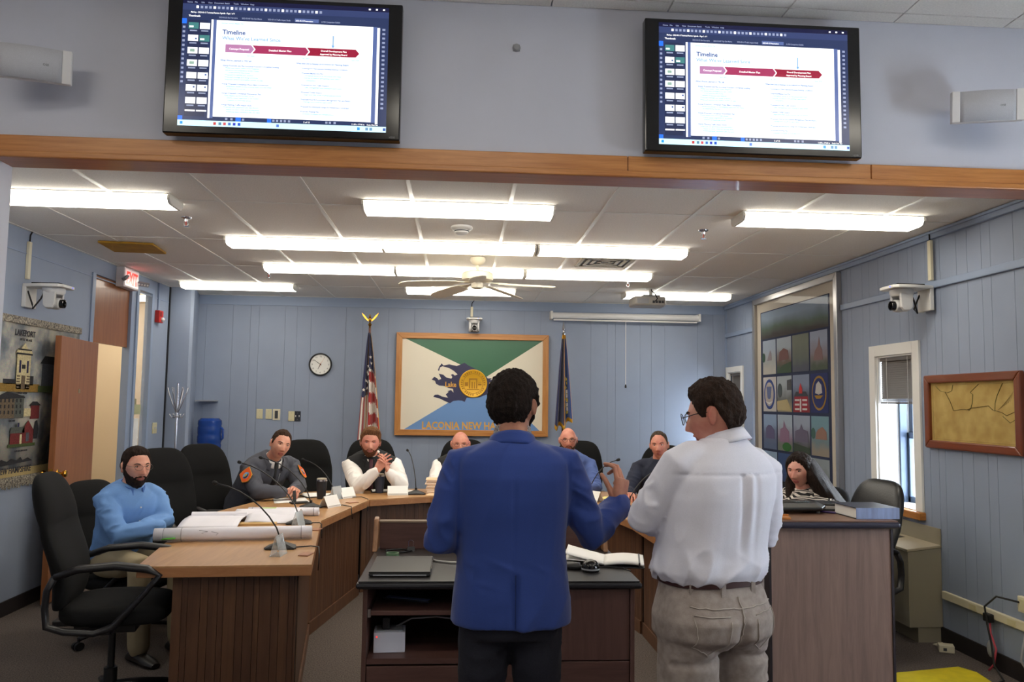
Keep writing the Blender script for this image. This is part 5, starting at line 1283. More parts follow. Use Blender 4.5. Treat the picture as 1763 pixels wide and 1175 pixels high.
# ================================================================== things on the council desk
M_mic = mat('microphone_black', (26, 26, 28), 0.45)
def mic(label, x, y, rz, neck, grp='gooseneck microphones'):
    """neck: list of local points (x towards the speaker's left, y along the base, z up) for the gooseneck"""
    t = thing('gooseneck_microphone', label, 'microphone', (x, y, DT), rz, grp)
    MB().loft([[(a, b, z) for a, b in rr] for z, rr in ((0.0, [(-0.075, -0.055), (0.075, -0.055), (0.085, -0.03), (0.075, 0.055), (-0.075, 0.055), (-0.085, -0.03)]), (0.010, [(-0.075, -0.055), (0.075, -0.055), (0.085, -0.03), (0.075, 0.055), (-0.075, 0.055), (-0.085, -0.03)]), (0.028, [(-0.03, -0.03), (0.03, -0.03), (0.035, -0.01), (0.03, 0.035), (-0.03, 0.035), (-0.035, -0.01)]), (0.036, [(-0.016, -0.016), (0.016, -0.016), (0.02, 0), (0.016, 0.018), (-0.016, 0.018), (-0.02, 0)]))]).build('base', M_mic, t, bevel=0.004)
    MB().box(-0.02, 0.02, -0.056, -0.045, 0.008, 0.016).build('talk_button', M_dkgrey, t)
    MB().cyl((0, 0, 0.03), (0, 0, 0.055), 0.011, n=12).build('collar', M_mic, t, smooth='auto')
    MB().tube([(0, 0, 0.04)] + neck, 0.0042, 8).build('gooseneck', M_mic, t, smooth=True)
    p, q = Vector(neck[-1]), Vector(neck[-2]); d = (p - q).normalized()
    MB().tube([p - d * 0.006, p + d * 0.004, p + d * 0.022, p + d * 0.030], [0.005, 0.011, 0.012, 0.007], 12).build('capsule', M_blackmatte, t, smooth=True)
    return t
up_l = [(-0.02, 0, 0.12), (-0.08, 0, 0.23), (-0.15, 0.0, 0.31), (-0.205, 0, 0.335), (-0.235, 0, 0.34)]
def neckline(dx, dy, h, n=7, tip=0.35):
    out = []
    for i in range(1, n + 1):
        t = i / n; out.append((dx * (t ** 1.35), dy * (t ** 1.35), 0.04 + (h - 0.04) * math.sin(t * PI / 2 * (1.0 - tip * 0.3)) ** 0.9))
    return out
mic('gooseneck microphone nearest the camera, in front of the big rolled plan', -0.955, 4.43, R(5), neckline(-0.40, 0.25, 0.33))
mic('gooseneck microphone beside the second rolled plan', -1.03, 5.30, R(8), neckline(-0.45, 0.55, 0.36))
mic('gooseneck microphone in front of the grey-jacketed man', -1.10, 6.08, R(20), neckline(-0.33, 0.30, 0.36))
mic('gooseneck microphone in front of the man with clasped hands, left side', -1.02, 6.68, R(30), neckline(-0.16, 0.30, 0.30))
mic('gooseneck microphone beside the folder stack', -0.36, 6.98, R(5), neckline(-0.07, 0.34, 0.36))
mic('gooseneck microphone seen left of the raised hand', 1.10, 6.62, R(-25), neckline(0.22, 0.10, 0.34))
mic('gooseneck microphone seen between the raised hand and the white shirt', 1.31, 6.02, R(-25), neckline(0.26, 0.22, 0.33))
# cables of the near microphones
def cable(label, pts, r=0.0035):
    o = MB().tube(pts, r, 6).build('microphone_cable', M_black, None, smooth=True); tag(o, label, 'cable', 'microphone cables'); return o
cable('thin black cable from the nearest microphone over the desk edge', [(-0.88, 4.43, DT + 0.006), (-0.80, 4.47, DT + 0.006), (-0.752, 4.44, DT + 0.006), (-0.735, 4.36, DT - 0.02), (-0.735, 4.34, DT - 0.10)])
cable('thin black cable from the second microphone over the desk edge', [(-0.95, 5.30, DT + 0.006), (-0.90, 5.31, DT + 0.006), (-0.878, 5.26, DT + 0.004), (-0.868, 5.22, DT - 0.08)])
cable('thin black cable beside the folded name card of the grey-jacketed man', [(-1.02, 6.09, DT + 0.006), (-0.88, 6.20, DT + 0.006), (-0.80, 6.10, DT + 0.006), (-0.785, 6.06, DT - 0.08)])
cable('thin black cable on the oak desk before the man with clasped hands', [(-0.94, 6.68, DT + 0.006), (-0.80, 6.72, DT + 0.006), (-0.73, 6.58, DT + 0.006), (-0.722, 6.50, DT - 0.08)])
# rolled plans
def roll(name, label, p0, p1, r, turns=2.5, mt=None, sag=0.0):
    a, b = Vector(p0), Vector(p1); d = (b - a).normalized(); u = Vector((0, 0, 1)); w = d.cross(u).normalized()
    t = thing(name, label, 'rolled plan', tuple(a), 0, 'rolled paper plans')
    n = int(20 * turns); vs = []; fs = []
    for k, q in enumerate((0.0, 0.33, 0.66, 1.0)):
        c = (b - a) * q
        for i in range(n + 1):
            th = 2 * PI * turns * i / n; rr = r * (1 - 0.32 * i / n)
            vs.append(c + u * (rr * math.cos(th) + r) + w * rr * math.sin(th))
    for k in range(3):
        for i in range(n): fs.append((k * (n + 1) + i, k * (n + 1) + i + 1, (k + 1) * (n + 1) + i + 1, (k + 1) * (n + 1) + i))
    MB().add(vs, fs).build('sheet_roll', mt or M_plan, t, smooth=True, thick=0.0012)
    for q, rr in ((0.06, 1.012), (0.17, 1.012), (0.93, 1.012)):
        c = (b - a) * q
        MB().tube([c + u * (r * rr * math.cos(x) + r) + w * r * rr * math.sin(x) for x in [2 * PI * i / 24 for i in range(25)]], 0.0012, 5).build('printed_line', mat('print_line', (88, 86, 104), 0.9), t)
    return t
M_plan = mat('plan_paper', (238, 236, 244), 0.8, var=0.05, scale=5)
r1 = roll('rolled_plan', 'long white rolled plan with a green mark, nearest on the left desk', (-1.70, 4.62, DT + 0.001), (-0.845, 4.74, DT + 0.001), 0.037)
Mg = Matrix.Translation((0.07, -0.030, 0.020))
MB().tube([(0.055, -0.0335, 0.018), (0.085, -0.035, 0.022), (0.125, -0.032, 0.024)], [0.011, 0.014, 0.012], 8, flat=0.35).build('green_highlight', mat('green_mark', (84, 170, 50), 0.7), r1, smooth=True)
MB().tube([(0.25, -0.012, 0.066), (0.30, -0.022, 0.060), (0.27, -0.03, 0.052)], 0.0012, 5).tube([(0.32, -0.02, 0.060), (0.36, -0.028, 0.052), (0.35, -0.033, 0.042)], 0.0012, 5).build('printed_sketch', mat('print_line', (88, 86, 104), 0.9), r1)
roll('rolled_plan', 'white rolled plan lying across the left desk behind the papers', (-1.45, 5.66, DT + 0.001), (-0.965, 5.66, DT + 0.001), 0.028)
# curled sheets and book
def sheet(name, label, cat, pts, mt=None, curl=0.0, grp='papers on the desk', th=0.0015):
    """four corner points (xyz), curl lifts the far edge"""
    P = [Vector(p) for p in pts]
    def fn(u, v):
        q = P[0].lerp(P[1], u).lerp(P[3].lerp(P[2], u), v)
        return q + Vector((0, 0, curl * (max(0, v - 0.6) / 0.4) ** 2 + 0.002 * math.sin(u * 5)))
    o = MB().grid(fn, 8, 10).build(name, mt or M_paper, None, smooth=True, thick=th); tag(o, label, cat, grp); return o
ob_ = thing('open_plan_set', 'open plan set with curled white pages on the left desk', 'plans', (-1.45, 5.28, DT), R(4), 'papers on the desk')
MB().grid(lambda u, v: (-0.30 + 0.36 * u, -0.17 + 0.30 * v, 0.006 + 0.030 * math.sin(min(1, v * 1.6) * PI * 0.5)), 10, 12).build('left_page', M_plan, ob_, smooth=True, thick=0.003)
MB().tube([(-0.29, 0.14, 0.030), (0.06, 0.15, 0.030)], 0.030, 18).build('curled_page', M_plan, ob_, smooth='auto')
MB().grid(lambda u, v: (0.075 + 0.33 * u, -0.02 + 0.26 * v, 0.010 + 0.036 * math.sin(v * PI * 0.85) + 0.006 * math.sin(u * 7)), 10, 12).build('right_page', M_plan, ob_, smooth=True, thick=0.003)
MB().grid(lambda u, v: (-0.02 + 0.42 * u, 0.10 + 0.22 * v, 0.032 + 0.034 * math.sin(v * PI)), 10, 10).build('upper_page', M_plan, ob_, smooth=True, thick=0.003)
MB().box(0.05, 0.28, -0.07, 0.0, 0.0, 0.012).build('folder_cover', mat('manila', (214, 178, 120), 0.8), ob_, bevel=0.002)
MB().box(0.14, 0.23, 0.24, 0.28, 0.066, 0.068).build('highlighter_mark', mat('lime_mark', (190, 220, 130), 0.8), ob_)
sheet('paper_sheet', 'white paper under the curled plan pages', 'paper', [(-1.62, 4.93, DT + 0.001), (-1.12, 4.93, DT + 0.001), (-1.16, 5.10, DT + 0.001), (-1.66, 5.10, DT + 0.001)])
# name cards and holders
M_card = mat('name_card', (244, 242, 238), 0.7)
def tent(label, x, y, rz, w=0.16, h=0.085, grp='folded name cards'):
    t = thing('name_card', label, 'name card', (x, y, DT), rz, grp)
    MB().add([(-w / 2, -0.045, 0), (w / 2, -0.045, 0), (w / 2, 0, h), (-w / 2, 0, h), (-w / 2, 0.045, 0), (w / 2, 0.045, 0)], [(0, 1, 2, 3), (3, 2, 5, 4)]).build('folded_card', M_card, t, thick=0.003)
    MB().add([(-w / 2 + 0.004, -0.0475, 0.008), (w / 2 - 0.004, -0.0475, 0.008), (w / 2 - 0.004, -0.0437, 0.016), (-w / 2 + 0.004, -0.0437, 0.016)], [(0, 1, 2, 3)]).build('printed_rule', mat('card_rule', (190, 186, 180), 0.7), t, thick=0.0006)
    return t
tent('white folded name card beside the grey-jacketed man\'s microphone', -0.965, 6.13, R(62))
tent('white folded name card left of the man with clasped hands', -0.925, 6.70, R(52), 0.15, 0.085)
tent('white folded name card in front of the man with clasped hands', -0.515, 6.93, R(8), 0.175, 0.075)
tent('white folded name card seen behind the blue suit sleeve', 1.13, 6.56, R(-50))
M_acr = glass('acrylic', (225, 235, 240), 0.34, 0.05)
def acrylic(label, x, y, rz):
    t = thing('acrylic_card_holder', label, 'card holder', (x, y, DT), rz, 'clear card holders')
    w = 0.055
    MB().add([(-w, -0.028, 0), (w, -0.028, 0), (w, 0.0, 0.105), (-w, 0.0, 0.105)], [(0, 1, 2, 3)]).build('front_leaf', M_acr, t, thick=0.003)
    MB().add([(-w, 0.028, 0), (w, 0.028, 0), (w, 0.0, 0.105), (-w, 0.0, 0.105)], [(0, 1, 2, 3)]).build('rear_leaf', M_acr, t, thick=0.003)
    MB().box(-w, w, -0.030, 0.030, 0.0, 0.004).build('foot_leaf', M_acr, t)
    return t
acrylic('clear acrylic card holder at the near end of the left desk', -0.925, 4.24, R(84))
acrylic('clear acrylic card holder beside the second microphone', -1.0, 5.12, R(80))
acrylic('clear acrylic card holder left of the dark tumbler group', -0.99, 6.60, R(60))
# desk plates
M_plate = wood('brass_plate_brown', (156, 100, 66), (132, 80, 50), 'X', 0.35)
def nplate(label, x, y, rz):
    t = thing('desk_plate', label, 'plate', (x, y, DT), rz, 'small desk plates')
    MB().box(-0.045, 0.045, -0.028, 0.028, 0, 0.005).build('plate', M_plate, t, bevel=0.002)
    MB().box(-0.036, 0.036, -0.02, 0.02, 0.005, 0.006).build('inlay', mat('plate_inlay', (178, 122, 86), 0.3), t)
    return t
nplate('small brown plate at the near corner of the left desk', -0.785, 4.25, R(80))
nplate('small brown plate beside the second microphone on the left desk', -0.875, 5.05, R(80))
nplate('small brown plate on the desk near the dark tumbler', -0.83, 6.38, R(40))
nplate('small brown plate on the desk right of the blue sleeve', 1.20, 6.08, R(-30))
# tumblers
def tumbler(label, x, y, rgb):
    t = thing('tumbler', label, 'tumbler', (x, y, DT), 0, 'steel tumblers')
    mm = mat('tumbler_%d' % rgb[2], rgb, 0.45)
    MB().lathe([(0.030, 0.0), (0.034, 0.004), (0.036, 0.03), (0.043, 0.135), (0.043, 0.145)], 28).build('cup', mm, t, smooth='auto')
    MB().lathe([(0.0435, 0.145), (0.0435, 0.158), (0.040, 0.160)], 28).build('steel_rim', M_chrome, t, smooth='auto')
    MB().lathe([(0.040, 0.156), (0.040, 0.166), (0.034, 0.170), (0.002, 0.170)], 28).build('lid', mat('tumbler_lid', (170, 160, 140), 0.3), t, smooth='auto')
    MB().lathe([(0.0305, -0.0), (0.0325, 0.006), (0.0305, 0.006)], 28).build('base_ring', M_chrome, t)
    return t
tumbler('black steel tumbler in front of the tall empty chair', -1.115, 6.62, (28, 28, 32))
tumbler('dark blue steel tumbler in front of the man with clasped hands', -0.685, 7.06, (46, 56, 78))
# pad, phone stand, papers by the officer
sheet('paper_sheet', 'white note pad under the grey-jacketed man\'s hands', 'paper', [(-1.42, 6.30, DT + 0.001), (-1.12, 6.42, DT + 0.001), (-1.22, 6.72, DT + 0.001), (-1.50, 6.60, DT + 0.001)])
sheet('paper_sheet', 'white sheet behind the black tumbler', 'paper', [(-1.30, 6.78, DT + 0.001), (-1.06, 6.86, DT + 0.001), (-1.12, 7.08, DT + 0.001), (-1.34, 7.0, DT + 0.001)])
sheet('paper_sheet', 'white sheet in front of the man with clasped hands', 'paper', [(-1.05, 6.98, DT + 0.001), (-0.78, 7.02, DT + 0.001), (-0.80, 7.22, DT + 0.001), (-1.05, 7.18, DT + 0.001)])
sheet('paper_sheet', 'white sheet right of the blue tumbler', 'paper', [(-0.62, 7.10, DT + 0.001), (-0.36, 7.12, DT + 0.001), (-0.36, 7.30, DT + 0.001), (-0.62, 7.28, DT + 0.001)])
sheet('paper_sheet', 'yellow note pad on the desk behind the raised hand', 'note pad', [(1.20, 6.70, DT + 0.001), (1.40, 6.62, DT + 0.001), (1.48, 6.78, DT + 0.001), (1.28, 6.86, DT + 0.001)], mat('legal_pad', (236, 222, 140), 0.8), th=0.008)
pt_ = thing('phone_on_stand', 'black phone propped on its stand in front of the grey-jacketed man', 'phone', (-1.235, 6.33, DT), R(25))
MB().box(-0.07, 0.07, -0.04, 0.04, 0, 0.012).build('base', M_black, pt_, bevel=0.003)
MB().box(-0.012, 0.012, -0.006, 0.006, 0.0, 0.095, Matrix.Translation((-0.035, 0.0, 0.006)) @ Matrix.Rotation(R(-18), 4, 'X')).build('support', M_black, pt_, bevel=0.002)
fo_ = thing('black_folder', 'black folder on the desk left of the tumbler', 'folder', (-1.16, 6.80, DT), R(30))
MB().box(-0.14, 0.14, -0.09, 0.09, 0, 0.008).build('cover', M_black, fo_, bevel=0.002)
MB().box(-0.13, 0.13, -0.085, 0.085, 0.008, 0.011).build('inner_sheet', M_paper, fo_)
fo2 = dup(fo_, (-0.63, 7.16, DT + 0.004), R(10), 'black folder under the sheet beside the dark blue tumbler')
# stack of manila folders
M_man = mat('manila_folder', (228, 196, 158), 0.8, var=0.06, scale=20)
fs_ = thing('folder_stack', 'tall stack of manila folders in front of the bald man', 'folder stack', (-0.13, 7.14, DT))
rs = random.Random(9); z = 0.0
for i in range(9):
    h = rs.choice([0.010, 0.014, 0.018]); dx, dy = rs.uniform(-0.012, 0.012), rs.uniform(-0.01, 0.01)
    fo3 = MB().box(-0.15 + dx, 0.15 + dx, -0.11 + dy, 0.11 + dy, z, z + h * 0.35).build('folder', M_man, fs_, bevel=0.001)
    MB().box(-0.145 + dx, 0.142 + dx, -0.105 + dy, 0.105 + dy, z + h * 0.35, z + h).build('contents', mat('folder_contents', (240, 222, 206), 0.85), fo3)
    z += h
MB().box(-0.15, 0.15, -0.11, 0.11, z, z + 0.003).build('folder', M_man, fs_)
fl2 = MB().box(-0.16, 0.16, -0.10, 0.10, 0, 0.006).build('manila_envelope', M_man, None, loc=(-0.10, 6.93, DT + 0.0005), rot=(0, 0, R(-8)), bevel=0.001)
tag(fl2, 'flat manila envelope lying before the folder stack', 'envelope')

# ================================================================== things on the presentation desk
lp = thing('laptop', 'closed black laptop on the left of the presentation desk', 'laptop', (-0.255, 3.90, DT))
MB().box(-0.145, 0.138, -0.185, 0.185, 0.004, 0.018).build('base', M_black, lp, bevel=0.004)
MB().box(-0.145, 0.138, -0.185, 0.185, 0.0185, 0.026).build('lid', mat('laptop_lid', (44, 42, 42), 0.35), lp, bevel=0.003)
MB().box(-0.125, 0.12, -0.1865, -0.184, 0.006, 0.012).build('port_strip', M_grey, lp)
MB().box(0.1375, 0.141, -0.10, 0.14, 0.006, 0.022).build('side_edge', M_chrome, lp)
tpz = thing('tape_roll', 'small green tape ring behind the laptop', 'tape', (-0.33, 4.19, DT))
MB().loft([[((0.026 + a) * math.cos(q), (0.026 + a) * math.sin(q), zz2) for a, zz2 in ((0, 0), (0.008, 0), (0.008, 0.022), (0, 0.022))] for q in [2 * PI * i / 24 for i in range(24)]], loop=True).build('ring', mat('tape_green', (96, 128, 96), 0.4), tpz, smooth='auto')
MB().cyl((0, 0, 0.001), (0, 0, 0.012), 0.024, n=20).build('core', M_dkgrey, tpz)
bc = thing('binder_clip', 'black binder clip with wire arms by the back screen', 'clip', (-0.245, 4.36, DT), R(10))
MB().prism([(-0.016, 0), (0.016, 0), (0.006, 0.022), (-0.006, 0.022)], -0.02, 0.02, frame_mat((0, 0, 0), (0, 1, 0), (0, 0, 1))).build('clip_body', M_black, bc)
MB().tube([(-0.012, 0, 0.02), (-0.014, 0.004, 0.05), (0, 0.006, 0.058), (0.014, 0.004, 0.05), (0.012, 0, 0.02)], 0.0014, 6).build('wire_arm', M_chrome, bc)
cb2 = MB().tube([(-0.30, 4.28, DT + 0.006), (-0.24, 4.33, DT + 0.006), (-0.30, 4.38, DT + 0.006), (-0.38, 4.34, DT + 0.006), (-0.36, 4.26, DT + 0.006)], 0.0045, 6).build('coiled_cable', M_black, None, smooth=True)
tag(cb2, 'short black coiled cable by the back screen of the presentation desk', 'cable')
cb3 = MB().tube([(-0.14, 4.14, DT + 0.006), (-0.10, 4.06, DT + 0.006), (-0.02, 4.02, DT + 0.006), (0.10, 4.02, DT + 0.006), (0.22, 4.08, DT + 0.006)], 0.005, 8).build('grey_cable', mat('lightgrey_cable', (176, 176, 172), 0.5), None, smooth=True)
tag(cb3, 'light grey cable curving on the presentation desk behind the laptop', 'cable')
nb_ = thing('open_notebook', 'open white notebook with black elastic on the presentation desk', 'notebook', (0.76, 4.05, DT), R(-12))
MB().box(-0.20, 0.20, -0.125, 0.125, 0.0, 0.006).build('cover', M_black, nb_, bevel=0.002)
MB().grid(lambda u, v: (-0.195 + 0.195 * u, -0.12 + 0.24 * v, 0.012 + 0.050 * (1 - u) ** 2 + 0.014 * math.sin(u * PI * 0.9)), 12, 4).build('left_page', M_paper, nb_, smooth=True, thick=0.004)
MB().grid(lambda u, v: (-0.195 + 0.195 * u, -0.118 + 0.236 * v, 0.009 + 0.022 * (1 - u) ** 2 + 0.012 * math.sin(u * PI * 0.9)), 12, 4).build('left_page', M_paper, nb_, smooth=True, thick=0.004)
MB().grid(lambda u, v: (0.0 + 0.195 * u, -0.12 + 0.24 * v, 0.014 + 0.012 * math.sin(u * PI * 0.9)), 12, 4).build('right_page', M_paper, nb_, smooth=True, thick=0.012)
MB().box(0.170, 0.178, -0.126, 0.126, 0.0, 0.029).build('elastic_band', M_black, nb_)
MB().tube([(0.09, -0.125, 0.004), (0.11, -0.16, 0.003), (0.13, -0.19, 0.003)], 0.003, 6).build('ribbon', M_black, nb_)
sp3 = thing('desk_puck', 'small glossy black speaker puck in front of the open notebook', 'speakerphone', (0.652, 3.84, DT))
MB().lathe([(0.040, 0.0), (0.044, 0.012), (0.040, 0.034), (0.028, 0.050), (0.010, 0.055)], 24).build('body', mat('gloss_black', (16, 16, 18), 0.15), sp3, smooth='auto')
MB().lathe([(0.0445, 0.010), (0.0455, 0.014), (0.0445, 0.018)], 24, caps=False).build('trim_ring', M_grey, sp3)
MB().ball((0.012, -0.028, 0.036), (0.010, 0.006, 0.008)).build('button', M_grey, sp3, smooth=True)
kp = thing('computer_mouse', 'black computer mouse beside the blue suit hem', 'mouse', (0.57, 3.90, DT), R(60))
MB().ball((0, 0, 0.012), (0.034, 0.055, 0.022)).build('shell', M_black, kp, smooth=True)
MB().box(-0.003, 0.003, -0.042, -0.018, 0.026, 0.034).build('wheel', M_grey, kp)
# inside the desk
sn2 = thing('spiral_notebook', 'dark spiral notebook on the pull-out tray', 'notebook', (-0.20, 3.93, 0.6205), R(-22))
MB().box(-0.12, 0.12, -0.09, 0.09, 0, 0.008).build('cover', mat('notebook_navy', (40, 44, 58), 0.35), sn2, bevel=0.002)
MB().box(-0.11, 0.11, -0.085, -0.05, 0.008, 0.0095).build('label_strip', mat('label_blue', (130, 150, 190), 0.4), sn2)
for i in range(16):
    x = -0.112 + i * 0.015
    MB().tube([(x, 0.088 + 0.006 * math.cos(q), 0.005 + 0.007 * math.sin(q)) for q in [2 * PI * k / 8 for k in range(9)]], 0.0011, 5).build('spiral_ring', M_chrome, sn2)
wb_ = thing('white_box', 'white device box on the lower shelf of the presentation desk', 'box', (-0.303, 3.80, 0.4105), R(3))
MB().box(-0.072, 0.072, -0.05, 0.07, 0, 0.092).build('case', mat('white_box_paint', (214, 216, 228), 0.5), wb_, bevel=0.003)
MB().box(-0.06, 0.06, -0.03, 0.06, 0.092, 0.096).build('top_plate', M_grey, wb_)
MB().box(-0.035, 0.0, -0.02, 0.02, 0.096, 0.150).build('power_plug', M_black, wb_, bevel=0.004)
MB().box(-0.060, -0.055, -0.052, -0.048, 0.070, 0.075).build('status_light', glow('red_led', (255, 40, 20), 3.0), wb_)
MB().tube([(0.03, 0.02, 0.10), (0.10, 0.04, 0.13), (0.22, 0.06, 0.13), (0.36, 0.10, 0.10)], 0.004, 6).build('cord', M_grey, wb_, smooth=True)

# ================================================================== things on the tall counter
CT = 1.0105
ph_ = thing('conference_phone', 'flat black conference phone on the tall counter', 'conference phone', (1.80, 4.14, CT), R(4))
MB().loft([[(a * k, b * k, z) for a, b in ((-0.17, -0.10), (0.10, -0.11), (0.17, -0.02), (0.15, 0.11), (-0.10, 0.13), (-0.18, 0.05))] for z, k in ((0.012, 0.86), (0.02, 1.0), (0.032, 1.0), (0.052, 0.72), (0.056, 0.40))]).build('body', mat('phone_black', (34, 34, 34), 0.35), ph_, bevel=0.006)
for (a, b) in ((-0.12, -0.06), (0.10, -0.06), (0.0, 0.09)):
    MB().cyl((a, b, 0), (a, b, 0.016), 0.012, n=12).build('foot', M_grey, ph_)
MB().box(-0.02, 0.06, -0.05, 0.0, 0.050, 0.058).build('display', mat('phone_lcd', (90, 100, 100), 0.2), ph_)
bd = thing('ring_binder', 'blue-grey ring binder lying at the right end of the tall counter', 'binder', (2.11, 3.985, CT), R(2))
MB().box(-0.115, 0.115, -0.115, 0.12, 0.0, 0.003).build('back_cover', M_black, bd)
MB().box(-0.115, 0.115, -0.118, -0.1152, 0.0, 0.056).build('spine', mat('binder_spine', (150, 166, 206), 0.3, var=0.25, scale=6, stretch=(8, 1, 1)), bd, bevel=0.002)
MB().box(-0.115, 0.115, -0.115, 0.12, 0.053, 0.056).build('front_cover', mat('binder_navy', (40, 46, 66), 0.35), bd)
MB().box(-0.105, 0.105, -0.105, 0.11, 0.003, 0.053).build('pages', M_paper, bd)
fd = thing('document_folder', 'black document folders with papers between the phone and the binder', 'folders', (2.02, 4.26, CT), R(-12))
MB().box(-0.12, 0.10, -0.10, 0.10, 0.0, 0.010).build('lower_folder', M_black, fd, bevel=0.002)
MB().box(-0.10, 0.10, -0.08, 0.09, 0.010, 0.022).build('papers', mat('grey_papers', (170, 164, 158), 0.8), fd)
MB().box(-0.11, 0.10, -0.06, 0.10, 0.022, 0.034).build('upper_folder', mat('gloss_folder', (30, 30, 34), 0.2), fd, bevel=0.003)
pnn = MB().tube([(1.98, 4.05, CT + 0.006), (1.915, 4.11, CT + 0.006)], [0.0055, 0.0055], 8, round_ends=True).build('pen', mat('purple_pen', (70, 50, 110), 0.3), None, smooth=True)
tag(pnn, 'purple pen between the conference phone and the binder', 'pen')
wbk = thing('wooden_block', 'small orange wooden block at the left of the tall counter', 'wooden block', (1.60, 3.88, CT), R(-15))
MB().box(-0.06, 0.06, -0.03, 0.03, 0, 0.012).build('base', wood('gavel_wood', (204, 136, 70), (176, 108, 50), 'X', 0.35), wbk, bevel=0.002)
MB().box(-0.055, 0.055, 0.012, 0.026, 0.012, 0.020).build('ridge', wood('gavel_wood', (204, 136, 70), (176, 108, 50), 'X', 0.35), wbk)
# ================================================================== people
TMP = bpy.data.scenes.new('tmp_eval')
def remeshed(mb, voxel, smooth=4, fac=0.5):
    """union of overlapping closed shapes as one continuous skin; returns (verts, faces) as numpy arrays"""
    me = bpy.data.meshes.new('tmp'); me.from_pydata([tuple(p) for p in mb.v], [], mb.f)
    bm = bmesh.new(); bm.from_mesh(me); bmesh.ops.recalc_face_normals(bm, faces=bm.faces); bm.to_mesh(me); bm.free()
    o = bpy.data.objects.new('tmp', me); TMP.collection.objects.link(o)
    r = o.modifiers.new('r', 'REMESH'); r.mode = 'VOXEL'; r.voxel_size = voxel
    if smooth:
        s = o.modifiers.new('s', 'SMOOTH'); s.factor = fac; s.iterations = smooth
    vl = TMP.view_layers[0]; vl.update()
    dg = vl.depsgraph
    m2 = o.evaluated_get(dg).to_mesh()
    nv = len(m2.vertices); V = np.empty(nv * 3); m2.vertices.foreach_get('co', V); V = V.reshape(-1, 3)
    F = [tuple(p.vertices) for p in m2.polygons]
    N = np.empty(nv * 3); m2.vertices.foreach_get('normal', N); N = N.reshape(-1, 3)
    o.evaluated_get(dg).to_mesh_clear()
    bpy.data.objects.remove(o); bpy.data.meshes.remove(me)
    return V, F, N
def join(parts):
    V = []; F = []; b = 0
    for v, f in parts:
        V.append(v); F += [tuple(i + b for i in q) for q in f]; b += len(v)
    return np.concatenate(V), F
def obj_np(name, V, F, mt, parent=None, mi=None):
    me = bpy.data.meshes.new(name); me.from_pydata([tuple(map(float, p)) for p in V], [], F)
    for mm in (mt if isinstance(mt, (list, tuple)) else [mt]): me.materials.append(mm)
    if mi is not None: me.polygons.foreach_set('material_index', mi)
    me.polygons.foreach_set('use_smooth', [True] * len(me.polygons)); me.update()
    o = bpy.data.objects.new(name, me); COL.objects.link(o)
    if parent: o.parent = parent
    return o
V3 = lambda *a: Vector(a)
def ring(c, u, v, a, b, n=24, e=2.2):
    out = []
    for i in range(n):
        t = 2 * PI * i / n; cc, ss = math.cos(t), math.sin(t)
        out.append(Vector(c) + Vector(u) * (a * math.copysign(abs(cc) ** (2 / e), cc)) + Vector(v) * (b * math.copysign(abs(ss) ** (2 / e), ss)))
    return out
def pnoise(V, k, seed):
    """cheap smooth noise in -1..1 from warped sines"""
    r = np.random.RandomState(seed); s = np.zeros(len(V))
    for i in range(5):
        d = r.normal(size=3); d /= np.linalg.norm(d); d2 = r.normal(size=3); d2 /= np.linalg.norm(d2)
        f = k * (0.7 + 0.6 * r.rand())
        s += np.sin(V @ d * f + r.rand() * 6.28 + 1.5 * np.sin(V @ d2 * f * 0.6 + r.rand() * 6.28))
    return s / 3.0
def folds(V, N, amp, k, direction, seed, mask=None, sharp=1.5):
    """long cloth folds running along 'direction' (so they vary across it)"""
    d = np.array(direction, float); d /= np.linalg.norm(d)
    r = np.random.RandomState(seed)
    P = V - np.outer(V @ d, d) * 0.78
    n = 1 - 2 * np.clip(np.abs(pnoise(P, k * 0.62, seed)), 0, 1) ** (1 / sharp)    # narrow ridges, broad hollows
    w = 0.5 + 0.5 * pnoise(V, k * 0.35, seed + 5)
    h = amp * n * np.clip(w, 0.1, 1)
    if mask is not None: h = h * mask
    return V + N * h[:, None]

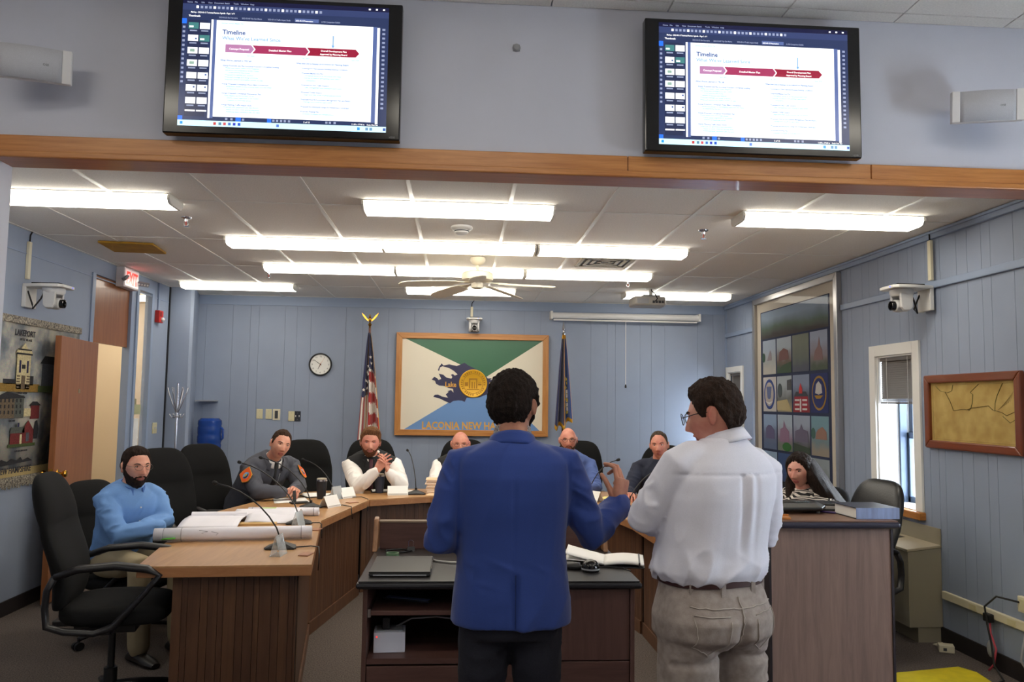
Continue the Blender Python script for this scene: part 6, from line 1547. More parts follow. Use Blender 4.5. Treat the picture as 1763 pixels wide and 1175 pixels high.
# ---------------------------------------------------------------- heads
def head_surface(D, fem=False, wide=1.0, jaw=1.0):
    """D: unit directions (n,3), face towards -y. Returns points of a head about 0.23 m high."""
    x, y, z = D[:, 0].copy(), D[:, 1].copy(), D[:, 2].copy()
    X = x * 0.0755 * wide; Y = y * 0.098; Z = z * 0.116
    t = z
    low = np.clip(-t, 0, 1)
    X *= 1 - (0.26 if not fem else 0.32) * low ** 1.6 / jaw
    X *= 1 + 0.05 * np.exp(-((t - 0.25) / 0.4) ** 2)
    bk = np.clip(y, 0, 1)
    Y = np.where(y > 0, Y * (1 - 0.42 * np.clip(low * 1.2, 0, 1) ** 1.2), Y * (1 - 0.10 * np.clip(t, 0, 1)))
    Z = np.where((y < 0), Z, Z * (1 - 0.10 * low))
    fr = np.clip(-y, 0, 1) ** 0.6
    g = lambda x0, z0, sx, sz: np.exp(-((X - x0) / sx) ** 2 - ((Z - z0) / sz) ** 2)
    dy = np.zeros_like(X)
    # nose
    up_ = np.clip((0.022 - Z) / 0.050, 0, 1) ** 1.3; dn = np.clip((Z + 0.046) / 0.014, 0, 1)
    dn = dn * dn * (3 - 2 * dn); nw = 0.0085 + 0.0065 * up_
    dy -= 0.026 * up_ * dn * np.exp(-(X / nw) ** 2)
    for s in (-1, 1):
        dy += 0.0095 * g(s * 0.031, 0.012, 0.015, 0.011)
        dy -= 0.0045 * g(s * 0.029, 0.031, 0.020, 0.007)
        dy -= 0.0045 * g(s * 0.043, -0.022, 0.018, 0.018)
        dy += 0.003 * g(s * 0.050, -0.060, 0.014, 0.02)
        dy -= 0.006 * g(s * 0.0135, -0.034, 0.006, 0.007)
    dy -= 0.0065 * g(0, -0.057, 0.019, 0.0050) + 0.0070 * g(0, -0.070, 0.016, 0.0055)
    dy += 0.0045 * g(0, -0.0632, 0.022, 0.0022)
    dy += 0.0035 * g(0, -0.082, 0.018, 0.006)
    dy -= 0.010 * g(0, -0.102, 0.020, 0.014)
    Y = Y + dy * fr
    return np.stack([X, Y, Z], 1)
def sphere_dirs(nu=112, nv=80):
    D = []
    for j in range(nv + 1):
        t = PI * j / nv
        for i in range(nu):
            p = 2 * PI * i / nu
            D.append((math.sin(t) * math.sin(p), -math.sin(t) * math.cos(p), math.cos(t)))
    F = [(j * nu + i, (j + 1) * nu + i, (j + 1) * nu + (i + 1) % nu, j * nu + (i + 1) % nu) for j in range(nv) for i in range(nu)]
    return np.array(D), F, nu, nv
DIRS, DF, NU, NV = sphere_dirs()
def sm(x): x = np.clip(x, 0, 1); return x * x * (3 - 2 * x)
def head_rot(face, roll=0.0, pitchd=0.0):
    """matrix taking local (-y forward, z up) to world, face = (dx,dy) horizontal direction"""
    f = Vector((face[0], face[1], 0)).normalized()
    a = math.atan2(f.x, -f.y)
    return Matrix.Rotation(a, 4, 'Z') @ Matrix.Rotation(R(pitchd), 4, 'X') @ Matrix.Rotation(R(roll), 4, 'Y')
def xf(V, M): 
    A = np.array(M); return V @ A[:3, :3].T + A[:3, 3]
def azim(P):   # 0 front, 90 sides, 180 back
    return np.degrees(np.arctan2(np.abs(P[:, 0]), -P[:, 1]))
def build_head(M, neck_pts, neck_r, wide=1.0, fem=False, jaw=1.0, ear=1.0):
    """head, ears and neck as one skin, in world space"""
    P = head_surface(DIRS, fem, wide, jaw)
    mb = MB(); mb.v = [tuple(p) for p in xf(P, M)]; mb.f = list(DF); mb.mi = [0] * len(DF)
    for s in (-1, 1):
        pts = []
        E = Matrix.Translation((s * 0.0765 * wide, 0.012, 0.0)) @ Matrix.Rotation(R(-12), 4, 'X') @ Matrix.Rotation(R(s * 24), 4, 'Z')
        rings = []
        for k, (dx, sc) in enumerate(((-0.010, 0.7), (0.0, 0.95), (0.006, 1.0), (0.010, 0.85))):
            rings.append([M @ (E @ Vector((s * dx, 0.017 * sc * math.cos(a) * (1.0 if math.sin(a) > 0 else 0.75) * ear, 0.032 * sc * math.sin(a) * ear))) for a in [2 * PI * i / 16 for i in range(16)]])
        mb.loft(rings)
    mb.tube(neck_pts, neck_r, 24)
    V, F, N = remeshed(mb, 0.0034, 2, 0.4)
    return V, F
def face_parts(person, M, wide=1.0, brow=(50, 36, 28), iris=(70, 50, 36), lips=(168, 96, 86), fem=False, lids=True):
    P = head_surface(DIRS, fem, wide)
    def front(x0, z0):
        k = np.argmin((P[:, 0] - x0) ** 2 + (P[:, 2] - z0) ** 2 + (P[:, 1] > 0) * 1.0); return P[k, 1]
    ms = mat('eye_white', (214, 206, 200), 0.25); mi = mat('iris_%d_%d' % iris[:2], iris, 0.2); mb_ = mat('brow_%d_%d' % brow[:2], brow, 0.9)
    for s in (-1, 1):
        y = front(s * 0.031, 0.012)
        MB().ball((s * 0.031, y + 0.0055, 0.012), (0.0125, 0.0085, 0.0058), 14, 10, M).build('eye', ms, person, smooth=True)
        e = MB().ball((s * 0.031, y - 0.0008, 0.0122), (0.0052, 0.0028, 0.0050), 12, 8, M).build('iris', mi, person, smooth=True)
        if lids:
            MB().tube([M @ Vector((s * (0.031 + dx), y - 0.0022 + 8 * dx * dx, 0.012 + dz)) for dx, dz in ((-0.014, 0.0), (-0.008, 0.0052), (0.0, 0.0068), (0.008, 0.0058), (0.015, 0.001))], [0.0012, 0.0022, 0.0024, 0.0022, 0.001], 6).build('eyelid', mb_ if fem else mat('lid_skin', (120, 78, 66), 0.6), person, smooth=True)
        pts = []
        for dx, dz in ((-0.016, -0.002), (-0.006, 0.0025), (0.006, 0.0035), (0.018, -0.002)):
            xx = s * (0.032 + dx); yy = front(xx, 0.029 + dz)
            pts.append(M @ Vector((xx, yy - 0.0008, 0.029 + dz)))
        MB().tube(pts, [0.0022, 0.0034, 0.0032, 0.0014], 6).build('eyebrow', mb_, person, smooth=True)
    ml = mat('lips_%d' % lips[0], lips, 0.45)
    yl = front(0, -0.058)
    rr = []
    for dz, w in ((-0.076, 0.011), (-0.0725, 0.019), (-0.0635, 0.0245), (-0.0565, 0.019), (-0.0525, 0.010)):
        rr.append([M @ Vector((w * q, front(w * q, dz) - 0.0012 - (0.0007 if abs(q) < 0.9 else -0.001), dz)) for q in (-1, -0.6, -0.2, 0.2, 0.6, 1)])
    m2 = MB(); n = 6
    vs = [p for r in rr for p in r]; fs = [(j * n + i, j * n + i + 1, (j + 1) * n + i + 1, (j + 1) * n + i) for j in range(len(rr) - 1) for i in range(n - 1)]
    m2.add(vs, fs).build('lips', ml, person, smooth=True, thick=0.0015)
def hairline(az, pts):
    a = np.array([p[0] for p in pts], float); z = np.array([p[1] for p in pts], float)
    return np.interp(az, a, z)
def shell(person, name, M, mt, mask, thick, seed, rough=0.0025, wide=1.0, fem=False, inner=0.007, k=180, lift=None):
    """hair or beard: the head surface pushed outwards where mask(P) is positive, sunk where it is not"""
    P = head_surface(DIRS, fem, wide)
    Nn = P / np.array([0.0755, 0.098, 0.116]) ** 2; Nn /= np.linalg.norm(Nn, axis=1)[:, None]
    m = mask(P); m = m + 0.35 * pnoise(P * np.array([1, 1, 0.3]), 420, seed + 9); e = sm(m)
    th = thick(P) if callable(thick) else np.full(len(P), float(thick))
    grow = sm((m - 0.2) / 2.6)                                # thin at the edge, full thickness further in
    off = -inner + e * (inner + 0.0012) + grow * th
    off += grow * rough * (0.9 * pnoise(P * np.array([1, 1, 0.3]), k * 1.6, seed) + 0.7 * pnoise(P * np.array([1, 1, 0.45]), k * 3.6, seed + 3))
    Q = P + Nn * off[:, None]
    if lift is not None: Q = Q + lift(P) * e[:, None]
    keep = [f for f in DF if max(m[i] for i in f) > -0.6]
    used = sorted({i for f in keep for i in f}); ix = {a: b for b, a in enumerate(used)}
    o = obj_np(name, xf(Q[used], M), [tuple(ix[i] for i in f) for f in keep], mt, person)
    return o
def hair_mat(name, rgb, rough=0.75):
    if name in MATS: return MATS[name]
    return mat(name, rgb, rough, var=0.55, scale=90, bump=0.9, bscale=420, stretch=(1, 1, 0.22), spec=0.18)
def male_hair(P, front=0.070, temple=0.058, side=-0.012, back=-0.058):
    front = front + 0.012; temple = temple + 0.012
    az = azim(P)
    zl = hairline(az, [(0, front), (30, front - 0.002), (48, temple), (58, temple - 0.02), (66, 0.012), (72, side), (86, side - 0.004), (92, 0.030), (112, 0.030), (124, -0.02), (140, back), (180, back - 0.004)])
    return (P[:, 2] - zl) / 0.010
def beard_mask(P, cheek=-0.036, full=True):
    az = azim(P)
    zt = hairline(az, [(0, -0.0415), (10, -0.040), (20, -0.044), (30, cheek - 0.012), (48, cheek), (62, -0.022), (72, 0.0), (84, 0.0), (90, -0.03), (100, -0.2), (180, -0.3)])
    m = (zt - P[:, 2]) / 0.009
    lip = ((P[:, 0] / 0.022) ** 2 + ((P[:, 2] + 0.0645) / 0.0095) ** 2)
    m = np.minimum(m, (lip - 1.0) * 1.6)
    m = np.where(P[:, 1] > 0.02, -2, m)
    return m
def spectacles(person, M, mt, w=1.0, tint=None, thick=0.0013, rad=(0.024, 0.017), z0=0.010, y0=-0.112):
    f = MB(); t = thing_part = None
    g = []
    for s in (-1, 1):
        c = Vector((s * 0.032 * w, y0, z0))
        pts = [M @ (c + Vector((rad[0] * math.cos(a), 0.006 * abs(math.cos(a)) * (1 if s * math.cos(a) > 0 else -0.2), rad[1] * math.sin(a)))) for a in [2 * PI * i / 20 for i in range(21)]]
        f.tube(pts, thick, 6)
        f.tube([M @ (c + Vector((s * rad[0], 0.006, 0.004))), M @ Vector((s * 0.076 * w, -0.045, z0 + 0.008)), M @ Vector((s * 0.079 * w, 0.012, z0 + 0.006))], thick, 6)
        g.append(c)
    f.tube([M @ Vector((-0.009 * w, y0, z0 + 0.005)), M @ Vector((0, y0 - 0.003, z0 + 0.008)), M @ Vector((0.009 * w, y0, z0 + 0.005))], thick, 6)
    o = f.build('glasses_frame', mt, person, smooth=True)
    for c in g:
        L = [M @ (c + Vector((rad[0] * 0.95 * math.cos(a), 0.001, rad[1] * 0.95 * math.sin(a)))) for a in [2 * PI * i / 18 for i in range(18)]]
        MB().add(L, [tuple(range(18))]).build('lens', glass('spectacle_lens', (40, 42, 46), 0.08), o)
    return o

# ---------------------------------------------------------------- hands
def hand(M, curl=(25, 30, 34, 40), thumb=(35, 20), side=1, bend=1.0, spread=4.0, size=1.0, mid=1.15):
    """M: wrist frame (x to the thumb side * side, y to the fingertips, z back of the hand). Returns verts, faces."""
    mb = MB(); S = size
    Mx = M @ Matrix.Scale(S, 4)
    r = []
    for y, w, th, xo in ((-0.035, 0.030, 0.022, 0), (0.0, 0.031, 0.021, 0), (0.02, 0.037, 0.020, 0.001), (0.055, 0.042, 0.0175, 0), (0.085, 0.043, 0.0150, -0.001), (0.094, 0.040, 0.0125, -0.001)):
        r.append([Mx @ p for p in ring((side * xo, y, 0), (1, 0, 0), (0, 0, 1), w, th * 0.85, 20, 2.6)])
    mb.loft(r)
    base = [(0.032, 0.088), (0.011, 0.094), (-0.010, 0.091), (-0.030, 0.082)]
    L = [(0.043, 0.026, 0.021), (0.047, 0.029, 0.022), (0.043, 0.027, 0.021), (0.034, 0.020, 0.019)]
    for i in range(4):
        bx, by = base[i]; p = Vector((side * bx, by - 0.010, 0)); a = 0.0; sp = R(spread * (1.5 - i)) * -side
        pts = [p.copy()]; rr = [0.0095]
        for k in range(3):
            a += R(curl[i] * (1.0, mid, 0.7)[k])
            d = Vector((math.sin(-sp) * math.cos(a), math.cos(sp) * math.cos(a), -math.sin(a)))
            l = L[i][k] + (0.010 if k == 0 else 0)
            pts += [pts[-1] + d * l * 0.5, pts[-1] + d * l]
            rr += [0.0086 - 0.0007 * k, 0.0086 - 0.0008 * k]
        rr[-1] = 0.0066
        mb.tube([Mx @ q for q in pts], [q * S for q in rr], 12, round_ends=True)
    p = Vector((side * 0.026, 0.018, -0.006)); an = R(thumb[0]); dn = R(thumb[1])
    d1 = Vector((side * math.sin(an) * math.cos(dn), math.cos(an) * math.cos(dn), -math.sin(dn)))
    d2 = Vector((side * math.sin(an * 0.55) * math.cos(dn * 1.2), math.cos(an * 0.55) * math.cos(dn * 1.2), -math.sin(dn * 1.2)))
    d3 = Vector((side * math.sin(an * 0.25) * math.cos(dn * 1.4), math.cos(an * 0.25) * math.cos(dn * 1.4), -math.sin(dn * 1.4)))
    q1 = p + d1 * 0.042; q2 = q1 + d2 * 0.032; q3 = q2 + d3 * 0.026
    mb.tube([Mx @ q for q in (p, p + d1 * 0.02, q1, q1 + d2 * 0.016, q2, q3)], [S * q for q in (0.014, 0.0135, 0.0105, 0.0102, 0.0098, 0.0078)], 12, round_ends=True)
    V, F, N = remeshed(mb, 0.0023, 2, 0.45)
    return V, F
def wrist_frame(pos, fdir, back):
    y = Vector(fdir).normalized(); z = Vector(back); z = (z - y * z.dot(y)).normalized(); x = y.cross(z)
    m3 = Matrix((x, y, z)).transposed().to_4x4(); m3.translation = pos
    return m3

# ---------------------------------------------------------------- bodies
def limb(mb, pts, rad, n=18): mb.tube(pts, rad, n, round_ends=True)
def torso(mb, J, g=0.0, low=True):
    """rings from the hips to the neck along J['spine'] = [(centre, half width, half depth, lateral, front)]"""
    rings = []
    for c, a, b, u, v in J:
        rings.append(ring(c, u, v, a + g, b + g, 26, 2.3))
    mb.loft(rings)
def spine(P, N, latP, latN, prof, bow=0.0, fwd=None):
    """prof: list of (t, half width, half depth, forward shift) from pelvis P (t=0) to neck base N (t=1)"""
    P, N = Vector(P), Vector(N); out = []
    for t, a, b, sh in prof:
        c = P.lerp(N, t)
        u = Vector(latP).lerp(Vector(latN), max(0, min(1, t))).normalized()
        ax = (N - P).normalized(); v = ax.cross(u).normalized()     # points to the front for u = person's left... sign fixed below
        if fwd is not None and v.dot(Vector(fwd)) < 0: v = -v
        out.append((c + v * sh, a, b, u, v))
    return out
PROF = [(-0.12, 0.13, 0.10, 0.0), (0.0, 0.168, 0.118, -0.005), (0.2, 0.165, 0.118, 0.0), (0.4, 0.160, 0.118, 0.005), (0.6, 0.172, 0.122, 0.005), (0.78, 0.185, 0.116, 0.0), (0.89, 0.165, 0.098, -0.008), (0.955, 0.118, 0.080, -0.012), (1.0, 0.078, 0.068, -0.012), (1.03, 0.058, 0.058, -0.012)]
M_skin = mat('skin_light', (222, 168, 144), 0.5, var=0.10, scale=18, rgb2=(206, 140, 118))
M_skin2 = mat('skin_ruddy', (216, 154, 130), 0.5, var=0.14, scale=16, rgb2=(196, 120, 104))
M_skin3 = mat('skin_tan', (196, 140, 112), 0.5, var=0.10, scale=18, rgb2=(172, 112, 90))
for q in (M_skin, M_skin2, M_skin3):
    b_ = q.node_tree.nodes['Principled BSDF']; b_.inputs['Subsurface Weight'].default_value = 0.12; b_.inputs['Subsurface Radius'].default_value = (0.012, 0.005, 0.003)
def finish_body(name, label, parts, mt):
    V, F = join(parts)
    o = obj_np(name, V, F, mt); tag(o, label, 'person'); return o
def legs_standing(mb, hipc, lat, fwd, zhip, g=0.0, splay=0.10):
    for s in (-1, 1):
        h = Vector((hipc[0], hipc[1], zhip)) + Vector(lat) * s * 0.09
        f = Vector((hipc[0], hipc[1], 0.09)) + Vector(lat) * s * splay
        k = h.lerp(f, 0.48) + Vector(fwd) * 0.015
        limb(mb, [h, h.lerp(k, 0.5), k, k.lerp(f, 0.35) - Vector(fwd) * 0.012, f], [0.095 + g, 0.082 + g, 0.060 + g, 0.058 + g, 0.042 + g])
    return
def shoes(person, pts, fwd, mt):
    for p in pts:
        f = Vector(fwd).normalized(); l = Vector((-f.y, f.x, 0))
        rings = []
        for d, w, h in ((-0.09, 0.030, 0.05), (-0.06, 0.038, 0.075), (0.0, 0.040, 0.08), (0.08, 0.046, 0.055), (0.14, 0.044, 0.042), (0.18, 0.028, 0.03)):
            c = Vector((p[0], p[1], 0)) + f * d
            rings.append([c + l * (w * math.cos(a)) + Vector((0, 0, max(0.001, h * 0.5 + h * 0.5 * math.sin(a)))) for a in [2 * PI * i / 14 for i in range(14)]])
        MB().loft(rings).build('shoe', mt, person, smooth='auto')
def arm_pts(sh, el, wr): 
    sh, el, wr = Vector(sh), Vector(el), Vector(wr)
    return [sh, sh.lerp(el, 0.35), sh.lerp(el, 0.75), el, el.lerp(wr, 0.3), el.lerp(wr, 0.7), wr]
ARM = [0.056, 0.052, 0.044, 0.040, 0.041, 0.034, 0.027]
def collar_band(person, name, mt, c, ax, r0, r1, h, tilt_f, fwd, gap=0.0, thick=0.004, n=40):
    """open standing band round the neck; ax = neck axis; gap = half opening angle at the front (deg)"""
    ax = Vector(ax).normalized(); f = Vector(fwd); f = (f - ax * f.dot(ax)).normalized(); l = ax.cross(f)
    vs = []; fs = []; m_ = 4
    for i in range(n + 1):
        a = R(gap) + (2 * PI - 2 * R(gap)) * i / n
        d = f * math.cos(a) + l * math.sin(a)
        for k in range(m_ + 1):
            t = k / m_
            vs.append(Vector(c) + d * (r0 + (r1 - r0) * t) * (1.0 + 0.06 * math.cos(a)) + ax * (h * t - tilt_f * (0.5 + 0.5 * math.cos(a))))
    for i in range(n):
        for k in range(m_): fs.append((i * (m_ + 1) + k, (i + 1) * (m_ + 1) + k, (i + 1) * (m_ + 1) + k + 1, i * (m_ + 1) + k + 1))
    return MB().add(vs, fs).build(name, mt, person, smooth=True, thick=thick)
# ================================================================== man in the blue suit (back view)
M_suit = mat('royal_blue_suit', (38, 66, 142), 0.85, var=0.12, scale=420, bump=0.10, bscale=700, sheen=0.2)
M_suit_dark = mat('suit_seam', (26, 46, 104), 0.9)
M_jeans = mat('dark_navy_jeans', (30, 32, 46), 0.9, var=0.3, scale=260, bump=0.15)
XA, YA = 0.200, 2.90
lat = Vector((-1, 0, 0)); fwd = Vector((0, 1, 0))
sp = spine((XA, YA, 0.93), (XA, YA + 0.0, 1.425), lat, lat, PROF, fwd=fwd)
shL, elL, wrL = (XA - 0.172, 2.90, 1.350), (XA - 0.262, 2.85, 1.085), (XA - 0.10, 3.10, 1.065)
shR, elR, wrR = (XA + 0.178, 2.90, 1.350), (XA + 0.300, 2.93, 1.085), (0.622, 3.06, 1.175)
bm_ = MB(); torso(bm_, sp, -0.02)
for a in ((shL, elL, wrL), (shR, elR, wrR)): limb(bm_, arm_pts(*a), [q * 0.85 for q in ARM])
legs_standing(bm_, (XA, YA), lat, fwd, 0.90)
Vb, Fb, _ = remeshed(bm_, 0.012, 4)
HM = Matrix.Translation((XA + 0.002, 2.93, 1.556)) @ head_rot((0.38, 0.92), 0, -2)
hv = build_head(HM, [(XA, 2.90, 1.40), (XA, 2.90, 1.47), (XA + 0.003, 2.92, 1.52)], [0.064, 0.060, 0.058], wide=1.06)
HWR = wrist_frame((0.626, 3.060, 1.182), (0.20, 0.12, 1.0), (0.72, -0.70, 0.0))
hw = hand(HWR, (22, 26, 32, 40), (10, 34), side=-1, mid=2.3, spread=1, size=1.06)
HWL = wrist_frame((XA - 0.09, 3.12, 1.06), (0.8, 0.55, -0.1), (0, -0.3, 1))
hl = hand(HWL, (25, 28, 30, 35), (40, 20), side=1)
pa = finish_body('person', 'standing man in a royal blue suit jacket seen from behind, one hand raised', [(Vb, Fb), hv, hw, hl], M_skin3)
# jacket
jb_ = MB()
jr = [(0.785, 0.218, 0.150, 0.0), (0.82, 0.216, 0.152, 0.0), (0.88, 0.212, 0.152, 0.0), (0.97, 0.202, 0.145, 0.0), (1.04, 0.197, 0.140, 0.0), (1.12, 0.200, 0.140, 0.0), (1.22, 0.210, 0.140, -0.005), (1.30, 0.216, 0.132, -0.01), (1.355, 0.212, 0.118, -0.008), (1.385, 0.185, 0.108, -0.006), (1.412, 0.132, 0.096, 0.0), (1.432, 0.088, 0.080, 0.004), (1.440, 0.06, 0.06, 0.006)]
jb_.loft([ring((XA + (0.002 if z < 1.0 else 0), YA + dy, z), lat, fwd, a, b, 36, 2.5) for z, a, b, dy in jr])
for sh, el, wr in ((shL, elL, wrL), (shR, elR, wrR)):
    sh, el, wr = Vector(sh), Vector(el), Vector(wr); s = -1 if sh.x < XA else 1
    limb(jb_, [sh + Vector((-s * 0.06, 0, 0.005)), sh + Vector((s * 0.012, 0, -0.006)), sh.lerp(el, 0.4) + Vector((s * 0.006, 0, 0)), sh.lerp(el, 0.8), el, el.lerp(wr, 0.35), el.lerp(wr, 0.75), wr + (wr - el).normalized() * 0.012], [0.066, 0.071, 0.069, 0.064, 0.062, 0.060, 0.053, 0.050])
V, F, N = remeshed(jb_, 0.0075, 6)
ang = np.abs(V[:, 0] - XA)
armm = sm((ang - 0.20) / 0.03)
V = folds(V, N, 0.0085, 110, (1, 0.4, -0.5), 11, armm)
V = folds(V, N, 0.0048, 46, (0.35, 0, 1), 12, 1 - armm)
V = folds(V, N, 0.0034, 115, (1, 0, -0.3), 13, (1 - armm) * sm((1.08 - V[:, 2]) / 0.1) * sm((V[:, 2] - 0.9) / 0.08))
back = sm((-(V[:, 1] - YA) - 0.05) / 0.04) * (1 - armm)
cx_ = V[:, 0] - XA
V[:, 1] += back * (0.006 * np.exp(-(cx_ / 0.008) ** 2) * sm((1.36 - V[:, 2]) / 0.1) * 0.5)                   # centre seam
V[:, 1] += back * 0.006 * np.exp(-((cx_ - 0.012) / 0.006) ** 2) * sm((0.99 - V[:, 2]) / 0.03)                # vent
V[:, 1] -= back * 0.010 * sm((0.97 - V[:, 2]) / 0.2) * np.exp(-((cx_ - 0.045) / 0.03) ** 2)                  # flap beside the vent
for s, c in ((-1, 0.196), (1, 0.200)):
    V[:, 1] += 0.008 * np.exp(-((cx_ - s * c) / 0.008) ** 2) * sm((V[:, 2] - 1.02) / 0.05) * sm((1.40 - V[:, 2]) / 0.05) * sm((-(V[:, 1] - YA) + 0.02) / 0.05)
jk = obj_np('jacket', V, F, M_suit, pa)
collar_band(jk, 'collar', M_suit, (XA, YA + 0.010, 1.418), (0, 0.10, 1), 0.100, 0.078, 0.046, 0.045, fwd, 10, 0.008)
collar_band(pa, 'shirt_collar', mat('shirt_dotted', (212, 208, 204), 0.8, var=1.0, scale=230, rgb2=(90, 70, 76), detail=1), (XA, YA + 0.012, 1.450), (0, 0.12, 1), 0.072, 0.067, 0.040, 0.03, fwd, 8, 0.003)
MB().box(XA + 0.006, XA + 0.0085, YA - 0.152, YA - 0.120, 0.795, 0.975).build('vent_edge', M_suit_dark, jk)
# trousers
tb = MB(); tb.loft([ring((XA, YA, z), lat, fwd, a, b, 26, 2.4) for z, a, b in ((0.74, 0.172, 0.128), (0.80, 0.182, 0.135), (0.88, 0.178, 0.130), (0.98, 0.160, 0.115))])
for s in (-1, 1):
    limb(tb, [(XA + s * 0.090, YA, 0.80), (XA + s * 0.098, YA, 0.62), (XA + s * 0.100, YA + 0.01, 0.45), (XA + s * 0.100, YA - 0.005, 0.25), (XA + s * 0.10, YA, 0.06)], [0.098, 0.090, 0.074, 0.068, 0.066])
V, F, N = remeshed(tb, 0.010, 5)
V = folds(V, N, 0.005, 90, (1, 0, 0.2), 21)
obj_np('trousers', V, F, M_jeans, pa)
shoes(pa, [(XA - 0.10, YA), (XA + 0.10, YA)], fwd, mat('dark_shoe', (30, 24, 20), 0.4))
M_hairA = hair_mat('hair_near_black', (48, 38, 34))
def maskA(P):
    az = azim(P)
    zl = hairline(az, [(0, 0.070), (40, 0.060), (58, 0.035), (66, 0.0), (74, -0.02), (84, -0.01), (92, 0.022), (108, 0.018), (118, -0.03), (132, -0.078), (180, -0.088)])
    return (P[:, 2] - zl) / 0.012
shell(pa, 'hair', HM, M_hairA, maskA, lambda P: 0.012 + 0.012 * sm((P[:, 2] - 0.02) / 0.07), 31, 0.0035, wide=1.06)
shell(pa, 'beard', HM, M_hairA, lambda P: beard_mask(P), 0.005, 32, 0.002, wide=1.06)
face_parts(pa, HM, 1.06, brow=(34, 26, 24))

# ================================================================== man in the white shirt (back view, arms folded)
M_shirtw = mat('pale_shirt', (232, 233, 246), 0.8, var=0.05, scale=300, bump=0.05, bscale=600)
M_khaki = mat('taupe_jeans', (164, 153, 146), 0.9, var=0.16, scale=40, bump=0.15, bscale=500, rgb2=(144, 133, 127))
M_stitch = mat('jeans_stitch', (172, 162, 154), 0.9)
M_belt = mat('brown_belt', (58, 26, 24), 0.45)
XB, YB = 0.905, 2.80
a0 = R(20)                                         # body turned to the left
latB = Vector((-math.cos(a0), -math.sin(a0), 0)); fwdB = Vector((-math.sin(a0), math.cos(a0), 0))
sp = spine((XB, YB, 0.93), (XB + 0.055, YB + 0.01, 1.445), latB, latB, PROF, fwd=fwdB)
nb = Vector((XB + 0.055, YB + 0.01, 1.445))
shL = nb + latB * 0.185 + Vector((0, 0, -0.085)); shR = nb - latB * 0.180 + Vector((0, 0, -0.115))
elL = Vector((0.665, 2.80, 1.165)); wrL = Vector((0.86, 3.03, 1.10))
elR = Vector((1.150, 2.90, 1.095)); wrR = Vector((0.93, 3.06, 1.14))
bm_ = MB(); torso(bm_, sp)
for a in ((shL, elL, wrL), (shR, elR, wrR)): limb(bm_, arm_pts(*a), ARM)
legs_standing(bm_, (XB, YB), latB, fwdB, 0.90)
Vb, Fb, _ = remeshed(bm_, 0.012, 4)
HMB = Matrix.Translation((0.932, 2.815, 1.530)) @ head_rot((-0.84, 0.54), 0, 12)
hv = build_head(HMB, [tuple(nb + Vector((0, 0, -0.05))), tuple(nb + Vector((-0.005, 0, 0.02))), (0.955, 2.82, 1.505)], [0.066, 0.062, 0.060], wide=1.05, ear=1.1)
h1 = hand(wrist_frame(wrL, (wrL - elL), (0, 0.6, 0.8)), (20, 24, 28, 32), (35, 15), side=-1)
h2 = hand(wrist_frame(wrR, (wrR - elR), (0, 0.6, 0.8)), (20, 24, 28, 32), (35, 15), side=1)
pb = finish_body('person', 'standing man in a pale dress shirt and taupe jeans, arms folded, seen from behind', [(Vb, Fb), hv, h1, h2], M_skin2)
sb = MB()
def rB(z, a, b, dx=0.0, dy=0.0, e=2.4): return ring((XB + dx, YB + dy, z), latB, fwdB, a, b, 36, e)
sb.loft([rB(0.945, 0.165, 0.120), rB(0.965, 0.196, 0.145), rB(0.990, 0.213, 0.158), rB(1.02, 0.211, 0.158), rB(1.08, 0.203, 0.150, 0.008), rB(1.16, 0.205, 0.148, 0.02), rB(1.24, 0.213, 0.146, 0.035), rB(1.31, 0.210, 0.135, 0.045), rB(1.36, 0.188, 0.118, 0.05), rB(1.40, 0.145, 0.10, 0.053), rB(1.435, 0.095, 0.082, 0.055), rB(1.455, 0.076, 0.072, 0.055)])
for sh, el, wr, e_ in ((shL, elL, wrL, 0.28), (shR, elR, wrR, 0.30)):
    ins = (nb - sh).normalized()
    limb(sb, [sh + ins * 0.06, sh - ins * 0.01, sh.lerp(el, 0.4), sh.lerp(el, 0.8), el, el.lerp(wr, 0.2), el.lerp(wr, e_)], [0.064, 0.070, 0.068, 0.064, 0.060, 0.056, 0.052])
V, F, N = remeshed(sb, 0.0070, 6)
zz_ = V[:, 2]
rel = (V - np.array([XB, YB, 0])) @ np.array(latB)
arm_ = sm((np.abs(rel) - 0.215) / 0.02) * sm((zz_ - 1.03) / 0.04)
V = folds(V, N, 0.0120, 66, (0.55, 0.2, 1.0), 41, (1 - arm_) * sm((1.36 - zz_) / 0.15) * (0.35 + 0.65 * sm((1.18 - zz_) / 0.2)))
V = folds(V, N, 0.0125, 78, (1.0, 0.2, -0.30), 42, (1 - arm_) * sm((1.10 - zz_) / 0.10))
V = folds(V, N, 0.0060, 95, (1, 0.1, -0.2), 43, arm_)
bk = sm((-((V - np.array([XB, YB, 0])) @ np.array(fwdB)) - 0.02) / 0.05)
zy = 1.330                                          # yoke seam and box pleat
V = V - np.outer(bk * 0.0045 * np.exp(-((zz_ - zy) / 0.004) ** 2), -np.array(fwdB))
cB = rel + 0.065 - (1.33 - zz_) * 0.09
V = V + np.outer(bk * (zz_ < zy) * (0.010 * np.exp(-(cB / 0.014) ** 2) - 0.008 * np.exp(-((cB - 0.03) / 0.012) ** 2) - 0.005 * np.exp(-((cB + 0.03) / 0.012) ** 2)) * sm((zz_ - 1.0) / 0.2), -np.array(fwdB))
st = obj_np('dress_shirt', V, F, M_shirtw, pb)
nax = (Vector((0.940, 2.82, 1.53)) - nb)
collar_band(st, 'collar', M_shirtw, nb + Vector((0, 0, -0.012)), nax, 0.078, 0.070, 0.052, 0.035, fwdB, 14, 0.005)
collar_band(st, 'collar_fold', M_shirtw, nb + Vector((0, 0, 0.034)), -nax, 0.074, 0.094, 0.046, -0.02, fwdB, 20, 0.004)
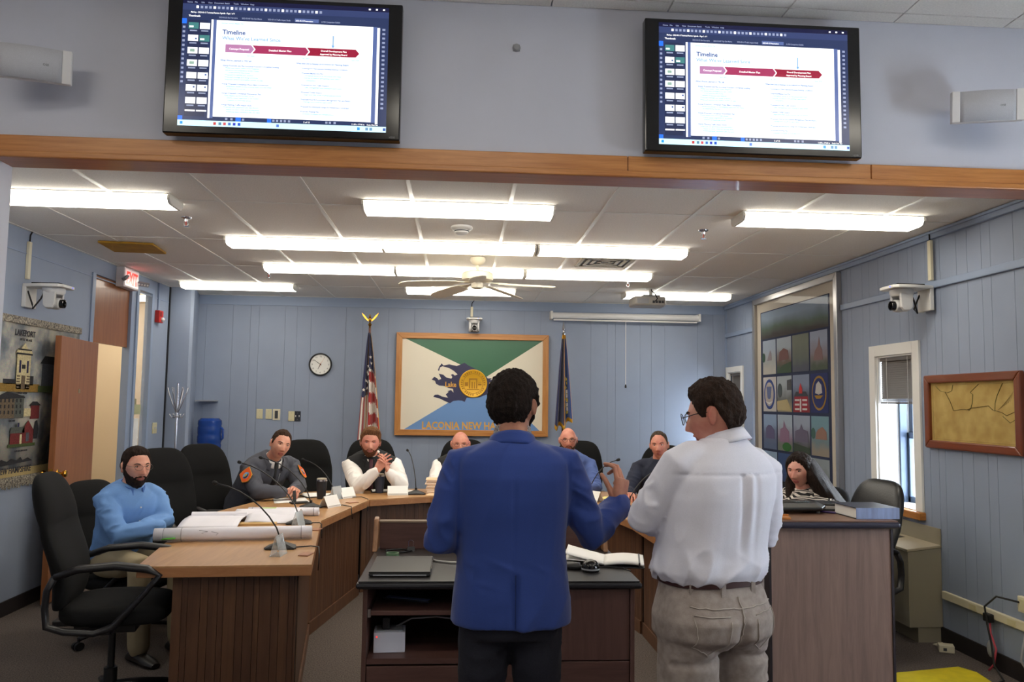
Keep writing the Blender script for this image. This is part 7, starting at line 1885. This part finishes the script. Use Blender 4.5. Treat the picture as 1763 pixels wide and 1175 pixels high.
for el, wr, e_ in ((elL, wrL, 0.28), (elR, wrR, 0.30)):
    d = (wr - el)
    MB().tube([el + d * (e_ - 0.03), el + d * (e_ + 0.10)], [0.058, 0.055], 18).build('rolled_cuff', M_shirtw, st, smooth='auto')
tb = MB()
tb.loft([rB(0.74, 0.165, 0.125), rB(0.78, 0.215, 0.165, 0, -0.018), rB(0.84, 0.216, 0.168, 0, -0.022), rB(0.90, 0.200, 0.150, 0, -0.012), rB(0.95, 0.186, 0.136), rB(0.978, 0.182, 0.132)])
for s in (-1, 1):
    h = Vector((XB, YB, 0.80)) + latB * s * 0.105 - fwdB * 0.02
    f = Vector((XB, YB, 0.06)) + latB * s * 0.115
    limb(tb, [h, h.lerp(f, 0.25), h.lerp(f, 0.5) + fwdB * 0.01, h.lerp(f, 0.75) - fwdB * 0.01, f], [0.112, 0.104, 0.084, 0.078, 0.072])
V, F, N = remeshed(tb, 0.008, 5)
relT = (V - np.array([XB, YB, 0])) @ np.array(latB); zt = V[:, 2]
bkT = sm((-((V - np.array([XB, YB, 0])) @ np.array(fwdB)) - 0.02) / 0.05)
V = V + np.outer(bkT * 0.020 * np.exp(-(relT / 0.020) ** 2) * sm((0.87 - zt) / 0.08), np.array(fwdB))          # between the seat halves
V = V + np.outer(bkT * 0.016 * np.exp(-((zt - 0.715 + 0.10 * np.abs(relT)) / 0.014) ** 2), np.array(fwdB))      # crease under the seat
V = folds(V, N, 0.0060, 85, (1, 0.2, 0.35), 51, sm((0.80 - zt) / 0.1))
V = folds(V, N, 0.0016, 110, (1, 0, 0.1), 52, None)
tr_ = obj_np('jeans', V, F, M_khaki, pb)
def onB(l, z, depth):   # a point on the back of the hips
    return Vector((XB, YB, z)) + latB * l - fwdB * depth
def seatY(l, z):
    d2 = np.abs(relT - l) + np.abs(zt - z) * 1.0 + (1 - bkT) * 9
    k = int(np.argmin(d2)); p = V[k]; return Vector(p) - fwdB * 0.0025
belt = MB().loft([rB(0.950, 0.189, 0.139), rB(0.952, 0.193, 0.143), rB(0.982, 0.192, 0.142), rB(0.984, 0.188, 0.138)]).build('belt', M_belt, pb, smooth='auto')
for l in (0.15, 0.055, -0.055, -0.075, -0.15):
    if l == -0.055: continue
    d = 0.145 * math.sqrt(max(0.05, 1 - (l / 0.195) ** 2))
    MB().box(-0.009, 0.009, -0.004, 0.004, 0.925, 0.988, frame_mat(onB(l, 0, d + 0.002), latB, (0, 0, 1)) @ Matrix.Rotation(R(-90), 4, 'X')).build('belt_loop', M_khaki, tr_)
for s in (-1, 1):
    c = s * 0.108
    out = [(c - s * 0.052, 0.868), (c + s * 0.062, 0.872), (c + s * 0.058, 0.765), (c, 0.735), (c - s * 0.045, 0.765), (c - s * 0.052, 0.868)]
    pts = []
    for i in range(len(out) - 1):
        for k in range(6):
            t = k / 6; pts.append(seatY(out[i][0] * (1 - t) + out[i + 1][0] * t, out[i][1] * (1 - t) + out[i + 1][1] * t))
    MB().tube(pts, 0.0020, 6).build('pocket_seam', M_stitch, tr_, smooth=True)
MB().tube([seatY(0.0, 0.925 - 0.012 * k) for k in range(16)], 0.0025, 6).build('centre_seam', M_stitch, tr_, smooth=True)
MB().tube([seatY(l, 0.895 - 0.10 * (0.17 - abs(l)) * 0.35) for l in np.linspace(-0.17, 0.17, 18)], 0.0022, 6).build('yoke_seam', M_stitch, tr_, smooth=True)
shoes(pb, [tuple(Vector((XB, YB, 0)) + latB * 0.115), tuple(Vector((XB, YB, 0)) - latB * 0.115)], fwdB, mat('brown_shoe', (70, 44, 30), 0.4))
M_hairB = hair_mat('hair_dark_brown', (66, 50, 42))
def maskB(P):
    az = azim(P)
    zl = hairline(az, [(0, 0.066), (34, 0.060), (52, 0.044), (62, 0.012), (70, -0.006), (82, -0.006), (90, 0.026), (108, 0.024), (120, -0.02), (136, -0.062), (180, -0.072)])
    return (P[:, 2] - zl) / 0.012
shell(pb, 'hair', HMB, M_hairB, maskB, lambda P: 0.014 + 0.014 * sm((P[:, 2] - 0.02) / 0.07), 61, 0.004, wide=1.05)
face_parts(pb, HMB, 1.05, brow=(48, 36, 30))
spectacles(pb, HMB, M_black, 1.05, thick=0.0018, rad=(0.025, 0.021))
# ================================================================== people sitting at the desk
def seated(label, fwd, pelvis, neck, head, face, hroll, hpitch, sh, el, wr, skin, hands=(None, None), wide=1.0, jaw=1.0, fem=False, girth=1.0, knees=None, feet=None, lat=None, shn=0.0):
    """sh/el/wr are (right, left) pairs in world space; returns the person and its measures"""
    f = Vector((fwd[0], fwd[1], 0)).normalized(); l = Vector((-f.y, f.x, 0))      # l: the person's left
    latN = (Vector(sh[1]) - Vector(sh[0])).normalized()
    prof = [(t, a * girth, b * girth, s_) for t, a, b, s_ in PROF]
    sp_ = spine(pelvis, neck, l, latN, prof, fwd=f)
    m_ = MB(); torso(m_, sp_, -0.015)
    for i in (0, 1): limb(m_, arm_pts(sh[i], el[i], wr[i]), [q * 0.85 for q in ARM])
    P = Vector(pelvis)
    legs = []
    for i, s in ((0, -1), (1, 1)):
        h = P + l * s * 0.09 + Vector((0, 0, -0.02))
        k = P + f * 0.43 + l * s * 0.13 + Vector((0, 0, 0.02)); ft = Vector((k.x, k.y, 0.09)) + f * 0.03
        legs.append((h, k, ft))
        limb(m_, [h, h.lerp(k, 0.5), k, k.lerp(ft, 0.5), ft], [0.080, 0.072, 0.055, 0.050, 0.038])
    Vb, Fb, _ = remeshed(m_, 0.013, 4)
    HM_ = Matrix.Translation(head) @ head_rot(face, hroll, hpitch)
    nk = Vector(neck); top = HM_ @ Vector((0, 0.018, -0.055))
    hv_ = build_head(HM_, [nk - (top - nk).normalized() * 0.05, nk, nk.lerp(top, 0.6), top], [0.066 * girth, 0.060, 0.056, 0.054], wide, fem, jaw)
    pts = [(Vb, Fb), hv_]
    for i, hnd in enumerate(hands):
        if hnd is None:
            d = (Vector(wr[i]) - Vector(el[i])); hnd = dict(M=wrist_frame(Vector(wr[i]), d, (0, 0, 1)), curl=(20, 24, 28, 32), side=-1 if i == 0 else 1)
        if hnd == 'none': continue
        mm = hnd.pop('M'); pts.append(hand(mm, **hnd))
    o = finish_body('person', label, pts, skin)
    return o, HM_, sp_, legs
def top_garment(person, name, mt, sp_, neck, sh, el, wr, g=0.016, sleeve=1.0, rads=None, amp=0.006, seed=1, voxel=0.0075, low=0, nosleeve=False, k=100, hi=1.0):
    m_ = MB()
    rr = []
    for i, (c, a, b, u, v) in enumerate(sp_):
        if i < low: continue
        gg = g if i < len(sp_) - 2 else g * 0.75
        rr.append(ring(c, u, v, a + gg, b + gg, 30, 2.3))
    m_.loft(rr)
    for i in (0, 1):
        s_, e_, w_ = Vector(sh[i]), Vector(el[i]), Vector(wr[i]); ins = (Vector(neck) - s_).normalized()
        if nosleeve:
            limb(m_, [s_ + ins * 0.10, s_ + ins * 0.035, s_ + ins * 0.012 - Vector((0, 0, 0.03))], [0.070, 0.080, 0.082]); continue
        r_ = rads or [0.066, 0.070, 0.066, 0.060, 0.057, 0.054, 0.046, 0.040]
        limb(m_, [s_ + ins * 0.07, s_ - ins * 0.005, s_.lerp(e_, 0.4), s_.lerp(e_, 0.8), e_, e_.lerp(w_, 0.35), e_.lerp(w_, 0.75), e_.lerp(w_, sleeve)], r_)
    V, F, N = remeshed(m_, voxel, 5)
    if nosleeve: V = folds(V, N, amp, k, (0, 0, 1), seed)
    else:
        c = np.array(sp_[4][0]); u = np.array(sp_[4][3]); v = np.array(sp_[4][4])
        rel = np.abs((V - c) @ u); fr_ = (V - c) @ v
        am = np.clip(sm((rel - sp_[4][1] - 0.01) / 0.04) + sm((fr_ - sp_[4][2] - 0.03) / 0.04), 0, 1)
        d = np.array(Vector(el[0]) - Vector(sh[0])); d2 = np.cross(d, v); d2 = d2 / max(1e-6, np.linalg.norm(d2))
        V = folds(V, N, amp * 0.9, k * 1.15, d2 + 0.3 * u, seed, am)
        V = folds(V, N, amp * 0.7, k * 0.7, (u * 0.5 + np.array((0, 0, 1.0))), seed + 2, 1 - am)
    return obj_np(name, V, F, mt, person)
def trousers(person, mt, sp_, legs, fwd):
    m_ = MB()
    m_.loft([ring(c, u, v, a + 0.012, b + 0.012, 24, 2.3) for c, a, b, u, v in sp_[:3]])
    for h, kk, ft in legs: limb(m_, [h, h.lerp(kk, 0.5), kk, kk.lerp(ft, 0.5), ft], [0.098, 0.090, 0.072, 0.068, 0.062])
    V, F, N = remeshed(m_, 0.012, 5); V = folds(V, N, 0.005, 30, (1, 0.3, 0), 5)
    obj_np('trousers', V, F, mt, person)
    shoes(person, [(q[2].x, q[2].y) for q in legs], fwd, mat('dark_shoe', (30, 24, 20), 0.4))
def on_front(garment, sp_, idx, lx_, lift=0.0):
    """surface point at the front of a torso ring"""
    c, a, b, u, v = sp_[idx]; return Vector(c) + Vector(u) * lx_ + Vector(v) * (b + lift)
def cuff(person, el, wr, t, r, mt, nm='cuff'):
    e_, w_ = Vector(el), Vector(wr); d = w_ - e_
    MB().tube([e_ + d * (t - 0.06), e_ + d * (t + 0.05)], [r, r * 0.95], 18).build(nm, mt, person, smooth='auto')
def buttons(person, sp_, ids, mt, lift, lx_=0.0):
    for i in ids:
        p = on_front(None, sp_, i, lx_, lift); v = Vector(sp_[i][4])
        MB().cyl(p - v * 0.001, p + v * 0.0025, 0.0055, n=10).build('button', mt, person)
def hip_of(sp_): return sp_[1]

M_trs = mat('dark_trousers', (40, 40, 48), 0.9)
M_trk = mat('khaki_trousers', (160, 146, 116), 0.9, bump=0.1)
# ---- man in the light blue shirt at the left wing
M_shirtblue = mat('light_blue_shirt', (112, 156, 214), 0.8, var=0.06, scale=240, bump=0.04, bscale=500)
F_ = (0.80, -0.60); f = Vector((0.8, -0.6, 0)); l = Vector((0.6, 0.8, 0))
pel = Vector((-2.16, 5.30, 0.55)); nk = Vector((-2.075, 5.215, 1.018))
sh = (nk - l * 0.172 + Vector((0.0, 0, -0.08)), nk + l * 0.165 + Vector((0, 0, -0.09)))
el = (Vector((-2.06, 5.0, 0.735)), Vector((-1.885, 5.30, 0.775))); wr = (Vector((-1.86, 5.12, 0.765)), Vector((-1.93, 5.10, 0.78)))
pc, HMc, spc, lg = seated('seated bearded man in a light blue shirt with arms folded at left', F_, pel, nk, (-2.045, 5.19, 1.128), (0.74, -0.67), 0, 3, sh, el, wr, M_skin, hands=('none', 'none'), wide=1.03, girth=0.98)
g1 = top_garment(pc, 'shirt', M_shirtblue, spc, nk, sh, el, wr, 0.020, 1.0, amp=0.010, seed=70, rads=[0.064, 0.068, 0.067, 0.062, 0.060, 0.056, 0.050, 0.045])
collar_band(g1, 'collar', mat('blue_collar', (72, 112, 184), 0.8), nk + Vector((0.005, -0.005, -0.015)), (0.15, -0.1, 1), 0.082, 0.070, 0.040, 0.035, f, 22, 0.005)
buttons(g1, spc, (4, 5), M_white, 0.026)
trousers(pc, M_trk, spc, lg, f)
M_hairC = hair_mat('hair_brown_black', (58, 44, 38))
shell(pc, 'hair', HMc, M_hairC, lambda P: male_hair(P, 0.066, 0.056, -0.02), lambda P: 0.006 + 0.014 * sm((P[:, 2] - 0.03) / 0.06), 71, 0.002, wide=1.03)
shell(pc, 'beard', HMc, M_hairC, lambda P: beard_mask(P, -0.040), lambda P: 0.006 + 0.012 * sm((-P[:, 2] - 0.06) / 0.05), 72, 0.002, wide=1.03)
face_parts(pc, HMc, 1.03, brow=(38, 28, 24))
spectacles(pc, HMc, mat('wire_frame', (90, 84, 80), 0.3, 0.8), 1.03, thick=0.0011)

# ---- fire officer in the grey jacket, leaning over the desk
M_jkgrey = mat('charcoal_jacket', (78, 80, 90), 0.85, var=0.12, scale=220, bump=0.05, bscale=500)
F_ = (0.66, -0.75); f = Vector((0.66, -0.75, 0)).normalized(); l = Vector((-f.y, f.x, 0))
pel = Vector((-1.86, 6.98, 0.58)); nk = Vector((-1.545, 6.735, 1.082))
sh = (Vector((-1.715, 6.655, 0.995)), Vector((-1.435, 6.945, 1.005)))
el = (Vector((-1.60, 6.46, 0.835)), Vector((-1.33, 6.80, 0.840))); wr = (Vector((-1.395, 6.49, 0.825)), Vector((-1.335, 6.60, 0.835)))
hd0 = dict(M=wrist_frame(wr[0] + Vector((0.005, 0.004, 0.0)), (0.9, 0.55, 0.12), (-0.3, -0.5, 0.8)), curl=(42, 48, 54, 60), thumb=(30, 25), side=-1)
hd1 = dict(M=wrist_frame(wr[1], (0.35, -0.85, 0.15), (0.5, 0.2, 0.85)), curl=(40, 46, 52, 58), thumb=(30, 25), side=1)
pd, HMd, spd, lg = seated('seated man in a charcoal jacket with orange patches leaning over the desk', F_, pel, nk, (-1.472, 6.665, 1.195), (0.50, -0.87), 14, 6, sh, el, wr, M_skin, hands=(hd0, hd1), wide=0.97)
g2 = top_garment(pd, 'jacket', M_jkgrey, spd, nk, sh, el, wr, 0.026, 0.97, amp=0.007, seed=80, rads=[0.072, 0.076, 0.074, 0.066, 0.062, 0.060, 0.053, 0.047])
nax = Vector((0.25, -0.25, 1))
collar_band(g2, 'jacket_collar', M_jkgrey, nk + Vector((0, 0, -0.03)), nax, 0.098, 0.086, 0.065, 0.055, f, 32, 0.006)
collar_band(pd, 'shirt_collar', mat('white_shirt', (232, 230, 228), 0.8), nk + Vector((0.004, -0.004, -0.018)), nax, 0.076, 0.066, 0.052, 0.045, f, 16, 0.004)
tie = MB()
tp_ = [nk + f * 0.072 + Vector((0, 0, -0.035)), on_front(None, spd, 5, 0.0, 0.030), on_front(None, spd, 4, 0.0, 0.031), on_front(None, spd, 3, 0.0, 0.031)]
tie.tube(tp_, [0.014, 0.018, 0.024, 0.026], 8, flat=0.25).build('necktie', mat('black_tie', (18, 18, 22), 0.6), pd, smooth=True)
MB().tube([on_front(None, spd, i, 0.045, 0.030) for i in (6, 5, 4, 3, 2)], 0.0035, 6).build('zipper', mat('zip_metal', (150, 150, 156), 0.3, 0.8), g2, smooth=True)
M_orange = mat('orange_patch', (232, 96, 30), 0.8)
def patch(base, out_, up_, w, h):
    Mp = frame_mat(base, Vector(up_).cross(Vector(out_)), up_)
    sh_ = [(-w, h * 0.9), (-w * 0.4, h), (w * 0.4, h), (w, h * 0.9), (w, -h * 0.5), (w * 0.5, -h * 0.85), (0, -h), (-w * 0.5, -h * 0.85), (-w, -h * 0.5)]
    pt = MB().prism(sh_, 0, 0.004, Mp).build('shoulder_patch', M_orange, g2)
    MB().prism([(a * 1.08, b * 1.07) for a, b in sh_], -0.002, 0.003, Mp).build('patch_border', mat('gold_thread', (214, 160, 60), 0.8), pt)
    MB().prism([(w * 0.62 * math.cos(2 * PI * i / 20), w * 0.62 * math.sin(2 * PI * i / 20)) for i in range(20)], 0.004, 0.0055, Mp).build('patch_emblem', mat('patch_blue', (120, 168, 206), 0.8), pt)
    MB().prism([(w * 0.55 * math.cos(PI + PI * i / 10), w * 0.55 * math.sin(PI + PI * i / 10)) for i in range(11)], 0.0055, 0.0065, Mp).build('patch_emblem', mat('patch_navy', (52, 52, 96), 0.8), pt)
    MB().prism([(-w * 0.35, -0.2 * w), (w * 0.35, -0.2 * w), (0, w * 0.35)], 0.0065, 0.0075, Mp).build('patch_emblem', mat('patch_gold', (206, 168, 50), 0.8), pt)
    return pt
arm_d = (el[0] - sh[0]); q = sh[0].lerp(el[0], 0.38)
od = Vector((-0.28, -0.92, 0.25)).normalized()
patch(q + od * 0.086, od, -arm_d.normalized(), 0.048, 0.064)
q = sh[1].lerp(el[1], 0.35); od = Vector((0.93, -0.35, 0.1)).normalized()
patch(q + od * 0.084, od, (sh[1] - el[1]).normalized(), 0.044, 0.058)
trousers(pd, M_trs, spd, lg, f)
M_hairD = hair_mat('hair_short_brown', (82, 60, 46))
shell(pd, 'hair', HMd, M_hairD, lambda P: male_hair(P, 0.068, 0.058, -0.006), lambda P: 0.004 + 0.011 * sm((P[:, 2] - 0.03) / 0.06), 81, 0.0018, wide=0.97)
face_parts(pd, HMd, 0.97, brow=(50, 36, 28))

# ---- man with clasped hands, black vest over a white shirt
M_shw = mat('white_dress_shirt', (240, 236, 232), 0.8, var=0.03, scale=200)
M_vest = mat('black_vest', (24, 24, 27), 0.8, var=0.2, scale=200)
F_ = (0.10, -1.0); f = Vector(F_ + (0,)).normalized(); l = Vector((-f.y, f.x, 0))
pel = Vector((-0.80, 7.56, 0.56)); nk = Vector((-0.785, 7.275, 1.078))
sh = (Vector((-0.970, 7.255, 0.985)), Vector((-0.580, 7.265, 0.985)))
el = (Vector((-0.868, 7.03, 0.815)), Vector((-0.490, 7.06, 0.820))); wr = (Vector((-0.712, 6.99, 0.955)), Vector((-0.602, 7.0, 0.945)))
hd0 = dict(M=wrist_frame(wr[0], (0.62, -0.06, 0.85), (-0.45, -0.85, 0.3)), curl=(12, 16, 20, 26), thumb=(35, 10), side=-1, spread=6)
hd1 = dict(M=wrist_frame(wr[1], (-0.30, -0.02, 1.0), (0.9, -0.3, 0.25)), curl=(14, 16, 18, 22), thumb=(30, 10), side=1, spread=6)
pe, HMe, spe, lg = seated('seated man in a black vest and white shirt with clasped hands before the flag', F_, pel, nk, (-0.792, 7.215, 1.190), (0.10, -1.0), 2, 4, sh, el, wr, M_skin2, hands=(hd0, hd1), wide=1.07, girth=1.14, jaw=1.1)
g3 = top_garment(pe, 'shirt', M_shw, spe, nk, sh, el, wr, 0.016, 0.95, amp=0.008, seed=90, rads=[0.070, 0.078, 0.077, 0.070, 0.066, 0.062, 0.052, 0.044])
g4 = top_garment(pe, 'vest', M_vest, spe, nk, sh, el, wr, 0.030, nosleeve=True, amp=0.003, seed=91, low=1)
collar_band(g3, 'collar', M_shw, nk + Vector((0, -0.004, -0.018)), (0, -0.25, 1), 0.084, 0.072, 0.045, 0.045, f, 18, 0.005)
collar_band(g4, 'vest_collar', M_vest, nk + Vector((0, 0.0, -0.035)), (0, -0.2, 1), 0.104, 0.092, 0.060, 0.06, f, 34, 0.007)
MB().tube([nk + f * 0.082 + Vector((0, 0, -0.035)), on_front(None, spe, 5, 0.0, 0.034), on_front(None, spe, 4, 0.0, 0.036), on_front(None, spe, 3, 0.0, 0.034)], [0.016, 0.018, 0.024, 0.028], 8, flat=0.25).build('necktie', mat('maroon_tie', (70, 26, 42), 0.6), pe, smooth=True)
trousers(pe, M_trs, spe, lg, f)
M_hairE = hair_mat('hair_chestnut', (142, 98, 66)); M_brdE = hair_mat('beard_auburn', (128, 80, 54))
shell(pe, 'hair', HMe, M_hairE, lambda P: male_hair(P, 0.062, 0.052, -0.004), lambda P: 0.008 + 0.020 * sm((P[:, 2] - 0.02) / 0.07), 92, 0.003, wide=1.07, lift=lambda P: np.stack([0.006 * np.ones(len(P)), -0.008 * sm((-P[:, 1]) / 0.05), 0.004 * np.ones(len(P))], 1) * sm((P[:, 2] - 0.06) / 0.04)[:, None])
shell(pe, 'beard', HMe, M_brdE, lambda P: beard_mask(P, -0.042), lambda P: 0.004 + 0.009 * sm((-P[:, 2] - 0.06) / 0.05), 93, 0.002, wide=1.07)
face_parts(pe, HMe, 1.07, brow=(110, 74, 48), iris=(86, 96, 100))

# ---- bald man with glasses, black vest, half hidden behind the blue suit
F_ = (0.05, -1.0); f = Vector(F_ + (0,)).normalized()
pel = Vector((0.03, 7.70, 0.56)); nk = Vector((0.025, 7.45, 1.060))
sh = (Vector((-0.165, 7.44, 0.970)), Vector((0.215, 7.44, 0.970)))
el = (Vector((-0.215, 7.28, 0.80)), Vector((0.26, 7.28, 0.80))); wr = (Vector((-0.06, 7.16, 0.80)), Vector((0.12, 7.16, 0.80)))
pf, HMf, spf, lg = seated('seated bald man with glasses in a black vest beside the folder stack', F_, pel, nk, (0.022, 7.405, 1.175), (0.02, -1.0), 0, 6, sh, el, wr, M_skin2, wide=1.05, girth=1.1, jaw=1.15)
g5 = top_garment(pf, 'shirt', M_shw, spf, nk, sh, el, wr, 0.016, 0.95, amp=0.008, seed=100, rads=[0.070, 0.076, 0.074, 0.068, 0.064, 0.060, 0.050, 0.043])
g6 = top_garment(pf, 'vest', M_vest, spf, nk, sh, el, wr, 0.030, nosleeve=True, amp=0.003, seed=101, low=1)
collar_band(g5, 'collar', M_shw, nk + Vector((0, -0.004, -0.018)), (0, -0.2, 1), 0.084, 0.072, 0.045, 0.045, f, 18, 0.005)
collar_band(g6, 'vest_collar', M_vest, nk + Vector((0, 0, -0.03)), (0, -0.2, 1), 0.102, 0.092, 0.055, 0.055, f, 34, 0.007)
trousers(pf, M_trs, spf, lg, f)
face_parts(pf, HMf, 1.05, brow=(150, 112, 92), iris=(90, 100, 110))
spectacles(pf, HMf, mat('brown_frame', (96, 70, 60), 0.35, 0.3), 1.05, thick=0.0013, rad=(0.024, 0.014))

# ---- bald bearded man in the slate blue shirt
M_slate = mat('slate_blue_shirt', (86, 108, 168), 0.8, var=0.08, scale=240)
F_ = (-0.10, -1.0); f = Vector(F_ + (0,)).normalized()
pel = Vector((1.10, 7.72, 0.56)); nk = Vector((1.055, 7.46, 1.095))
sh = (Vector((0.87, 7.46, 1.0)), Vector((1.245, 7.46, 0.995)))
el = (Vector((0.83, 7.28, 0.80)), Vector((1.285, 7.27, 0.80))); wr = (Vector((0.94, 7.12, 0.80)), Vector((1.16, 7.12, 0.80)))
pg, HMg, spg, lg = seated('seated bald bearded man with glasses in a slate blue shirt', F_, pel, nk, (1.038, 7.415, 1.222), (-0.10, -1.0), -2, 3, sh, el, wr, M_skin2, wide=1.02, girth=1.05)
g7 = top_garment(pg, 'shirt', M_slate, spg, nk, sh, el, wr, 0.018, 0.97, amp=0.009, seed=110)
collar_band(g7, 'collar', M_slate, nk + Vector((0, -0.004, -0.018)), (-0.05, -0.15, 1), 0.084, 0.074, 0.048, 0.04, f, 20, 0.006)
trousers(pg, M_trs, spg, lg, f)
shell(pg, 'beard', HMg, hair_mat('beard_brown', (116, 84, 62)), lambda P: beard_mask(P, -0.046), lambda P: 0.004 + 0.012 * sm((-P[:, 2] - 0.06) / 0.05), 111, 0.002, wide=1.02)
face_parts(pg, HMg, 1.02, brow=(130, 96, 74), iris=(90, 100, 110))
spectacles(pg, HMg, mat('dark_frame', (50, 46, 48), 0.35, 0.3), 1.02, thick=0.0014, rad=(0.024, 0.014))

# ---- man in the navy jacket at the right
M_navyj = mat('navy_suit', (30, 36, 56), 0.85, var=0.1, scale=300)
F_ = (-0.55, -0.84); f = Vector(F_ + (0,)).normalized()
pel = Vector((1.86, 7.08, 0.56)); nk = Vector((1.795, 6.955, 1.085)); l = Vector((-f.y, f.x, 0))
sh = (nk - l * 0.19 + Vector((0, 0, -0.09)), nk + l * 0.19 + Vector((0, 0, -0.09)))
el = (Vector((1.50, 6.88, 0.80)), Vector((1.90, 6.62, 0.80))); wr = (Vector((1.46, 6.66, 0.81)), Vector((1.66, 6.58, 0.81)))
ph, HMh, sph, lg = seated('seated man with short dark hair in a navy jacket at the right of the desk', F_, pel, nk, (1.782, 6.91, 1.208), (-0.36, -0.93), -4, 3, sh, el, wr, M_skin2, wide=0.98)
g8 = top_garment(ph, 'jacket', M_navyj, sph, nk, sh, el, wr, 0.024, 0.97, amp=0.006, seed=120, rads=[0.070, 0.074, 0.070, 0.064, 0.060, 0.058, 0.052, 0.046])
collar_band(ph, 'shirt_collar', mat('pale_blue_collar', (150, 180, 214), 0.8), nk + Vector((0, 0, -0.018)), (-0.1, -0.15, 1), 0.078, 0.068, 0.046, 0.04, f, 20, 0.004)
collar_band(g8, 'jacket_collar', M_navyj, nk + Vector((0, 0, -0.03)), (-0.1, -0.15, 1), 0.096, 0.086, 0.052, 0.05, f, 30, 0.006)
trousers(ph, M_trs, sph, lg, f)
shell(ph, 'hair', HMh, hair_mat('hair_greying', (104, 90, 78)), lambda P: male_hair(P, 0.080, 0.064, 0.004), lambda P: 0.004 + 0.010 * sm((P[:, 2] - 0.03) / 0.06), 121, 0.0016, wide=0.98)
face_parts(ph, HMh, 0.98, brow=(84, 64, 52), iris=(80, 90, 100))

# ---- woman with long dark hair behind the tall counter
M_skinw = mat('skin_fair', (220, 166, 148), 0.5, var=0.08, scale=18, rgb2=(206, 142, 128))
def chevron_mat():
    mt, nt, bs = new_mat('chevron_blouse')
    tc = nt.nodes.new('ShaderNodeTexCoord'); sx = nt.nodes.new('ShaderNodeSeparateXYZ'); nt.links.new(tc.outputs['Object'], sx.inputs[0])
    def mth(op, a, b=None, c=None):
        n = nt.nodes.new('ShaderNodeMath'); n.operation = op
        for i, q in enumerate((a, b, c)):
            if q is None: continue
            if isinstance(q, (int, float)): n.inputs[i].default_value = q
            else: nt.links.new(q, n.inputs[i])
        return n.outputs[0]
    zig = mth('PINGPONG', mth('MULTIPLY', mth('ADD', sx.outputs[0], sx.outputs[1]), 1.0), 0.016)
    s = mth('FRACT', mth('MULTIPLY', mth('ADD', sx.outputs[2], zig), 52.0))
    k = mth('GREATER_THAN', s, 0.5)
    mx = nt.nodes.new('ShaderNodeMix'); mx.data_type = 'RGBA'; nt.links.new(k, mx.inputs[0])
    mx.inputs[6].default_value = (*lin((24, 24, 28)), 1); mx.inputs[7].default_value = (*lin((224, 218, 210)), 1)
    nt.links.new(mx.outputs[2], bs.inputs['Base Color']); bs.inputs['Roughness'].default_value = 0.8
    return mt
F_ = (-0.80, -0.60); f = Vector(F_ + (0,)).normalized(); l = Vector((-f.y, f.x, 0))
pel = Vector((2.64, 5.74, 0.53)); nk = Vector((2.535, 5.655, 0.975))
sh = (nk - l * 0.17 + Vector((0, 0, -0.085)), nk + l * 0.17 + Vector((0, 0, -0.085)))
el = (Vector((2.30, 5.62, 0.66)), Vector((2.52, 5.50, 0.66))); wr = (Vector((2.14, 5.50, 0.79)), Vector((2.26, 5.44, 0.79)))
pi_, HMi, spi, lg = seated('seated woman with long dark hair and a black and white zigzag blouse', F_, pel, nk, (2.492, 5.618, 1.105), (-0.78, -0.62), 0, 9, sh, el, wr, M_skinw, wide=1.08, fem=True, girth=1.0)
g9 = top_garment(pi_, 'blouse', chevron_mat(), spi, nk, sh, el, wr, 0.018, 0.97, amp=0.005, seed=130)
collar_band(g9, 'collar', MATS.get('chev') or g9.data.materials[0], nk + Vector((0, 0, -0.035)), (-0.1, -0.1, 1), 0.095, 0.085, 0.045, 0.05, f, 35, 0.006)
trousers(pi_, M_trs, spi, lg, f)
M_hairI = hair_mat('hair_long_dark', (52, 40, 36), 0.5)
def maskI(P):
    az = azim(P)
    zl = hairline(az, [(0, 0.074), (20, 0.066), (40, 0.046), (54, 0.01), (62, -0.04), (72, -0.10), (90, -0.14), (180, -0.16)])
    return (P[:, 2] - zl) / 0.012
shell(pi_, 'hair', HMi, M_hairI, maskI, lambda P: 0.010 + 0.012 * sm((P[:, 2]) / 0.08), 131, 0.003, wide=1.08, fem=True)
# long hair: a lock mass from the crown over the near shoulder and down the back
def lock(pts, ra, rb, seed, nm='hair_lock'):
    P = [Vector(p) for p in pts]; m_ = MB(); rings = []
    for i, p in enumerate(P):
        t = (P[min(i + 1, len(P) - 1)] - P[max(i - 1, 0)]).normalized()
        u = Vector((0.62, 0.78, 0)); u = (u - t * u.dot(t)).normalized(); v = t.cross(u)
        rings.append(ring(p, u, v, ra[i], rb[i], 40, 2.0))
    m_.loft(rings)
    V, F, N = remeshed(m_, 0.005, 3)
    V = folds(V, N, 0.006, 95, P[-1] - P[0], seed, None, 1.0)
    return obj_np(nm, V, F, M_hairI, pi_)
hc = Vector(HMi.translation)
lock([hc + Vector((0.02, 0.0, 0.085)), hc + Vector((0.055, -0.01, 0.05)), hc + Vector((0.085, -0.035, -0.02)), hc + Vector((0.13, -0.05, -0.10)), hc + Vector((0.19, -0.06, -0.18)), hc + Vector((0.26, -0.06, -0.26)), hc + Vector((0.31, -0.05, -0.33)), hc + Vector((0.33, -0.04, -0.40))], [0.05, 0.085, 0.10, 0.105, 0.105, 0.095, 0.08, 0.05], [0.035, 0.055, 0.062, 0.066, 0.064, 0.056, 0.045, 0.03], 132)
lock([hc + Vector((-0.01, 0.06, 0.05)), hc + Vector((-0.02, 0.085, -0.03)), hc + Vector((-0.03, 0.09, -0.12)), hc + Vector((-0.04, 0.08, -0.20)), hc + Vector((-0.05, 0.07, -0.26))], [0.03, 0.04, 0.042, 0.04, 0.025], [0.03, 0.04, 0.045, 0.04, 0.025], 133)
face_parts(pi_, HMi, 1.08, brow=(44, 32, 28), iris=(50, 36, 28), lips=(176, 98, 96), fem=True)
